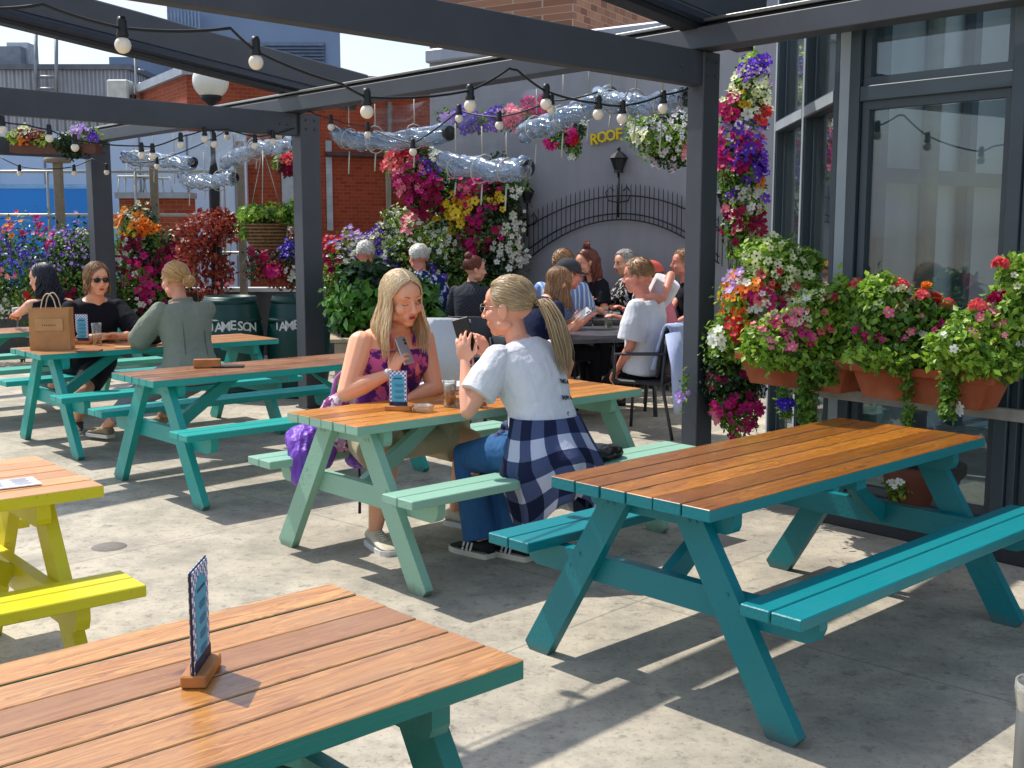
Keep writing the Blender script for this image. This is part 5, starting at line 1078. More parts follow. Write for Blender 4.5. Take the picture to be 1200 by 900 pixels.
def hair(p, M, style, mat, length=.3, n=300, body=None, tie=None, tail=None, curl=0, shoulder=.11, part_x=.0, front=50, thin=.0038, exf=0):
    mb = MB(); G_ = Vector((0, 0, -1)); R3 = M.to_3x3(); Mi = R3.inverted()
    down = (Mi @ G_).normalized()
    if style in ('long', 'curly'):
        haircap(mb, M, front, 110, 1.01)
        for i in range(n):
            ex = exf or (52 if style == 'long' else 96); ph = R_(random.uniform(90 + ex, 450 - ex)); side = 1 if math.cos(ph) > 0 else -1
            df = abs((math.degrees(ph) - 90 + 180) % 360 - 180); th0 = R_(random.uniform(2, 30)); 
            # start at the parting
            y0 = random.uniform(-.05, .075) if df < 110 else random.uniform(-.08, .0); root = Vector((part_x + side * .004, CEN.y + y0, CEN.z + HRAD.z * math.sqrt(max(0, 1 - (y0 / HRAD.y) ** 2)) * 1.01))
            pts = [root]; endth = R_(random.uniform(92, 104)); u0 = ((root - CEN)); 
            e = skull(endth, ph, 1.03 + random.random() * .08)
            for k in range(1, 7):
                q = (root - CEN).lerp(e - CEN, k / 6); s_ = 1 / math.sqrt((q.x / HRAD.x) ** 2 + (q.y / HRAD.y) ** 2 + (q.z / HRAD.z) ** 2 + 1e-9); q = q * s_ * (1.015 + .07 * k / 6 * random.uniform(.6, 1.2)); pts.append(CEN + q)
            L_ = length * random.uniform(.82, 1.08); out = Vector((e.x, e.y - CEN.y, 0)); out.normalize(); st = 9; base = pts[-1]; fz = random.random() * 6; amp = (.007 if style == 'curly' else .0035)
            W_ = [M @ q for q in pts]; wout = (R3 @ out); wout.z = 0; b = W_[-1]
            for k in range(1, st + 1):
                f = k / st; drop = L_ * f; o = wout * (shoulder * max(0, min(1, (drop - .06) / .12)) * (.35 + .65 * abs(math.sin(ph))) - .012 * f); wob = Vector((math.sin(fz + f * 9), math.cos(fz + f * 8), 0)) * amp * (1 + 2 * (style == 'curly')); W_.append(b + Vector((0, 0, -drop)) + o * .55 + wob)
            strand(mb, W_, thin if style == 'long' else .0055)
    if style in ('ponytail', 'bun', 'lowbun'):
        haircap(mb, M, front, 116, 1.01, 60); T = Vector(tie)
        for i in range(n):
            ph = R_(random.uniform(0, 360)); df = abs((math.degrees(ph) - 90 + 180) % 360 - 180); w = min(1, max(0, (df - 34) / 46)); mxa = front + (112 - front) * w
            th = R_(mxa * (1 if random.random() < .6 else random.uniform(.2, 1))); root = skull(th, ph, 1.0); pts = []
            for k in range(9):
                q = (root - CEN).lerp(T - CEN, k / 8); s_ = 1 / math.sqrt((q.x / HRAD.x) ** 2 + (q.y / HRAD.y) ** 2 + (q.z / HRAD.z) ** 2 + 1e-9); q = q * s_ * (1.015 + .025 * math.sin(math.pi * k / 8)); pts.append(M @ (CEN + q + jit(.0012)))
            pts.append(M @ T); strand(mb, pts, thin * .85)
        if style == 'ponytail':
            tt = [Vector(q) for q in tail]
            for i in range(300):
                o = jit(1); o.normalize(); rr = random.random() ** .5; pts = []; st = 12; ln = random.uniform(.78, 1.0); ax = random.random() * 6
                for k in range(st + 1):
                    f = k / st * ln; sg = f * (len(tt) - 1); j = min(int(sg), len(tt) - 2); c = tt[j].lerp(tt[j + 1], sg - j); wd = .014 + .048 * math.sin(min(1, f * 1.25) * math.pi * .62) - .018 * max(0, f - .8) * 5
                    pts.append(c + Vector((o.x * .9, o.y * .6, o.z * .5)) * wd * rr + Vector((math.sin(ax + f * 5), 0, 0)) * .003)
                strand(mb, pts, thin * .95)
            mb2 = MB(); c = M @ T; d_ = (tt[1] - tt[0]).normalized(); mb2.tube([c - d_ * .012, c + d_ * .012], .021, 12); obj('hair_tie', mb2, BLACK, p)
        else:
            c = M @ (T + (T - CEN).normalized() * .025); rb = .034 if style == 'bun' else .042
            mb.ell(c, (rb * .8,) * 3, 12, 8)
            for i in range(110):
                a = jit(1).normalized(); b = a.orthogonal().normalized(); b = (b * math.cos(i) + a.cross(b) * math.sin(i)); pts = []
                for k in range(8): w = k * .42; pts.append(c + (a * math.cos(w) + b * math.sin(w)) * rb * random.uniform(.95, 1.12))
                strand(mb, pts, .0035)
            if style == 'lowbun':
                for i in range(26): a = jit(1).normalized(); strand(mb, [c, c + a * .04 + Vector((0, 0, .0)), c + a * .075 + jit(.01)], .002)
    if style == 'short':
        haircap(mb, M, front, 112, 1.015, 58)
        for i in range(n):
            ph = R_(random.uniform(0, 360)); df = abs((math.degrees(ph) - 90 + 180) % 360 - 180); w = min(1, max(0, (df - 36) / 44)); mxa = front + (112 - front) * w
            th = R_(mxa) * math.sqrt(random.random()); pts = []; ln = length * random.uniform(.7, 1.2) * (.55 if math.degrees(th) > 75 else 1); a = 0
            for k in range(5): pts.append(M @ (skull(th + ln / .085 * k / 4 * .75, ph + .25 * k / 4, 1.01 + .05 * math.sin(k / 4 * 2.2) * (1 + 8 * length * .2)) + jit(.0015)))
            strand(mb, pts, .0036)
    o = obj('hair', mb, mat, p); return o
def person(label, hip, yaw, lean=.2, skin='fair', hd=(0, 0, 0), Lh=None, Rh=None, feet=None, top=None, bottom=None, shoe=None, hairspec=None, female=True, s=1.0, b=1.0, vox=.008, twist=0, eyes='open', mouth=0, elbL=(0, 0, -1), elbR=(0, 0, -1), Lhand=None, Rhand=None, group=None, facef=True, cap_=None, bend=.10, nofeet=False, knees=None, headup=0.0, hk=1.11):
    """hip: world point between hip joints; yaw: facing (0 = +Y, positive turns towards -X)"""
    hip = Vector(hip); o0 = Vector((hip.x, hip.y, 0)); f = Vector((-math.sin(yaw), math.cos(yaw), 0)); sd_ = Vector((math.cos(yaw), math.sin(yaw), 0)); up = Vector((0, 0, 1)); H = hip - o0
    TL = .50 * s
    def spine(t):          # t in metres along the torso
        a0 = lean - bend; a1 = lean + bend * 1.6; n = 12; p = H.copy(); 
        if t <= 0: d = (up * math.cos(a0) + f * math.sin(a0)); return H + d * t, (f * math.cos(a0) - up * math.sin(a0))
        st = t / n
        for i in range(n): a = a0 + (a1 - a0) * min(1, (i + .5) * st / TL); p = p + (up * math.cos(a) + f * math.sin(a)) * st
        return p, (f * math.cos(a) - up * math.sin(a))
    fem = [(-.10, .135, .10, .0), (-.04, .172, .125, -.01), (.04, .168, .120, -.01), (.12, .142, .105, 0), (.20, .132, .098, .0), (.28, .145, .108, .004), (.335, .156, .118, .012), (.39, .165, .105, .002), (.44, .165, .080, -.012), (.475, .13, .062, -.018), (.50, .075, .052, -.015), (.53, .052, .05, -.008)]
    mal = [(-.10, .135, .10, .0), (-.04, .160, .118, -.01), (.04, .155, .112, 0), (.12, .148, .108, 0), (.20, .150, .108, .0), (.28, .165, .112, .0), (.36, .178, .112, .0), (.41, .184, .100, -.005), (.455, .175, .078, -.015), (.485, .13, .064, -.018), (.51, .078, .055, -.015), (.54, .058, .056, -.008)]
    rings = [(t * s, w * s * b, d * s * b, o * s) for t, w, d, o in (fem if female else mal)]
    bm_ = MB(); ringloft(bm_, spine, sd_, rings)
    nb_, nf = spine(.50 * s); nt_, _ = spine(.46 * s)
    # head frame
    hy, hp, hr = hd
    hf = Vector((-math.sin(yaw + hy), math.cos(yaw + hy), 0)); hs_ = Vector((math.cos(yaw + hy), math.sin(yaw + hy), 0)); Rm = Matrix.Rotation(-hp, 3, hs_); hf = Rm @ hf; hu = Rm @ up; Rr = Matrix.Rotation(hr, 3, hf); hs_ = Rr @ hs_; hu = Rr @ hu
    neckdir = (hu * .6 + (nb_ - nt_).normalized() * .4 + up * headup).normalized(); hk = s * hk
    hc = nb_ + neckdir * .070 * s + hu * .092 * hk + hf * .030 * s
    MH = frame(hc, hs_ * hk, hf * hk, hu * hk)
    cap(bm_, nb_ - neckdir * .02, hc - hu * .05 * hk - hf * .012 * s, .054 * s if female else .060 * s, .050 * s if female else .056 * s, 14)
    head_geo(bm_, MH, female, s)
    shw = (.165 if female else .185) * s * (b * .6 + .4); sp, sf = spine(.435 * s); ts = sd_ * math.cos(twist) + f * math.sin(twist)
    joints = {}
    arms = {}
    for q, tgt, hint in ((1, Rh, elbR), (-1, Lh, elbL)):
        sh = sp + ts * q * shw - sf * .01; 
        if tgt is None: tgt = H + o0 + f * .28 + sd_ * q * .14 + up * .06
        el, wr = ik(sh, Vector(tgt) - o0, .275 * s, .245 * s, Vector(hint) + ts * q * .35)
        arms[q] = (sh, el, wr); r0 = .047 * s * (b if female else 1.08); k_ = (1 + (b - 1) * 1.2)
        cap(bm_, sh, sh.lerp(el, .45), .050 * s * k_, .043 * s * k_); cap(bm_, sh.lerp(el, .45), el, .043 * s * k_, .034 * s * k_); cap(bm_, el, el.lerp(wr, .35), .034 * s * k_, .035 * s * k_); cap(bm_, el.lerp(wr, .35), wr, .035 * s * k_, .0225 * s)
        bm_.ell(sh - ts * q * .03 + up * .01, (.05 * s, .05 * s, .045 * s))
        spec = Rhand if q == 1 else Lhand; spec = dict(spec or {}); d = spec.pop('d', None) or (wr - el).normalized(); n_ = spec.pop('n', None) or (0, 0, -1)
        hand(bm_, wr, d, n_, spec.pop('sgn', q), s=s * .98, **spec)
    legs = {}
    hj = .088 * s * b
    for q in (1, -1):
        h0 = H + sd_ * q * hj - up * .0; ft = (feet[0] if q == 1 else feet[1]) if feet else None
        if ft is None: an = h0 + f * .42 * s + up * -.0; an.z = .085
        else: an = Vector(ft) - o0; an.z = Vector(ft).z + .085
        kn, an = ik(h0, an, .42 * s, .40 * s, (knees[0] if q == 1 else knees[1]) if knees else (f * .6 + up * 1.0 + sd_ * q * .1))
        legs[q] = (h0, kn, an); k_ = (1 + (b - 1) * 1.0)
        cap(bm_, h0, h0.lerp(kn, .5), .088 * s * k_, .074 * s * k_); cap(bm_, h0.lerp(kn, .5), kn, .074 * s * k_, .053 * s * k_); cap(bm_, kn, kn.lerp(an, .3), .051 * s * k_, .055 * s * k_); cap(bm_, kn.lerp(an, .3), an, .055 * s * k_, .034 * s)
    body = obj('person', bm_, SK[skin], loc=o0)
    fdirs = {}
    for q in (1, -1):
        h0, kn, an = legs[q]; fd = (kn - h0); fd.z = 0
        if fd.length < .05: fd = f.copy()
        fd = (fd.normalized() * .6 + f * .4).normalized(); fdirs[q] = fd
        if shoe: continue
        m = MB(); Q = Matrix((fd.cross(up), fd, up)).transposed(); m.ell(an + fd * .07 * s - up * .045, (.04 * s, .11 * s, .034 * s), 12, 8, Q=Q); o = len(bm_.v)
    # rebuild with feet
        me = body.data; bmh = bmesh.new(); bmh.from_mesh(me); t2 = m.mesh('f'); bmh.from_mesh(t2); bmh.to_mesh(me); bmh.free()
    remesh(body, vox, 3)
    tag(body, label, 'person', group)
    if facef: face(body, MH, eyes=eyes, mouth=mouth)
    # clothing
    def loftcloth(t0, t1, g, name, mat, sleeves=None, voxc=None, disp=.010, neck=0.0, hem=0.0, strap=False, collar=False):
        m = MB(); R2 = [(t, w + g, d + g, o) for t, w, d, o in rings]
        def at(t):
            for a, c in zip(R2, R2[1:]):
                if a[0] <= t <= c[0]: k = (t - a[0]) / (c[0] - a[0]); return tuple(a[i] + (c[i] - a[i]) * k for i in range(4))
            return R2[0] if t < R2[0][0] else R2[-1]
        ts_ = [t0] + [r[0] for r in R2 if t0 + .01 < r[0] < t1 - .01] + [t1]; rr = [at(t) for t in ts_]; rr = [(t,) + r[1:] for t, r in zip(ts_, rr)]
        rr[0] = (rr[0][0], rr[0][1] + hem, rr[0][2] + hem, rr[0][3]); ringloft(m, spine, sd_, rr, 28)
        if sleeves:
            frac, slack = sleeves
            for q in (1, -1):
                sh, el, wr = arms[q]; k_ = (1 + (b - 1) * 1.2); a0 = sh - (sd_ * q) * .03; pts = [a0, sh]; R3_ = [.044 * s * k_ + g, .050 * s * k_ + g * .8]
                if frac <= 1: e = sh.lerp(el, frac); pts += [sh.lerp(el, frac * .5), e]; R3_ += [.048 * s * k_ + g + slack * .8, .043 * s * k_ + g + slack]
                else:
                    e = el.lerp(wr, frac - 1); pts += [sh.lerp(el, .5), el - (el - sh).normalized() * .01, el.lerp(wr, .15), e]; R3_ += [.046 * s * k_ + g + slack * .8, .040 * s * k_ + g + slack, .042 * s * k_ + g + slack, .027 * s + g + slack * .6]
                m.tube(pts, R3_, 18)
                m.ell(sh + up * .002, (.050 * s * k_ + g * .8,) * 3)
        if collar: 
            p_, _ = spine(.505 * s); m.tube([p_ - neckdir * .02, p_ + neckdir * .03], [.068 * s + g, .062 * s + g], 20)
        ob = obj(name, m, mat, body); remesh(ob, voxc or vox, 2, disp, .09); return ob
    res = {'body': body, 'arms': arms, 'legs': legs, 'MH': MH, 'o0': o0, 'spine': spine, 'sd': sd_, 'f': f, 'rings': rings}
    if top: res['top'] = loftcloth(**top)
    if bottom:
        m = MB(); g = bottom.get('g', .012); frac = bottom.get('frac', 2); sl = bottom.get('slack', .01); R2 = [(t, w + g * (1 if t < .02 else .35), d + g * (1 if t < .02 else .35), o) for t, w, d, o in rings if t < .10 * s]; ringloft(m, spine, sd_, R2, 26)
        for q in (1, -1):
            h0, kn, an = legs[q]; k_ = (1 + (b - 1)); pts = [h0 - (kn - h0).normalized() * .05, h0, h0.lerp(kn, .5)]; rr = [.08 * s * k_ + g, .090 * s * k_ + g, .076 * s * k_ + g + sl * .6]
            if frac <= 1: pts[2:] = [h0.lerp(kn, frac * .55), h0.lerp(kn, frac)]; rr = rr[:2] + [.083 * s * k_ + g + sl * .5, (.088 - .03 * frac) * s * k_ + g + sl]
            else: pts += [kn, kn.lerp(an, .3), kn.lerp(an, min(frac - 1, .97))]; rr += [.056 * s * k_ + g + sl * .5, .057 * s * k_ + g + sl * .4, (.038 + bottom.get('flare', 0)) * s + g + sl]
            m.tube(pts, rr, 18)
            if bottom.get('skirt') : m.ell(h0.lerp(kn, .4), (.09 * s, .12 * s, .08 * s))
        if bottom.get('skirt'):
            a, c = legs[1][0].lerp(legs[1][1], frac * .95), legs[-1][0].lerp(legs[-1][1], frac * .95); m.tube([a, c], [.07 * s, .07 * s], 14); a, c = legs[1][0].lerp(legs[1][1], frac * .5), legs[-1][0].lerp(legs[-1][1], frac * .5); m.tube([a, c], [.08 * s, .08 * s], 14)
        ob = obj(bottom.get('name', 'trousers'), m, bottom['mat'], body); remesh(ob, max(vox, .008), 2, .010, .1); res['bottom'] = ob
    if shoe and not nofeet:
        for q in (1, -1):
            h0, kn, an = legs[q]; fd = fdirs[q]; sx = fd.cross(up); base = an.copy(); base.z = an.z - .085
            # shoe: lofted outline along the foot
            vs = []; fs = []; st = [(-.055, .020, .050), (-.05, .030, .075), (-.02, .034, .088), (.03, .037, .080), (.08, .042, .058), (.13, .046, .046), (.17, .042, .038), (.195, .028, .030), (.205, .010, .024)]; seg = 14
            for (y, w, h) in st:
                for k in range(seg): a = 2 * math.pi * k / seg; vs.append(base + (fd * y + sx * math.cos(a) * (w + .006)) * s + up * (.022 + max(-.012, (h - .02) * .55 * (1 + math.sin(a))) ) * s)
            for i in range(len(st) - 1):
                for k in range(seg): k2 = (k + 1) % seg; fs.append((i * seg + k, i * seg + k2, (i + 1) * seg + k2, (i + 1) * seg + k))
            fs += [tuple(range(seg))[::-1], tuple((len(st) - 1) * seg + k for k in range(seg))]
            m = MB().add(vs, fs, 0, True); so = obj('shoe', m, shoe['mat'], body); sm = MB(); poly = []
            for (y, w, h) in st: poly.append((w + .010, y * 1.02))
            poly = [(x, y) for x, y in poly] + [(-x, y) for x, y in poly[::-1]]; sm.prism(poly, 0, .026, 'z', M=frame(base, sx * s, fd * s, up)); obj('sole', sm, shoe.get('sole', WHITE), so)
            if shoe.get('stripes'):
                zz = MB()
                for k in range(3):
                    for sg in (-1, 1):
                        y = .035 + .026 * k; zz.box((0, 0, 0), (.004, .011, .052), M=frame(base + fd * y * s + sx * sg * .0455 * s + up * .047 * s, sx, (fd + up * .35).normalized(), (up - fd * .35).normalized()))
                obj('stripe', zz, WHITE, so)
            if shoe.get('laces'):
                zz = MB()
                for k in range(5): y = .05 + .018 * k; zc = .085 - .006 * k; zz.tube([base + fd * y * s + sx * -.02 + up * zc * s, base + fd * (y + .006) * s + up * (zc + .004) * s, base + fd * y * s + sx * .02 + up * zc * s], .0035, 5)
                obj('lace', zz, plain('lace', (200, 196, 184), .8), so)
    if hairspec: hair(body, MH, **hairspec)
    if cap_:
        m = MB(); n_, k_ = 26, 8; vs = []; fs = []
        for i in range(k_ + 1):
            for j in range(n_): vs.append(MH @ skull(R_(88) * i / k_, 2 * math.pi * j / n_, 1.13))
        for i in range(k_):
            for j in range(n_): j2 = (j + 1) % n_; fs.append((i * n_ + j, (i + 1) * n_ + j, (i + 1) * n_ + j2, i * n_ + j2))
        m.add(vs, fs, 0, True); c_o = obj('cap', m, cap_['mat'], body); br = MB(); vs = []; fs = []
        for j in range(13):
            ph = R_(28 + 124 * j / 12); a = skull(R_(88), ph, 1.12); o_ = Vector((0, .075 * math.sin(math.pi * j / 12), -.012)); vs += [MH @ a, MH @ (a + o_), MH @ (a + Vector((0, 0, -.006))), MH @ (a + o_ + Vector((0, 0, -.006)))]
        for j in range(12): b_ = j * 4; fs += [(b_, b_ + 1, b_ + 5, b_ + 4), (b_ + 2, b_ + 6, b_ + 7, b_ + 3), (b_ + 1, b_ + 3, b_ + 7, b_ + 5)]
        br.add(vs, fs, 0, True); obj('brim', br, cap_['mat'], c_o)
    return res
def yawto(v): return math.atan2(-v[0], v[1])
TD = Vector((math.cos(YAW), math.sin(YAW), 0)); TL_ = Vector((-math.sin(YAW), math.cos(YAW), 0))
def tpt(tab, a, l, z): 
    y = tab.rotation_euler[2]; return Vector((tab.location.x + a * math.cos(y) - l * math.sin(y), tab.location.y + a * math.sin(y) + l * math.cos(y), z))
tee = lambda mat, g=.012, frac=.62, slack=.012, t0=-.06, name='t_shirt', **k: dict(t0=t0, t1=.525, g=g, name=name, mat=mat, sleeves=(frac, slack), **k)
def seatpt(tab, l, px, z):
    k = (px - 600) / 1362.0; y = tab.rotation_euler[2]; c, s = math.cos(y), math.sin(y); ox, oy = tab.location.x - l * s, tab.location.y + l * c
    a = (k * oy - ox) / (c - k * s); return Vector((ox + a * c, oy + a * s, z))
PURPB = clothmat('purple cloth', (92, 40, 122), 'floral', (206, 96, 150), c3=(232, 132, 128), scale=.5)
# 1 woman in pink
y1 = yawto((.674, -.739))
w1 = person('woman with long blonde hair in a pink and purple sleeveless dress, looking down, texting', seatpt(tabM, .56, 444, .59), y1, .24, 'tan', (-.10, .20, .06),
    Rh=AT(459, 437, 5.98), Lh=AT(478, 468, 6.0), feet=[G(440, 640), G(534, 615)], elbR=(-.35, -.45, -1), elbL=(.5, .2, -.9),
    Rhand=dict(d=(.42, .0, .90), n=(.55, .75, -.1), curl=.62, spread=.14), Lhand=dict(d=(-.9, -.35, -.05), n=(0, 0, -1), curl=.35),
    top=dict(t0=-.08, t1=.462, g=.010, name='dress_top', mat=PURPB), bottom=dict(name='skirt', mat=clothmat('beige cloth', (196, 184, 152)), frac=.86, g=.022, slack=.03, skirt=True),
    shoe=dict(mat=plain('off white shoe leather', (196, 188, 168), .6, 0, .15, 20), laces=True), hairspec=dict(style='long', mat=HR['blonde'], length=.30, n=1000, shoulder=.10, front=46, thin=.0022, exf=60), s=1.06, b=1.27, vox=.0045, eyes='down', mouth=.005, bend=.12, hk=1.17)
st = MB()
for q in (1, -1):
    pts = []
    for t_ in (.45, .49, .505): p_, f_ = w1['spine'](t_ * 1.06); pts.append(p_ + w1['sd'] * q * .075 + f_ * (.085 if t_ < .46 else .07 if t_ < .5 else .03))
    for t_ in (.49, .45): p_, f_ = w1['spine'](t_ * 1.06); pts.append(p_ + w1['sd'] * q * .08 - f_ * (.085))
    st.tube(pts, .009, 8)
obj('strap', st, PURPB, w1['body'])
er = MB(); c_ = w1['MH'] @ Vector((.083, -.004, -.05)); er.tube([c_ + Vector((math.cos(a) * .009, 0, math.sin(a) * .012)) for a in [k * math.pi / 5 for k in range(11)]], .002, 5); obj('earring', er, plain('gold', (220, 180, 80), .3, .9), w1['body'])
_, e1, r1 = w1['arms'][1]
wb = MB(); dd = (r1 - e1).normalized(); wb.tube([r1 - dd * .035, r1 - dd * .012], .031, 16); obj('wrist_watch', wb, plain('pale watch strap', (190, 186, 190), .5), w1['body'])
def phone(c, d, n, label, mat, size=(.075, .150, .010), case=None):
    d = Vector(d).normalized(); n = (Vector(n) - d * Vector(n).dot(d)).normalized(); x = d.cross(n); t = thing('phone', label, 'phone', c, 0)
    M = frame((0, 0, 0), x, d, n); obj('phone_body', MB().box((0, 0, 0), size, M=M, bev=.003), mat, t); obj('screen', MB().box((0, 0, -size[2] / 2 - .001), (size[0] * .92, size[1] * .95, .002), M=M), plain('dark phone glass', (12, 12, 16), .08, bump=0), t)
    cm = MB()
    for k in range(2): cm.tube([M @ Vector((size[0] * .28, size[1] * (.36 - .13 * k), size[2] / 2)), M @ Vector((size[0] * .28, size[1] * (.36 - .13 * k), size[2] / 2 + .002))], .008, 10)
    obj('camera_lens', cm, BLACK, t); return t
hw = w1['o0'] + r1
phone(hw + Vector((.065, .025, .115)), (-.35, .15, .9), (.62, -.55, .3), 'silver phone in the hand of the woman in the pink dress', plain('silver phone case', (186, 180, 184), .25, .5))
# 2 woman in white t-shirt
y2 = yawto((-.674, .739))
WT = clothmat('white cotton', (222, 222, 226)); DEN = clothmat('blue denim', (34, 78, 128), 'denim', (84, 132, 176), rough=.9)
w2 = person('woman with an ash blonde ponytail, white t-shirt and jeans, holding up a phone', seatpt(tabM, -.62, 643, .585), y2, .36, 'fair', (.42, .06, 0),
    Lh=AT(545, 424, 5.52), Rh=AT(572, 418, 5.72), feet=[G(612, 655), G(566, 652)], elbL=(-.15, -.25, -1), elbR=(.5, .0, -1),
    Lhand=dict(d=(-.12, .1, 1), n=(.25, .95, 0), curl=.42, spread=.17), Rhand=dict(d=(-.35, .05, .9), n=(-.75, .55, -.1), curl=.55, spread=.12),
    top=dict(tee(WT, .022, .68, .018, -.05), disp=.014), bottom=dict(mat=DEN, frac=2, g=.014, slack=.014, flare=.03), shoe=dict(mat=plain('black suede shoe', (22, 22, 24), .8), sole=plain('cream sole', (214, 206, 188), .6), stripes=True),
    hairspec=dict(style='ponytail', mat=HR['ash'], n=20, tie=(0, -.108, .005), tail=[(0, 0, 0)] * 2, front=50), s=1.06, b=1.04, vox=.0045, bend=.14, eyes='down', hk=1.2)
o2 = w2['o0']; T0 = w2['MH'] @ Vector((0, -.108, .005))
# tail rebuilt now that the head is placed
for ch in list(w2['body'].children):
    if ch.name.startswith('hair'): bpy.data.objects.remove(ch)
hair(w2['body'], w2['MH'], 'ponytail', HR['ash'], n=950, thin=.0022, tie=(0, -.108, .005), tail=[T0, T0 + Vector((.05, -.03, .02)), T0 + Vector((.10, -.07, -.07)), T0 + Vector((.135, -.09, -.20)), T0 + Vector((.15, -.10, -.33))], front=50)
hw = o2 + w2['arms'][-1][2]
phone(hw + Vector((-.005, .065, .125)), (-.28, .05, 1), (-.25, -.95, 0) and (.1, .95, 0), 'large black phone held up by the woman with the ponytail', plain('black phone case', (14, 14, 18), .35), (.082, .165, .011))
ls = MB(); a_ = hw + Vector((.03, .05, .03)); ls.tube([a_, a_ + Vector((.02, .0, -.10)), a_ + Vector((.03, .01, -.2))], .005, 5)
tag(obj('phone_strap', ls, plain('pink strap', (214, 140, 150), .7)), 'pink cord hanging from the black phone of the ponytail woman', 'phone strap')
# glasses of woman 2
gl = MB(); Mh = w2['MH']
for x in (-1, 1):
    gl.tube([Mh @ Vector((x * .031 + .021 * math.cos(a), .098, .002 + .017 * math.sin(a))) for a in [k * math.pi / 6 for k in range(13)]], .0016, 5); gl.tube([Mh @ Vector((x * .052, .096, .008)), Mh @ Vector((x * .083, .04, .008)), Mh @ Vector((x * .086, -.01, .002))], .0022, 5)
gl.tube([Mh @ Vector((-.010, .100, .006)), Mh @ Vector((.010, .100, .006))], .0016, 5); obj('glasses', gl, STEEL, w2['body'])
# print on the back of the t-shirt
pm_ = MB()
for (tt, tx) in ((.27, 'TAKE A'), (.20, 'SHOW A'), (.13, 'ONLY')):
    me = textmesh(tx, .030, .0008, bold=True); p_, f_ = w2['spine'](tt * 1.06)
    w_ = [r for r in w2['rings'] if r[0] >= tt * 1.06][0]; a = R_(-62); c_ = p_ + w2['sd'] * math.cos(a) * (w_[1] + .02) * .95 + f_ * (math.sin(a) * (w_[2] + .02) + w_[3]) * 1.03
    nn = (w2['sd'] * math.cos(a) * .8 + f_ * math.sin(a)).normalized(); up_ = (w2['spine'](tt + .05)[0] - w2['spine'](tt)[0]).normalized(); xx = up_.cross(nn).normalized(); up_ = nn.cross(xx)
    addmesh(pm_, me, frame(c_ + nn * .006, xx, up_, nn))
obj('shirt_print', pm_, plain('black print', (28, 28, 40), .7, bump=0), w2['top'])
# plaid shirt tied round her waist
H2 = w2['spine'](0)[0]; vs = []; fs = []; nu, nv = 40, 22; f2, s2 = w2['f'], w2['sd']; uvs = []
for i in range(nv + 1):
    v_ = i / nv
    for j in range(nu + 1):
        a = R_(-205 + 240 * j / nu)      # wraps from her left front round the back to her right front
        fl_ = 1 + .10 * math.sin(a * 7 + v_ * 3) * v_ + .05 * math.sin(a * 13 + 1) * v_
        zc = .165 - v_ * (.46 + .10 * math.sin((j / nu) * math.pi * 3 + .6)); rx = (.180 + .075 * min(1, v_ * 2.2)) * fl_; ry = (.145 + .085 * min(1, v_ * 2.0)) * fl_
        q_, ff = w2['spine'](max(-.02, zc)); c = (q_ if zc > -.02 else H2 + Vector((0, 0, zc)))
        if zc < -.10: rx *= 1 - .25 * min(1, (-.10 - zc) / .25); ry *= 1 - .1 * min(1, (-.10 - zc) / .25)
        vs.append(c + s2 * math.cos(a) * rx + f2 * math.sin(a) * ry - f2 * .02); uvs.append((j / nu * 1.12 + .03 * math.sin(v_ * 6), v_ * .50))
for i in range(nv):
    for j in range(nu): fs.append((i * (nu + 1) + j, i * (nu + 1) + j + 1, (i + 1) * (nu + 1) + j + 1, (i + 1) * (nu + 1) + j))
PLD = clothmat('navy and white plaid', (26, 34, 62), 'plaid', (188, 192, 210), scale=5.6, c3=(74, 84, 118)); m = MB().add(vs, fs, 0, True); po = obj('tied_shirt', m, PLD, w2['body']); uv = po.data.uv_layers.new(name='UVMap')
for lp in po.data.loops: uv.data[lp.index].uv = uvs[lp.vertex_index]
so_ = po.modifiers.new('solid', 'SOLIDIFY'); so_.thickness = .006
kn = MB(); kc = w2['spine'](.10)[0] - s2 * .10 + f2 * .14; kn.ell(kc, (.045, .04, .035), 12, 8)
kn.tube([kc, kc + Vector((-.05, -.02, -.05)), kc + Vector((-.08, -.03, -.14))], [.022, .03, .024], 10); kn.tube([kc, kc + Vector((.01, -.05, -.07)), kc + Vector((.03, -.08, -.16))], [.022, .03, .02], 10)
ko = obj('knot', kn, PLD, po)
uv = ko.data.uv_layers.new(name='UVMap')
for lp in ko.data.loops: v_ = ko.data.vertices[lp.vertex_index].co; uv.data[lp.index].uv = (v_.x * 1.4 + v_.y, v_.z * 1.6)
# 3 person with sunglasses
y3 = yawto((.657, -.754)); NV = clothmat('black shirt', (22, 24, 32))
w3 = person('person with dark sunglasses and a black shirt, arms folded on the bag table', seatpt(tabG, .60, 100, .575), y3, .26, 'tan', (-.05, .05, .0),
    Rh=AT(122, 393, 9.1), Lh=AT(128, 396, 9.15), elbR=(-.6, -.3, -.8), elbL=(.7, .2, -.6), feet=[G(40, 482), G(92, 505)], Rhand=dict(n=(0, 0, -1), curl=.4), Lhand=dict(n=(0, 0, -1), curl=.4),
    top=tee(NV, .016, .9, .024), bottom=dict(mat=clothmat('dark shorts', (34, 34, 40)), frac=.8, g=.018, slack=.02, name='shorts'), shoe=dict(mat=plain('grey suede shoe', (70, 66, 64), .8)), hairspec=dict(style='long', mat=HR['mixed'], length=.13, n=420, thin=.003, shoulder=.05, part_x=-.02, front=48), s=1.04, b=1.05, female=False, vox=.008, mouth=.004, eyes='none')
sg = MB(); Mh = w3['MH']
for x in (-1, 1): sg.ell((0, 0, 0), (.024, .006, .018), 12, 8, M=Mh @ TR((x * .031, .098, .003)))
sg.tube([Mh @ Vector((-.05, .094, .012)), Mh @ Vector((0, .104, .012)), Mh @ Vector((.05, .094, .012))], .003, 5)
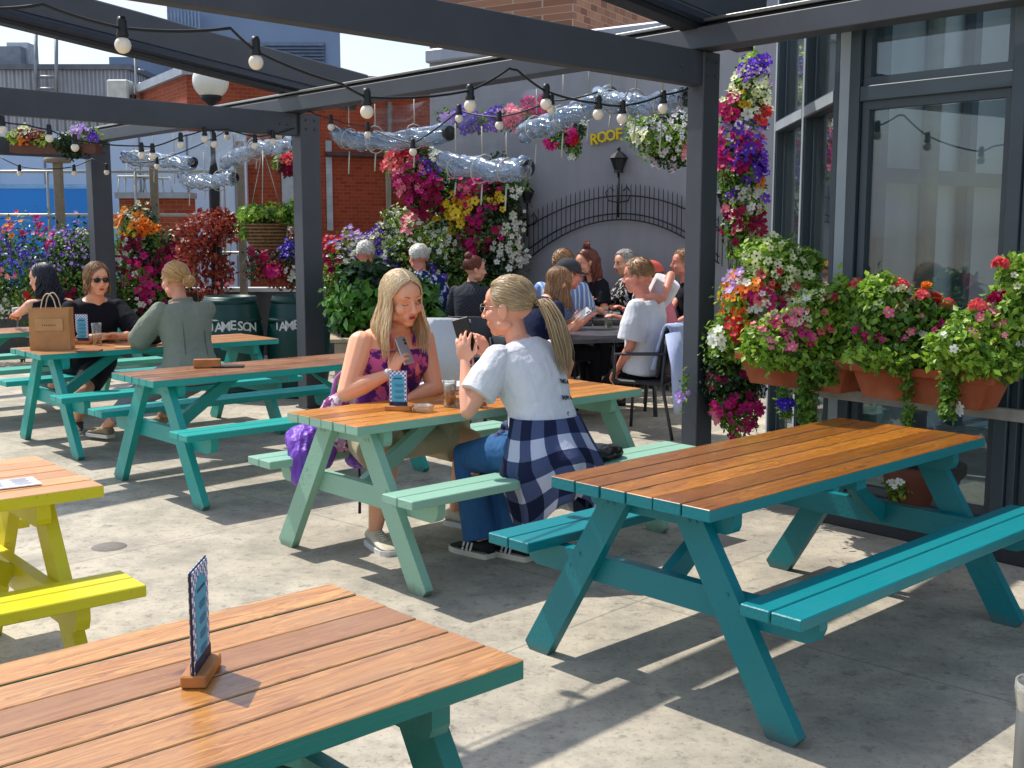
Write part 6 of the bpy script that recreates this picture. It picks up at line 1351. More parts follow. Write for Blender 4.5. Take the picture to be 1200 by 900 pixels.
for x in (-1, 1): sg.tube([Mh @ Vector((x * .052, .092, .010)), Mh @ Vector((x * .084, .0, .006))], .0025, 5)
obj('sunglasses', sg, plain('dark lens', (10, 8, 10), .12, bump=0), w3['body'])
# 4 woman in grey green jacket
y4 = yawto((-.657, .754)); JK = clothmat('grey green jacket', (134, 140, 126))
w4 = person('woman with a loose blonde bun in a grey green jacket, seen from behind', seatpt(tabG, -.60, 217, .575), y4, .20, 'fair', (.25, .12, 0),
    Lh=AT(170, 396, 8.95), Rh=AT(176, 392, 9.05), elbL=(-.4, -.6, -.9), elbR=(.6, 0, -.8), feet=[G(185, 505), G(120, 516)], Lhand=dict(n=(0, 0, -1), curl=.8), Rhand=dict(n=(0, 0, -1), curl=.8),
    top=dict(t0=-.09, t1=.505, g=.024, name='jacket', mat=JK, sleeves=(1.93, .016), disp=.016, collar=True), bottom=dict(mat=clothmat('pale trousers', (150, 156, 168)), frac=1.7, g=.014, slack=.014), shoe=dict(mat=plain('beige flat shoe', (150, 128, 100), .7)),
    hairspec=dict(style='lowbun', mat=HR['honey'], n=340, tie=(0, -.112, -.01), front=48), s=1.05, b=1.12, vox=.008)
sm_ = MB()
for q in (-.09, .09):
    pts = []
    for tt in (.02, .1, .18, .26, .34, .41): p_, f_ = w4['spine'](tt * 1.05); rr_ = [r for r in w4['rings'] if r[0] >= tt * 1.05][0]; pts.append(p_ + w4['sd'] * q * (1.0 - .3 * tt) - f_ * (rr_[2] * .93 - rr_[3] + .024))
    sm_.tube(pts, .004, 5)
pts = []
for k in range(13): a = R_(-170 + 160 * k / 12); p_, f_ = w4['spine'](.36 * 1.05); pts.append(p_ + w4['sd'] * math.cos(a) * .185 + f_ * math.sin(a) * .142)
sm_.tube(pts, .004, 5); obj('jacket_seam', sm_, clothmat('seam', (100, 106, 94)), w4['top'])
# 5 black haired woman
w5 = person('woman with long wavy black hair at the back left table, seen from behind', seatpt(tabH, -.58, 58, .57), yawto((-.66, .75)), .22, 'fair', (.6, .1, 0),
    Lh=AT(12, 372, 10.5), elbL=(-.3, -.6, -1), feet=[G(70, 470), G(50, 475)], top=dict(t0=-.08, t1=.455, g=.012, name='vest_top', mat=NV), bottom=dict(mat=clothmat('light jeans', (120, 140, 170), 'denim', (150, 168, 196)), frac=1.95, g=.014), shoe=dict(mat=BLACK),
    hairspec=dict(style='curly', mat=HR['black'], length=.26, n=330, shoulder=.07, front=50), s=1.0, vox=.009)
# 6..8 behind the laurel
BL = clothmat('pale blue shirt', (150, 176, 196)); FLB = clothmat('navy and white floral shirt', (30, 44, 104), 'floral', (196, 204, 226), scale=.7)
def seated(px, y, z=.56): k = (px - 600) / 1362.0; return Vector((k * y, y, z))
w6 = person('white haired person in a pale blue shirt mostly hidden behind the glossy shrub', seated(428, 12.4, .69), yawto((-.2, 1)), .12, 'pink', (-.2, .1, 0), top=tee(BL), bottom=dict(mat=NV, frac=1.9), shoe=dict(mat=BLACK), hairspec=dict(style='short', mat=HR['white'], length=.035, n=380, front=50), s=1.06, vox=.010, facef=False, female=False)
w7 = person('white haired woman in a navy and white floral shirt beside the glossy shrub', seated(494, 11.9, .66), yawto((-.15, 1)), .12, 'pink', (.5, .1, 0), top=dict(tee(FLB, .02, .95, .03), collar=True), bottom=dict(mat=NV, frac=1.9), shoe=dict(mat=BLACK), hairspec=dict(style='short', mat=HR['white'], length=.04, n=420, front=50), s=1.06, vox=.010)
w8 = person('woman with a brown top bun and a dark checked top, before the white bloomed bush', seated(549, 11.6, .60), yawto((.35, 1)), .10, 'fair', (-.95, .05, 0), top=dict(tee(clothmat('dark checked cloth', (46, 48, 56), 'check', (66, 68, 76)), .016, .9)), bottom=dict(mat=NV, frac=1.9), shoe=dict(mat=BLACK), hairspec=dict(style='bun', mat=HR['auburn'], n=300, tie=(0, -.055, .10), front=52), s=.98, vox=.010)
# far busy table
NAVY = clothmat('navy t-shirt', (24, 32, 62)); SLATE = clothmat('slate blue t-shirt', (84, 98, 128)); STR = clothmat('blue striped shirt', (120, 152, 206), 'stripe', (214, 222, 238), scale=1.0)
w9 = person('woman with long light brown hair in a navy t-shirt, looking down at a white phone', seated(622, 9.75, .56), yawto((.75, .55)), .34, 'fair', (-.05, .5, 0), Rh=AT(672, 380, 9.7), Lh=AT(670, 376, 9.9), elbR=(-.2, -.3, -1), elbL=(0, .3, -1), feet=[G(650, 490), G(640, 480)],
    Rhand=dict(d=(.8, .3, .4), n=(-.3, .5, .8), curl=.6), Lhand=dict(d=(.7, 0, .4), n=(-.3, -.4, .8), curl=.6), top=tee(NAVY, .016, .8, .02), bottom=dict(mat=clothmat('khaki shorts', (120, 108, 90)), frac=.8, name='shorts'), shoe=dict(mat=BLACK), hairspec=dict(style='long', mat=HR['light'], length=.24, n=330, shoulder=.06, front=48), s=1.04, vox=.008, eyes='down')
phone(AT(683, 368, 9.72), (.7, .2, .5), (.2, -.5, .8), 'white phone in the hands of the woman in the navy t-shirt', plain('white phone', (220, 220, 222), .3), (.07, .14, .01))
w10 = person('person in a dark grey cap and slate blue t-shirt behind the woman in navy', seated(640, 10.6, .56), yawto((.9, .25)), .28, 'pink', (.05, .12, 0), Rh=AT(690, 372, 10.5), elbR=(-.2, -.3, -1), top=tee(SLATE, .016, .7), bottom=dict(mat=NV, frac=1.9), shoe=dict(mat=BLACK), hairspec=dict(style='short', mat=HR['brown'], length=.03, n=200), s=1.05, female=False, vox=.010, cap_=dict(mat=clothmat('charcoal cap', (62, 64, 70))))
w11 = person('short haired man in a blue and white striped shirt, seen from behind', seated(658, 11.5, .58), yawto((.1, 1)), .05, 'pink', (-.5, .05, 0), top=dict(tee(STR, .022, .95, .03), collar=True), bottom=dict(mat=NV, frac=1.9), shoe=dict(mat=BLACK), hairspec=dict(style='short', mat=HR['light'], length=.03, n=300, front=50), s=1.10, female=False, vox=.010)
w12 = person('woman with long auburn hair and a top knot in a black t-shirt', seated(705, 12.3, .60), yawto((-.9, -.35)), .15, 'fair', (0, .22, 0), Rh=AT(690, 352, 12.1), Lh=AT(684, 356, 11.9), top=tee(NV, .016, .7), bottom=dict(mat=NV, frac=1.9), shoe=dict(mat=BLACK), hairspec=dict(style='curly', mat=HR['auburn'], length=.26, n=280, shoulder=.05, front=46), s=1.08, vox=.010, eyes='down')
tk = MB(); c_ = w12['MH'] @ Vector((0, -.03, .15)); tk.ell(c_, (.04, .04, .034), 12, 8)
for i in range(40): a = jit(1).normalized(); tk.tube([c_ + a * .03, c_ + a.orthogonal() * .042, c_ - a * .034], .004, 4)
obj('top_knot', tk, HR['auburn'], w12['body'])
w13 = person('grey haired man in a black and white patterned shirt at the far table', seated(746, 12.3, .60), yawto((-.95, -.4)), .12, 'tan', (0, .1, 0), Rh=AT(712, 360, 12.1), top=tee(clothmat('black patterned shirt', (20, 20, 24), 'floral', (196, 196, 196), scale=.9), .02, .9, .03), bottom=dict(mat=NV, frac=1.9), shoe=dict(mat=BLACK), hairspec=dict(style='short', mat=HR['grey'], length=.025, n=300, front=44), s=1.06, female=False, vox=.010)
PNK = clothmat('dusty pink t-shirt', (196, 112, 128))
w15 = person('person in a red cap and dusty pink t-shirt behind the boy in white', seated(784, 10.6, .55), yawto((-.95, .1)), .2, 'pink', (0, .1, 0), Rh=AT(730, 362, 10.5), Lh=AT(726, 372, 10.2), top=tee(PNK, .018, .8), bottom=dict(mat=NV, frac=1.9), shoe=dict(mat=BLACK), hairspec=dict(style='short', mat=HR['brown'], length=.03, n=160), s=1.02, female=False, vox=.010, cap_=dict(mat=clothmat('red cap', (204, 88, 78))))
w16 = person('man in a black shirt partly hidden by the near pergola post', seated(812, 11.9, .60), yawto((-1, -.1)), .08, 'pink', (0, .0, 0), Rh=AT(780, 372, 11.6), top=tee(NV, .018, .8), bottom=dict(mat=NV, frac=1.9), shoe=dict(mat=BLACK), hairspec=dict(style='short', mat=HR['light'], length=.025, n=260), s=1.06, female=False, vox=.010)
BLKT = clothmat('black track trousers', (18, 18, 22))
w14 = person('boy in a white t-shirt and black striped track trousers, one hand behind his neck', seated(756, 9.3, .55), yawto((-.88, .45)), -.02, 'pink', (.0, .08, 0), Rh=AT(778, 350, 9.2), Lh=AT(724, 432, 9.25), elbR=(.3, -.2, 1), elbL=(.3, -.6, -.8), feet=[G(700, 478), G(690, 488)],
    Rhand=dict(d=(-.75, 0, .1), n=(0, .9, .2), curl=.4), Lhand=dict(n=(0, 0, -1), curl=.5), top=dict(tee(clothmat('white tee', (218, 218, 224)), .036, .85, .03)), bottom=dict(mat=BLKT, frac=1.95, g=.012, slack=.016), shoe=dict(mat=BLACK), hairspec=dict(style='short', mat=HR['light'], length=.035, n=420, front=46), s=1.08, female=False, vox=.007)
sp_ = MB()
for q in (1, -1):
    h0, kn_, an = w14['legs'][q]
    for dx in (-.016, 0, .016):
        pts = [h0.lerp(kn_, f_) + Vector((0, -.088 + .02 * f_, .045 + dx * 1.6 - .012 * f_)) for f_ in (.1, .4, .7, .95)] + [kn_.lerp(an, f_) + Vector((dx * 1.4, -.078 + .02 * f_, 0)) for f_ in (.15, .5, .9)]
        sp_.tube(pts, .0045, 5)
obj('trouser_stripe', sp_, WHITE, w14['bottom'])
# ------------------------------------------------------------ string lights
OPAL = plain('opal bulb', (232, 222, 204), .3, 0, .02, 5, 0)
def beamy(px):
    k = (px - 600) / 1362.0; return P1.y + DA.y * ((k * P1.y - P1.x) / (DA.x - k * DA.y))
def beamy2(px):
    k = (px - 600) / 1362.0; return P2.y + DA.y * ((k * P2.y - P2.x) / (DA.x - k * DA.y)) - .1
def heady(px):
    k = (px - 600) / 1362.0; return P1.y + DB.y * ((k * P1.y - P1.x) / (DB.x - k * DB.y)) - .15
def festoon(path, bulbs, yf, label, r=.030):
    o0 = AT(path[0][0], path[0][1], yf(path[0][0])); t = thing('string_lights', label, 'string lights', o0, 0, 'festoon lights on the pergola'); P = [AT(a, b, yf(a)) - o0 for a, b in path]; pts = []
    for a, b in zip(P, P[1:]):
        for k in range(5): q = a.lerp(b, k / 5); q.z -= .10 * (b - a).length * (k / 5) * (1 - k / 5); pts.append(q)
    pts.append(P[-1]); obj('cable', MB().tube(pts, .0062, 6), METAL_D, t)
    for (px, py) in bulbs:
        c = AT(px, py, yf(px)) - o0; hold = obj('lamp_holder', MB().lathe([(0, .085), (.014, .085), (.019, .07), (.019, .035), (.024, .02), (.022, .012), (0, .012)], 12), METAL_D, t, loc=c + Vector((0, 0, r * .55)))
        # short lead from the cable to the holder
        q = min(pts, key=lambda v: abs(v.x - c.x)); top = c + Vector((0, 0, r * .55 + .08))
        if (q - top).length > .02: obj('lead', MB().tube([top, q], .005, 5), METAL_D, t)
        obj('bulb', MB().ell((0, 0, 0), (r, r, r * 1.02), 16, 12), OPAL, t, loc=c)
    return t
festoon([(-20, 10), (50, 5), (144, 33), (270, 33), (300, 60), (400, 98), (430, 114), (551, 106), (597, 80), (606, 82), (638, 106), (701, 121), (729, 124), (777, 111), (806, 104)],
        [(144, 53), (300, 73), (430, 131), (551, 124), (640, 122), (701, 134), (729, 139), (777, 127)], beamy, 'nearest string of white bulbs, looping under the long beam to the near post')
festoon([(362, 130), (388, 139), (431, 148), (484, 168), (538, 129), (585, 137), (645, 118), (700, 108)], [(388, 149), (431, 158), (484, 178), (538, 139), (585, 147), (646, 128)], heady, 'string of white bulbs under the header, right of the middle post')
festoon([(-10, 134), (3, 143), (30, 146), (58, 152), (88, 164), (166, 171), (179, 172), (212, 160), (240, 152), (266, 151), (299, 160), (320, 157), (345, 150)], [(3, 152), (58, 162), (88, 173), (166, 182), (179, 183), (212, 170), (240, 163), (251, 169), (299, 171), (320, 166)], beamy2, 'string of white bulbs below the second beam, left of the middle post')
festoon([(0, 184), (23, 195), (60, 198), (87, 195), (108, 186), (125, 194)], [(23, 203), (87, 203), (125, 202)], lambda p: 13.4, 'short far string of bulbs in front of the blue hoarding')
festoon([(150, 190), (184, 188), (266, 153), (327, 150)], [(184, 195), (266, 161), (327, 160)], lambda p: 12.6 - (p - 150) * .006, 'thin string of bulbs crossing behind the second beam')
# ------------------------------------------------------------ things on tables
CARDB = plain('pale blue card', (70, 170, 210), .6, 0, .05, 5, 0); CARDN = plain('navy card band', (24, 30, 62), .6, 0, .1, 5, 0); INK = plain('menu ink', (20, 60, 110), .6, bump=0)
nb = NB('checked card'); setp(nb, .5); tcx = nb.n('TexCoord'); ck = nb.n('TexChecker', Scale=95.0); nb.l(tcx.outputs['Object'], ck.inputs['Vector']); ck.inputs[1].default_value = lin((226, 232, 240)); ck.inputs[2].default_value = lin((84, 120, 190)); nb.base(ck.outputs[0]); CHK = nb.m
WBL = plain('oiled wood block', (176, 116, 62), .5, 0, .2, 20)
def menu(loc, yaw, label, h=.21, w=.105):
    t = thing('menu_stand', label, 'menu stand', loc, yaw, 'menu stands on the tables')
    obj('base', MB().box((0, 0, .0125), (.13, .05, .025), bev=.003), WBL, t)
    b = obj('board', MB().box((0, 0, .024 + h / 2), (w, .004, h), bev=.001), plain('dark board edge', (28, 22, 26), .5, bump=0), t)
    for sg in (-1, 1):
        F = frame((0, sg * .0032, .024), (-sg, 0, 0), (0, 0, 1), (0, sg, 0)); m = MB(); m.box((0, h * .5, 0), (w - .004, h - .004, .0012), M=F); obj('check_border', m, CHK, t)
        m = MB(); n = 14; r = w * .33; y0 = h * .74; poly = [(-r, h * .12), (r, h * .12), (r, y0)] + [(r * math.cos(a), y0 + r * .8 * math.sin(a)) for a in [math.pi * k / n for k in range(1, n)]] + [(-r, y0)]; m.prism(poly, .0009, .0016, 'z', M=F); obj('arch_panel', m, CARDB, t)
        m = MB(); m.box((0, h * .06, .0015), (w - .004, h * .11, .0012), M=F); obj('footer_band', m, CARDN, t)
        m = MB(); m.box((0, y0 + .006, .0020), (w * .46, .006, .0006), M=F)
        for k in range(4):
            yy = y0 - .022 - k * .030
            for j, wd in enumerate((.044, .050, .036)): m.box((.006, yy - j * .0055, .0020), (wd, .0018, .0006), M=F)
        m.box((-.012, h * .06, .0024), (.03, .006, .0006), M=F); obj('lettering', m, INK, t)
    return t
menu(tpt(tabM, -.56, -.10, .751) if False else G(467, 481, .751), R_(-8), 'upright blue menu in a wooden base on the mint table, before the pink dress', .175, .092)
menu(G(233, 797, .751) + Vector((0, .02, 0)), R_(91), 'menu in a wooden base seen edge on, on the foreground table', .205, .125)
menu(G(97, 403, .751), R_(-5), 'blue menu standing beside the paper bag')
t = thing('menu_stand', 'wooden menu base with its dark board lying on the empty brown topped table', 'menu stand', G(243, 431, .751), .15, 'menu stands on the tables')
obj('base', MB().box((0, 0, .03), (.17, .04, .055), bev=.003), WBL, t); obj('board', MB().box((.13, .03, .006), (.20, .11, .006)), plain('dark board', (30, 26, 30), .5), t)
# white menu card on the yellow table
t = thing('menu_card', 'white printed menu card lying flat on the yellow table', 'menu card', G(8, 568, .753), .62)
obj('card', MB().box((0, 0, .0025), (.20, .14, .004)), plain('white laminated card', (232, 232, 238), .3, bump=0), t); m = MB()
for k in range(9):
    for j in (-1, 1): m.box((j * .045, .055 - .0135 * k, .0050), (.07 - .012 * ((k * 7) % 3), .0035, .0006))
obj('print', m, plain('grey print', (110, 112, 130), .6, bump=0), t)
# paper bag
pb = thing('paper_bag', 'brown paper carrier bag with twisted handles on the turquoise table', 'paper bag', G(62, 409, .751), .12)
PAP = plain('brown kraft paper', (186, 136, 88), .8, 0, .14, 8, .5, 25); w_, d_, h_ = .29, .14, .31
m = MB(); vs = []
for z, k in ((0, 1), (h_ * .35, 1.01), (h_ * .7, .98), (h_, 1.0)): vs += [(-w_ / 2 * k, -d_ / 2, z), (0, -d_ / 2 - .006 * (z > 0), z), (w_ / 2 * k, -d_ / 2, z), (w_ / 2 * k - (.02 if z > .1 else 0), 0, z), (w_ / 2 * k, d_ / 2, z), (0, d_ / 2, z), (-w_ / 2 * k, d_ / 2, z), (-w_ / 2 * k + (.02 if z > .1 else 0), 0, z)]
fs = [(i * 8 + k, i * 8 + (k + 1) % 8, (i + 1) * 8 + (k + 1) % 8, (i + 1) * 8 + k) for i in range(3) for k in range(8)] + [tuple(range(8))[::-1]]
ob = obj('bag_body', m.add(vs, fs), PAP, pb); so_ = ob.modifiers.new('s', 'SOLIDIFY'); so_.thickness = .002
for s_ in (-1, 1):
    pts = [Vector((-.055, s_ * d_ / 2 * .92, h_ - .03))] + [Vector((-.055 + .11 * k / 8, s_ * d_ / 2 * .92, h_ + .11 * math.sin(math.pi * k / 8) ** .6)) for k in range(9)] + [Vector((.055, s_ * d_ / 2 * .92, h_ - .03))]; obj('handle', MB().tube(pts, .0045, 6), plain('twisted paper cord', (214, 190, 158), .8), pb)
obj('label_panel', MB().box((0, -d_ / 2 - .0085, .19), (.20, .001, .09)), plain('tan paper panel', (200, 154, 104), .8), pb)
m = MB(); 
for k in range(7): m.box((-.045 + .015 * k, -d_ / 2 - .0095, .185), (.006, .0008, .012))
obj('bag_print', m, plain('brown ink', (112, 74, 44), .8, bump=0), pb)
# glasses and drinks
BEER = glassmat('golden beer', (236, 170, 40), .2, .35, (230, 160, 40)); FOAM = plain('beer foam', (238, 230, 210), .8); COLA = glassmat('cola', (80, 36, 18), .2, .6, (50, 22, 12)); LIMEJ = glassmat('pale lime drink', (220, 232, 170), .2, .25, (214, 224, 160))
def glass(loc, label, r=.036, h=.145, fill=.6, liq=None, foam=0, cat='glass', taper=.82, stem=False, straw=None):
    t = thing('drinking_glass', label, cat, loc)
    if stem: prof = [(0, .0), (.03, .0), (.032, .004), (.006, .01), (.005, .07), (.018, .08), (r, .12), (r * .95, h), (r * .9, h), (r * .93, .122), (.0, .082)]; b0, ra, rb = .086, .02, r * .9
    else: prof = [(0, 0), (r * taper, 0), (r * (taper + (1 - taper) * .5), h * .5), (r, h), (r - .0025, h), (r * (taper + (1 - taper) * .5) - .0025, h * .5), (r * taper - .003, .008), (0, .008)]; b0, ra, rb = .010, r * taper - .005, r * (taper + (1 - taper) * fill) - .005
    obj('glass_body', MB().lathe(prof, 22), CLEAR, t)
    if liq: z1 = b0 + (h - b0) * fill; obj('drink', MB().lathe([(0, b0), (ra, b0), (rb, z1), (0, z1)], 18), liq, t)
    if foam: obj('foam', MB().lathe([(0, z1), (rb, z1), (rb + .001, z1 + foam), (0, z1 + foam + .004)], 18), FOAM, t)
    if straw: obj('straw', MB().tube([(0, 0, .02), (.03, .01, h + .04)], .003, 6), straw, t)
    return t
glass(G(527, 476, .752), 'half pint of golden beer with foam on the mint table', .036, .13, .62, BEER, .03, 'beer glass')
glass(G(564, 477, .752), 'short glass with a last bit of golden beer under the ponytail woman’s elbow'.replace('’', "'"), .038, .10, .55, BEER, 0, 'beer glass')
glass(G(548, 470, .752), 'tall clear empty glass behind the golden beer on the mint table', .030, .19, .1, None)
glass(G(571, 463, .752), 'clear straight tumbler near the middle of the mint table', .036, .14, .1, None)
glass(G(114, 404, .752), 'nearly empty pint glass beside the blue menu on the bag table', .040, .17, .28, BEER, 0, 'pint glass')
glass(G(163, 398, .752), 'stemmed glass with a pale drink before the grey jacketed woman', .036, .15, .4, LIMEJ, 0, stem=True)
glass(G(21, 385, .752), 'full stemmed beer glass with a foam head on the back left table', .044, .19, .8, BEER, .02, 'beer glass', stem=True)
t = thing('ashtray', 'round clear glass ashtray on the mint table beside the blue menu', 'ashtray', G(496, 482, .752)); obj('bowl', MB().lathe([(0, 0), (.048, 0), (.054, .03), (.048, .032), (.042, .010), (0, .008)], 24), glassmat('pressed glass', (236, 228, 214), 2.2, .18, (226, 206, 180)), t)
t = thing('serving_tray', 'oval steel tray on the right end of the back left table', 'tray', G(164, 379, .752), .2); obj('tray_body', MB().lathe([(0, .004), (.11, .004), (.13, .016), (.134, .014), (.115, 0), (0, 0)], 28), STEEL, t); t.scale = (1.25, .8, 1)
t = thing('notebook', 'brown flat folder lying in front of the black shirted person', 'folder', G(105, 412, .752), .1); obj('cover', MB().box((0, 0, .008), (.17, .10, .014), bev=.003), plain('brown leather', (120, 66, 34), .5), t)
t = thing('paper_napkin', 'small kraft napkin on the bag table near the grey jacketed woman', 'napkin', G(148, 407, .752), .3); obj('sheet', MB().box((0, 0, .003), (.16, .10, .004)), PAP, t)
t = thing('handbag', 'small dark handbag on the bag table by the jacket sleeve', 'handbag', G(178, 404, .752), .3); m = MB(); m.ell((0, 0, .045), (.09, .05, .045), 16, 10); obj('bag_body', m, BLACK, t); obj('handle', MB().tube([(-.06, 0, .06), (-.04, 0, .12), (.04, 0, .12), (.06, 0, .06)], .006, 6), BLACK, t)
# purple padded coat on the mint bench
cq = seatpt(tabM, .60, 356, .476)
PC = NB('purple padded nylon'); setp(PC, .42, 0, .4); v = PC.coord(); PC.base(PC.mix(PC.noise(v, 12, 3), lin((98, 46, 160)), lin((132, 78, 196)))); tcx = PC.n('TexCoord'); wvt = PC.n('TexWave', Scale=6.0, Distortion=7.0); PC.l(tcx.outputs['Object'], wvt.inputs['Vector']); PC.bump(PC.math('ADD', PC.math('MULTIPLY', wvt.outputs['Fac'], .5), PC.noise(v, 26, 4)), .8, .016); PC = PC.m
m = MB(); dn = Vector((0, 0, -1)); T_ = TD; LL = TL_
for (a, l, z, r) in ((-.02, .0, .06, (.09, .09, .07)), (-.07, -.06, .03, (.07, .06, .08)), (-.10, -.10, -.04, (.055, .05, .09)), (-.12, -.12, -.10, (.045, .045, .05)), (.06, .02, .045, (.08, .09, .05)), (.02, -.07, .0, (.07, .05, .08)), (.20, .0, .05, (.09, .08, .06)), (.24, -.08, .01, (.08, .05, .09)), (.20, -.10, -.05, (.06, .05, .05))): m.ell(T_ * a * 1.15 + LL * l * 1.15 + Vector((0, 0, z)), [q * 1.2 for q in r], 16, 12)
cp = thing('padded_coat', 'purple padded coat bundled on the end of the far mint bench', 'coat', cq); ob = obj('coat_shell', m, PC, cp); remesh(ob, .008, 3, .018, .05)
q = T_ * .24 + LL * -.11; obj('coat_strap', MB().tube([q + Vector((0, 0, -.05)), q + Vector((.005, 0, -.2)), q + Vector((0, 0, -.36))], [.008, .007, .009], 6), plain('dark purple webbing', (70, 30, 84), .8), cp)
# pink patterned bag next to the woman in pink
q = tpt(tabM, -.52, .50, .476); pk = thing('patterned_bag', 'pink and white patterned bag beside the woman in the pink dress', 'bag', q, .3); m = MB(); m.ell((0, 0, .15), (.13, .08, .16), 18, 12); m.ell((.02, 0, .08), (.15, .09, .09), 18, 12)
ob = obj('bag_body', m, clothmat('pink patterned cloth', (206, 148, 186), 'floral', (236, 228, 232), scale=1.3, c3=(122, 60, 110)), pk); remesh(ob, .009, 3, .02, .06); obj('strap', MB().tube([(-.05, 0, .27), (-.02, .02, .38), (.06, .04, .46), (.1, .1, .30)], .011, 6), clothmat('lilac strap', (180, 120, 190)), pk)
# black bag on the near mint bench
q = tpt(tabM, .30, -.60, .476); bb_ = thing('crumpled_bag', 'crumpled black bag on the near mint bench behind the plaid shirt', 'bag', q, YAW); m = MB()
for (a, l, z, r) in ((0, 0, .035, (.13, .08, .045)), (.09, .01, .03, (.08, .07, .035)), (-.08, .02, .04, (.08, .06, .05))): m.ell((a, l, z), r, 14, 10)
ob = obj('bag_body', m, plain('black nylon', (20, 20, 24), .35), bb_); remesh(ob, .007, 2, .03, .05)
obj('strap', MB().tube([(-.14, -.06, .03), (-.16, -.10, -.03), (-.12, -.12, -.09), (-.05, -.11, -.07), (-.03, -.06, .03)], .006, 6), BLACK, bb_)
# ------------------------------------------------------------ far group: tables, chairs, drinks
DT = plain('dark grey slatted table', (74, 76, 82), .35, .1, .15, 8)
def cafe_table(loc, yaw, lx, ly, label):
    t = thing('cafe_table', label, 'table', (loc[0], loc[1], 0), yaw, 'dark cafe tables at the far end'); poly = []
    for k in range(32): a = 2 * math.pi * k / 32; c, s = math.cos(a), math.sin(a); poly.append((math.copysign(abs(c) ** .35, c) * lx / 2, math.copysign(abs(s) ** .35, s) * ly / 2))
    obj('tabletop', MB().prism(poly, .712, .742, 'z'), DT, t)
    for sx in (-1, 1):
        for sy in (-1, 1): obj('leg', MB().tube([(sx * (lx / 2 - .1), sy * (ly / 2 - .1), .71), (sx * (lx / 2 - .07), sy * (ly / 2 - .07), 0)], .02, 8), DT, t)
    obj('apron', MB().box((0, 0, .69), (lx - .2, ly - .2, .04)), DT, t); return t
cafe_table((.66, 10.3), .35, 1.15, .95, 'nearer dark cafe table with glasses, between the woman in navy and the boy')
cafe_table((1.12, 12.05), .2, 1.0, .8, 'farther dark cafe table with the tall beer and the red napkins')
def chair(loc, yaw, mat, label, arms=False, group=None, hgt=.86, frame_=None):
    t = thing('cafe_chair', label, 'chair', (loc[0], loc[1], 0), yaw, group); fr = frame_ or plain('dark grey chair frame', (48, 50, 56), .45)
    obj('seat', MB().box((0, 0, .44), (.46, .44, .03), bev=.01), mat, t)
    n = 10; vs = []; 
    for z, yb in ((.50, -.21), (.65, -.235), (hgt, -.28)):
        for k in range(n + 1): a = -1 + 2 * k / n; vs.append((a * .235, yb - .0 + .05 * a * a, z - .012 * a * a))
    fs = [(i * (n + 1) + k, i * (n + 1) + k + 1, (i + 1) * (n + 1) + k + 1, (i + 1) * (n + 1) + k) for i in range(2) for k in range(n)]; ob = obj('backrest', MB().add(vs, fs, 0, True), mat, t); so = ob.modifiers.new('s', 'SOLIDIFY'); so.thickness = .014
    for sx in (-1, 1):
        obj('leg', MB().tube([(sx * .21, .20, .44), (sx * .23, .23, 0)], .014, 8), fr, t); obj('leg', MB().tube([(sx * .235, -.24, hgt - .03), (sx * .22, -.20, .44), (sx * .24, -.30, 0)], .014, 8), fr, t)
        if arms: obj('armrest', MB().tube([(sx * .235, -.23, .68), (sx * .25, .0, .67), (sx * .25, .18, .66), (sx * .225, .21, .44)], .014, 8), fr, t)
    return t
GC = 'chairs of the far group'; DGC = plain('dark grey chair', (58, 62, 68), .5); GRC = plain('dark green chair', (14, 84, 74), .5); WC = clothmat('white cover cloth', (206, 208, 214)); BKC = plain('black slung chair', (24, 26, 32), .55)
c1 = chair((AT(760, 400, 9.25).x, 9.26), yawto((-.88, .45)), BKC, 'black armchair under the boy, a pale blue hoodie hung on its back', True, GC, .86)
chair((AT(553, 400, 11.0).x, 11.0), yawto((.1, 1)), DGC, 'dark grey chair under the bun haired woman', False, GC, .84)
chair((AT(514, 400, 12.0).x, 12.2), yawto((-.1, 1)), GRC, 'dark green chair next to the floral shirt', False, GC, .95)
chair((AT(488, 400, 11.9).x, 11.85), yawto((-.15, 1)), GRC, 'dark green chair under the white haired woman', False, GC, .8)
chair((AT(430, 400, 12.4).x, 12.35), yawto((-.2, 1)), GRC, 'dark green chair under the white haired person behind the shrub', False, GC, .8)
wc_ = chair((AT(527, 400, 8.9).x, 8.95), yawto((.25, 1)), WC, 'chair with a tall white back between the two blonde women', False, GC, .98)
chair((AT(620, 400, 9.75).x, 9.72), yawto((.8, .5)), DGC, 'dark chair under the woman in navy', False, GC, .76)
chair((AT(640, 400, 10.6).x, 10.6), yawto((.9, .25)), DGC, 'dark chair under the capped person in slate blue', False, GC, .76)
chair((AT(668, 400, 11.5).x, 11.45), yawto((.1, 1)), DGC, 'dark chair under the man in the striped shirt', False, GC, .76)
chair((AT(702, 400, 12.3).x, 12.35), yawto((-.9, -.35)), DGC, 'dark chair under the auburn haired woman', False, GC, .76)
chair((AT(747, 400, 12.3).x, 12.35), yawto((-.95, -.4)), DGC, 'dark chair under the grey haired man', False, GC, .76)
chair((AT(786, 400, 10.6).x, 10.6), yawto((-.95, .1)), DGC, 'dark chair under the person in the red cap', False, GC, .76)
chair((AT(814, 400, 11.9).x, 11.9), yawto((-1, -.1)), DGC, 'dark chair under the man hidden by the post', False, GC, .76)
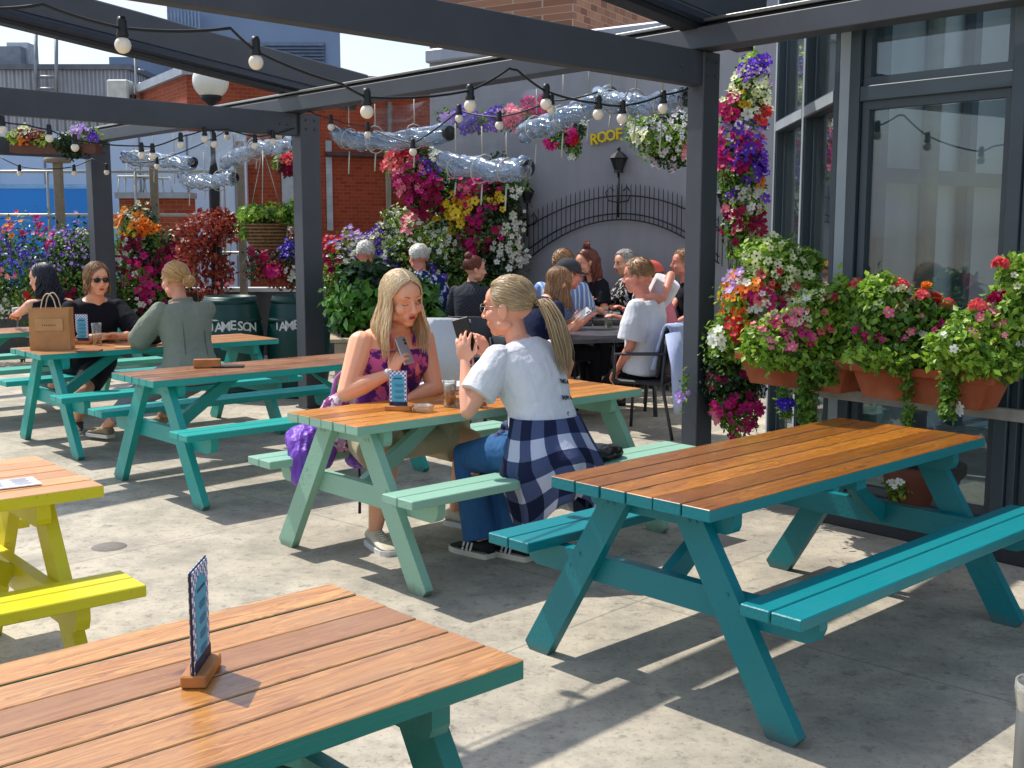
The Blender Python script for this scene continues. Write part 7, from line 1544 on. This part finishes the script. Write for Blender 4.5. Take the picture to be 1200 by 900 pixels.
# hoodie on the boy's chair
HD = clothmat('pale blue sweatshirt', (176, 188, 222)); hy_ = yawto((-.88, .45)); hb_ = Vector((AT(760, 400, 9.25).x, 9.26, 0)); m = MB(); Mh_ = TR(hb_) @ Rz(hy_)
vs = []; fs = []; nu, nv = 16, 22
path = [(-.17, .55), (-.21, .75), (-.255, .875), (-.285, .90), (-.315, .875), (-.33, .75), (-.335, .60), (-.34, .45), (-.345, .30)]
for i in range(nv + 1):
    s_ = i / nv * (len(path) - 1); k = min(int(s_), len(path) - 2); f_ = s_ - k; y_ = path[k][0] + (path[k + 1][0] - path[k][0]) * f_; z_ = path[k][1] + (path[k + 1][1] - path[k][1]) * f_
    for j in range(nu + 1):
        a = -1 + 2 * j / nu; wdt = .25 - .10 * max(0, i / nv - .55); vs.append((a * wdt + .02 * math.sin(i * .5), y_ + .045 * a * a * (1 if i / nv < .6 else .2) - .012 * math.sin(j * 1.7 + i * .3), z_ - .05 * abs(math.sin(j * .8)) * (i / nv > .85)))
for i in range(nv):
    for j in range(nu): fs.append((i * (nu + 1) + j, i * (nu + 1) + j + 1, (i + 1) * (nu + 1) + j + 1, (i + 1) * (nu + 1) + j))
hd_ = thing('hoodie', 'pale blue hooded sweatshirt hanging over the back of the black armchair', 'sweatshirt', hb_, hy_); ob = obj('hoodie_body', MB().add(vs, fs, 0, True), HD, hd_); so = ob.modifiers.new('s', 'SOLIDIFY'); so.thickness = .02
obj('sleeve', MB().tube([(-.22, -.28, .84), (-.26, -.34, .6), (-.25, -.35, .35), (-.22, -.34, .22)], [.06, .055, .05, .036], 12), HD, hd_); obj('sleeve', MB().tube([(.22, -.28, .84), (.25, -.34, .66), (.22, -.35, .5)], [.06, .055, .04], 12), HD, hd_)
def on(px, py): return G(px, py, .743)
glass(on(706, 362), 'tall golden beer on the farther cafe table', .042, .20, .86, BEER, .025, 'beer glass')
glass(on(691, 378), 'glass of dark cola with ice on the nearer cafe table', .038, .15, .55, COLA, 0, 'cola glass')
glass(on(713, 384), 'clear glass with pale lime dregs at the front of the nearer cafe table', .042, .155, .35, LIMEJ, 0)
glass(on(657, 378), 'small glass with a lime drink in front of the slate blue t-shirt', .038, .14, .5, LIMEJ, 0)
glass(on(678, 384), 'slim empty glass beside the white phone', .028, .17, .1, None)
glass(on(741, 372), 'clear straight glass in front of the boy in white', .034, .14, .3, None)
t = thing('cola_bottle', 'small dark cola bottle with a red label beside the grey haired man', 'bottle', on(727, 365)); obj('bottle_body', MB().lathe([(0, 0), (.03, 0), (.031, .09), (.026, .12), (.013, .16), (.012, .19), (0, .19)], 18), plain('dark cola glass', (30, 12, 8), .15, bump=0), t); obj('bottle_label', MB().lathe([(.0315, .035), (.0325, .036), (.0325, .08), (.0315, .081)], 18), plain('red label', (206, 30, 34), .5, bump=0), t)
t = thing('red_napkin', 'crumpled pinkish red napkin on the farther cafe table', 'napkin', on(702, 367)); m = MB(); m.ell((0, 0, .016), (.12, .07, .018), 16, 8); m.ell((.05, .02, .02), (.06, .05, .016), 12, 8); ob = obj('cloth', m, clothmat('red napkin cloth', (206, 50, 84)), t); remesh(ob, .009, 1, .02, .04)
# ashtray bin at the right edge
aq = AT(1224, 800, 2.35); t = thing('ashtray_bin', 'grey cylindrical bin with a clear rim at the bottom right corner', 'bin', (aq.x, aq.y, 0)); hh = aq.z
GM = plain('galvanised grey tube', (112, 112, 110), .4, .4, .1, 5)
obj('bin_body', MB().lathe([(0, 0), (.04, 0), (.04, hh - .36), (.052, hh - .28), (.052, hh - .06), (.046, hh - .055), (0, hh - .06)], 24), GM, t)
obj('rim', MB().lathe([(.052, hh - .06), (.058, hh - .02), (.057, hh), (.052, hh), (.053, hh - .02), (.048, hh - .055)], 24), glassmat('clear rim', (230, 232, 232), 2.5, .25, (226, 220, 206)), t)

# litter on the ground
n_ = 150; xs = rng.uniform(-3.5, 3.2, n_); ys = rng.uniform(2.6, 9.5, n_); near = rng.random(n_) < .4; ang = rng.uniform(0, 1, n_)
for i in range(n_):
    if near[i]: u_ = rng.uniform(-.4, 2.4); q_ = F0 + FU * u_ + FN * rng.uniform(.1, .9); xs[i] = q_.x; ys[i] = q_.y
Pn = np.stack([xs, ys, np.full(n_, .006)], 1); Nn = np.tile(np.array([0., 0., 1.]), (n_, 1)); V_, k_ = scatter(LEAF, LEAF_F, Pn, Nn, rng.uniform(.008, .022, n_), tilt=.12)
V_[:, 2] = np.maximum(V_[:, 2], .004)
tag(obj('fallen_petals', scatmesh('fallen_petals', [(V_, k_, LEAF_F, 0)]), islandmat('dry leaf bits', [(96, 70, 40), (150, 60, 90), (120, 110, 60), (70, 54, 38), (200, 190, 170)], .8)), 'small fallen petals and dry leaf bits scattered on the concrete', 'leaf litter', None, 'stuff')
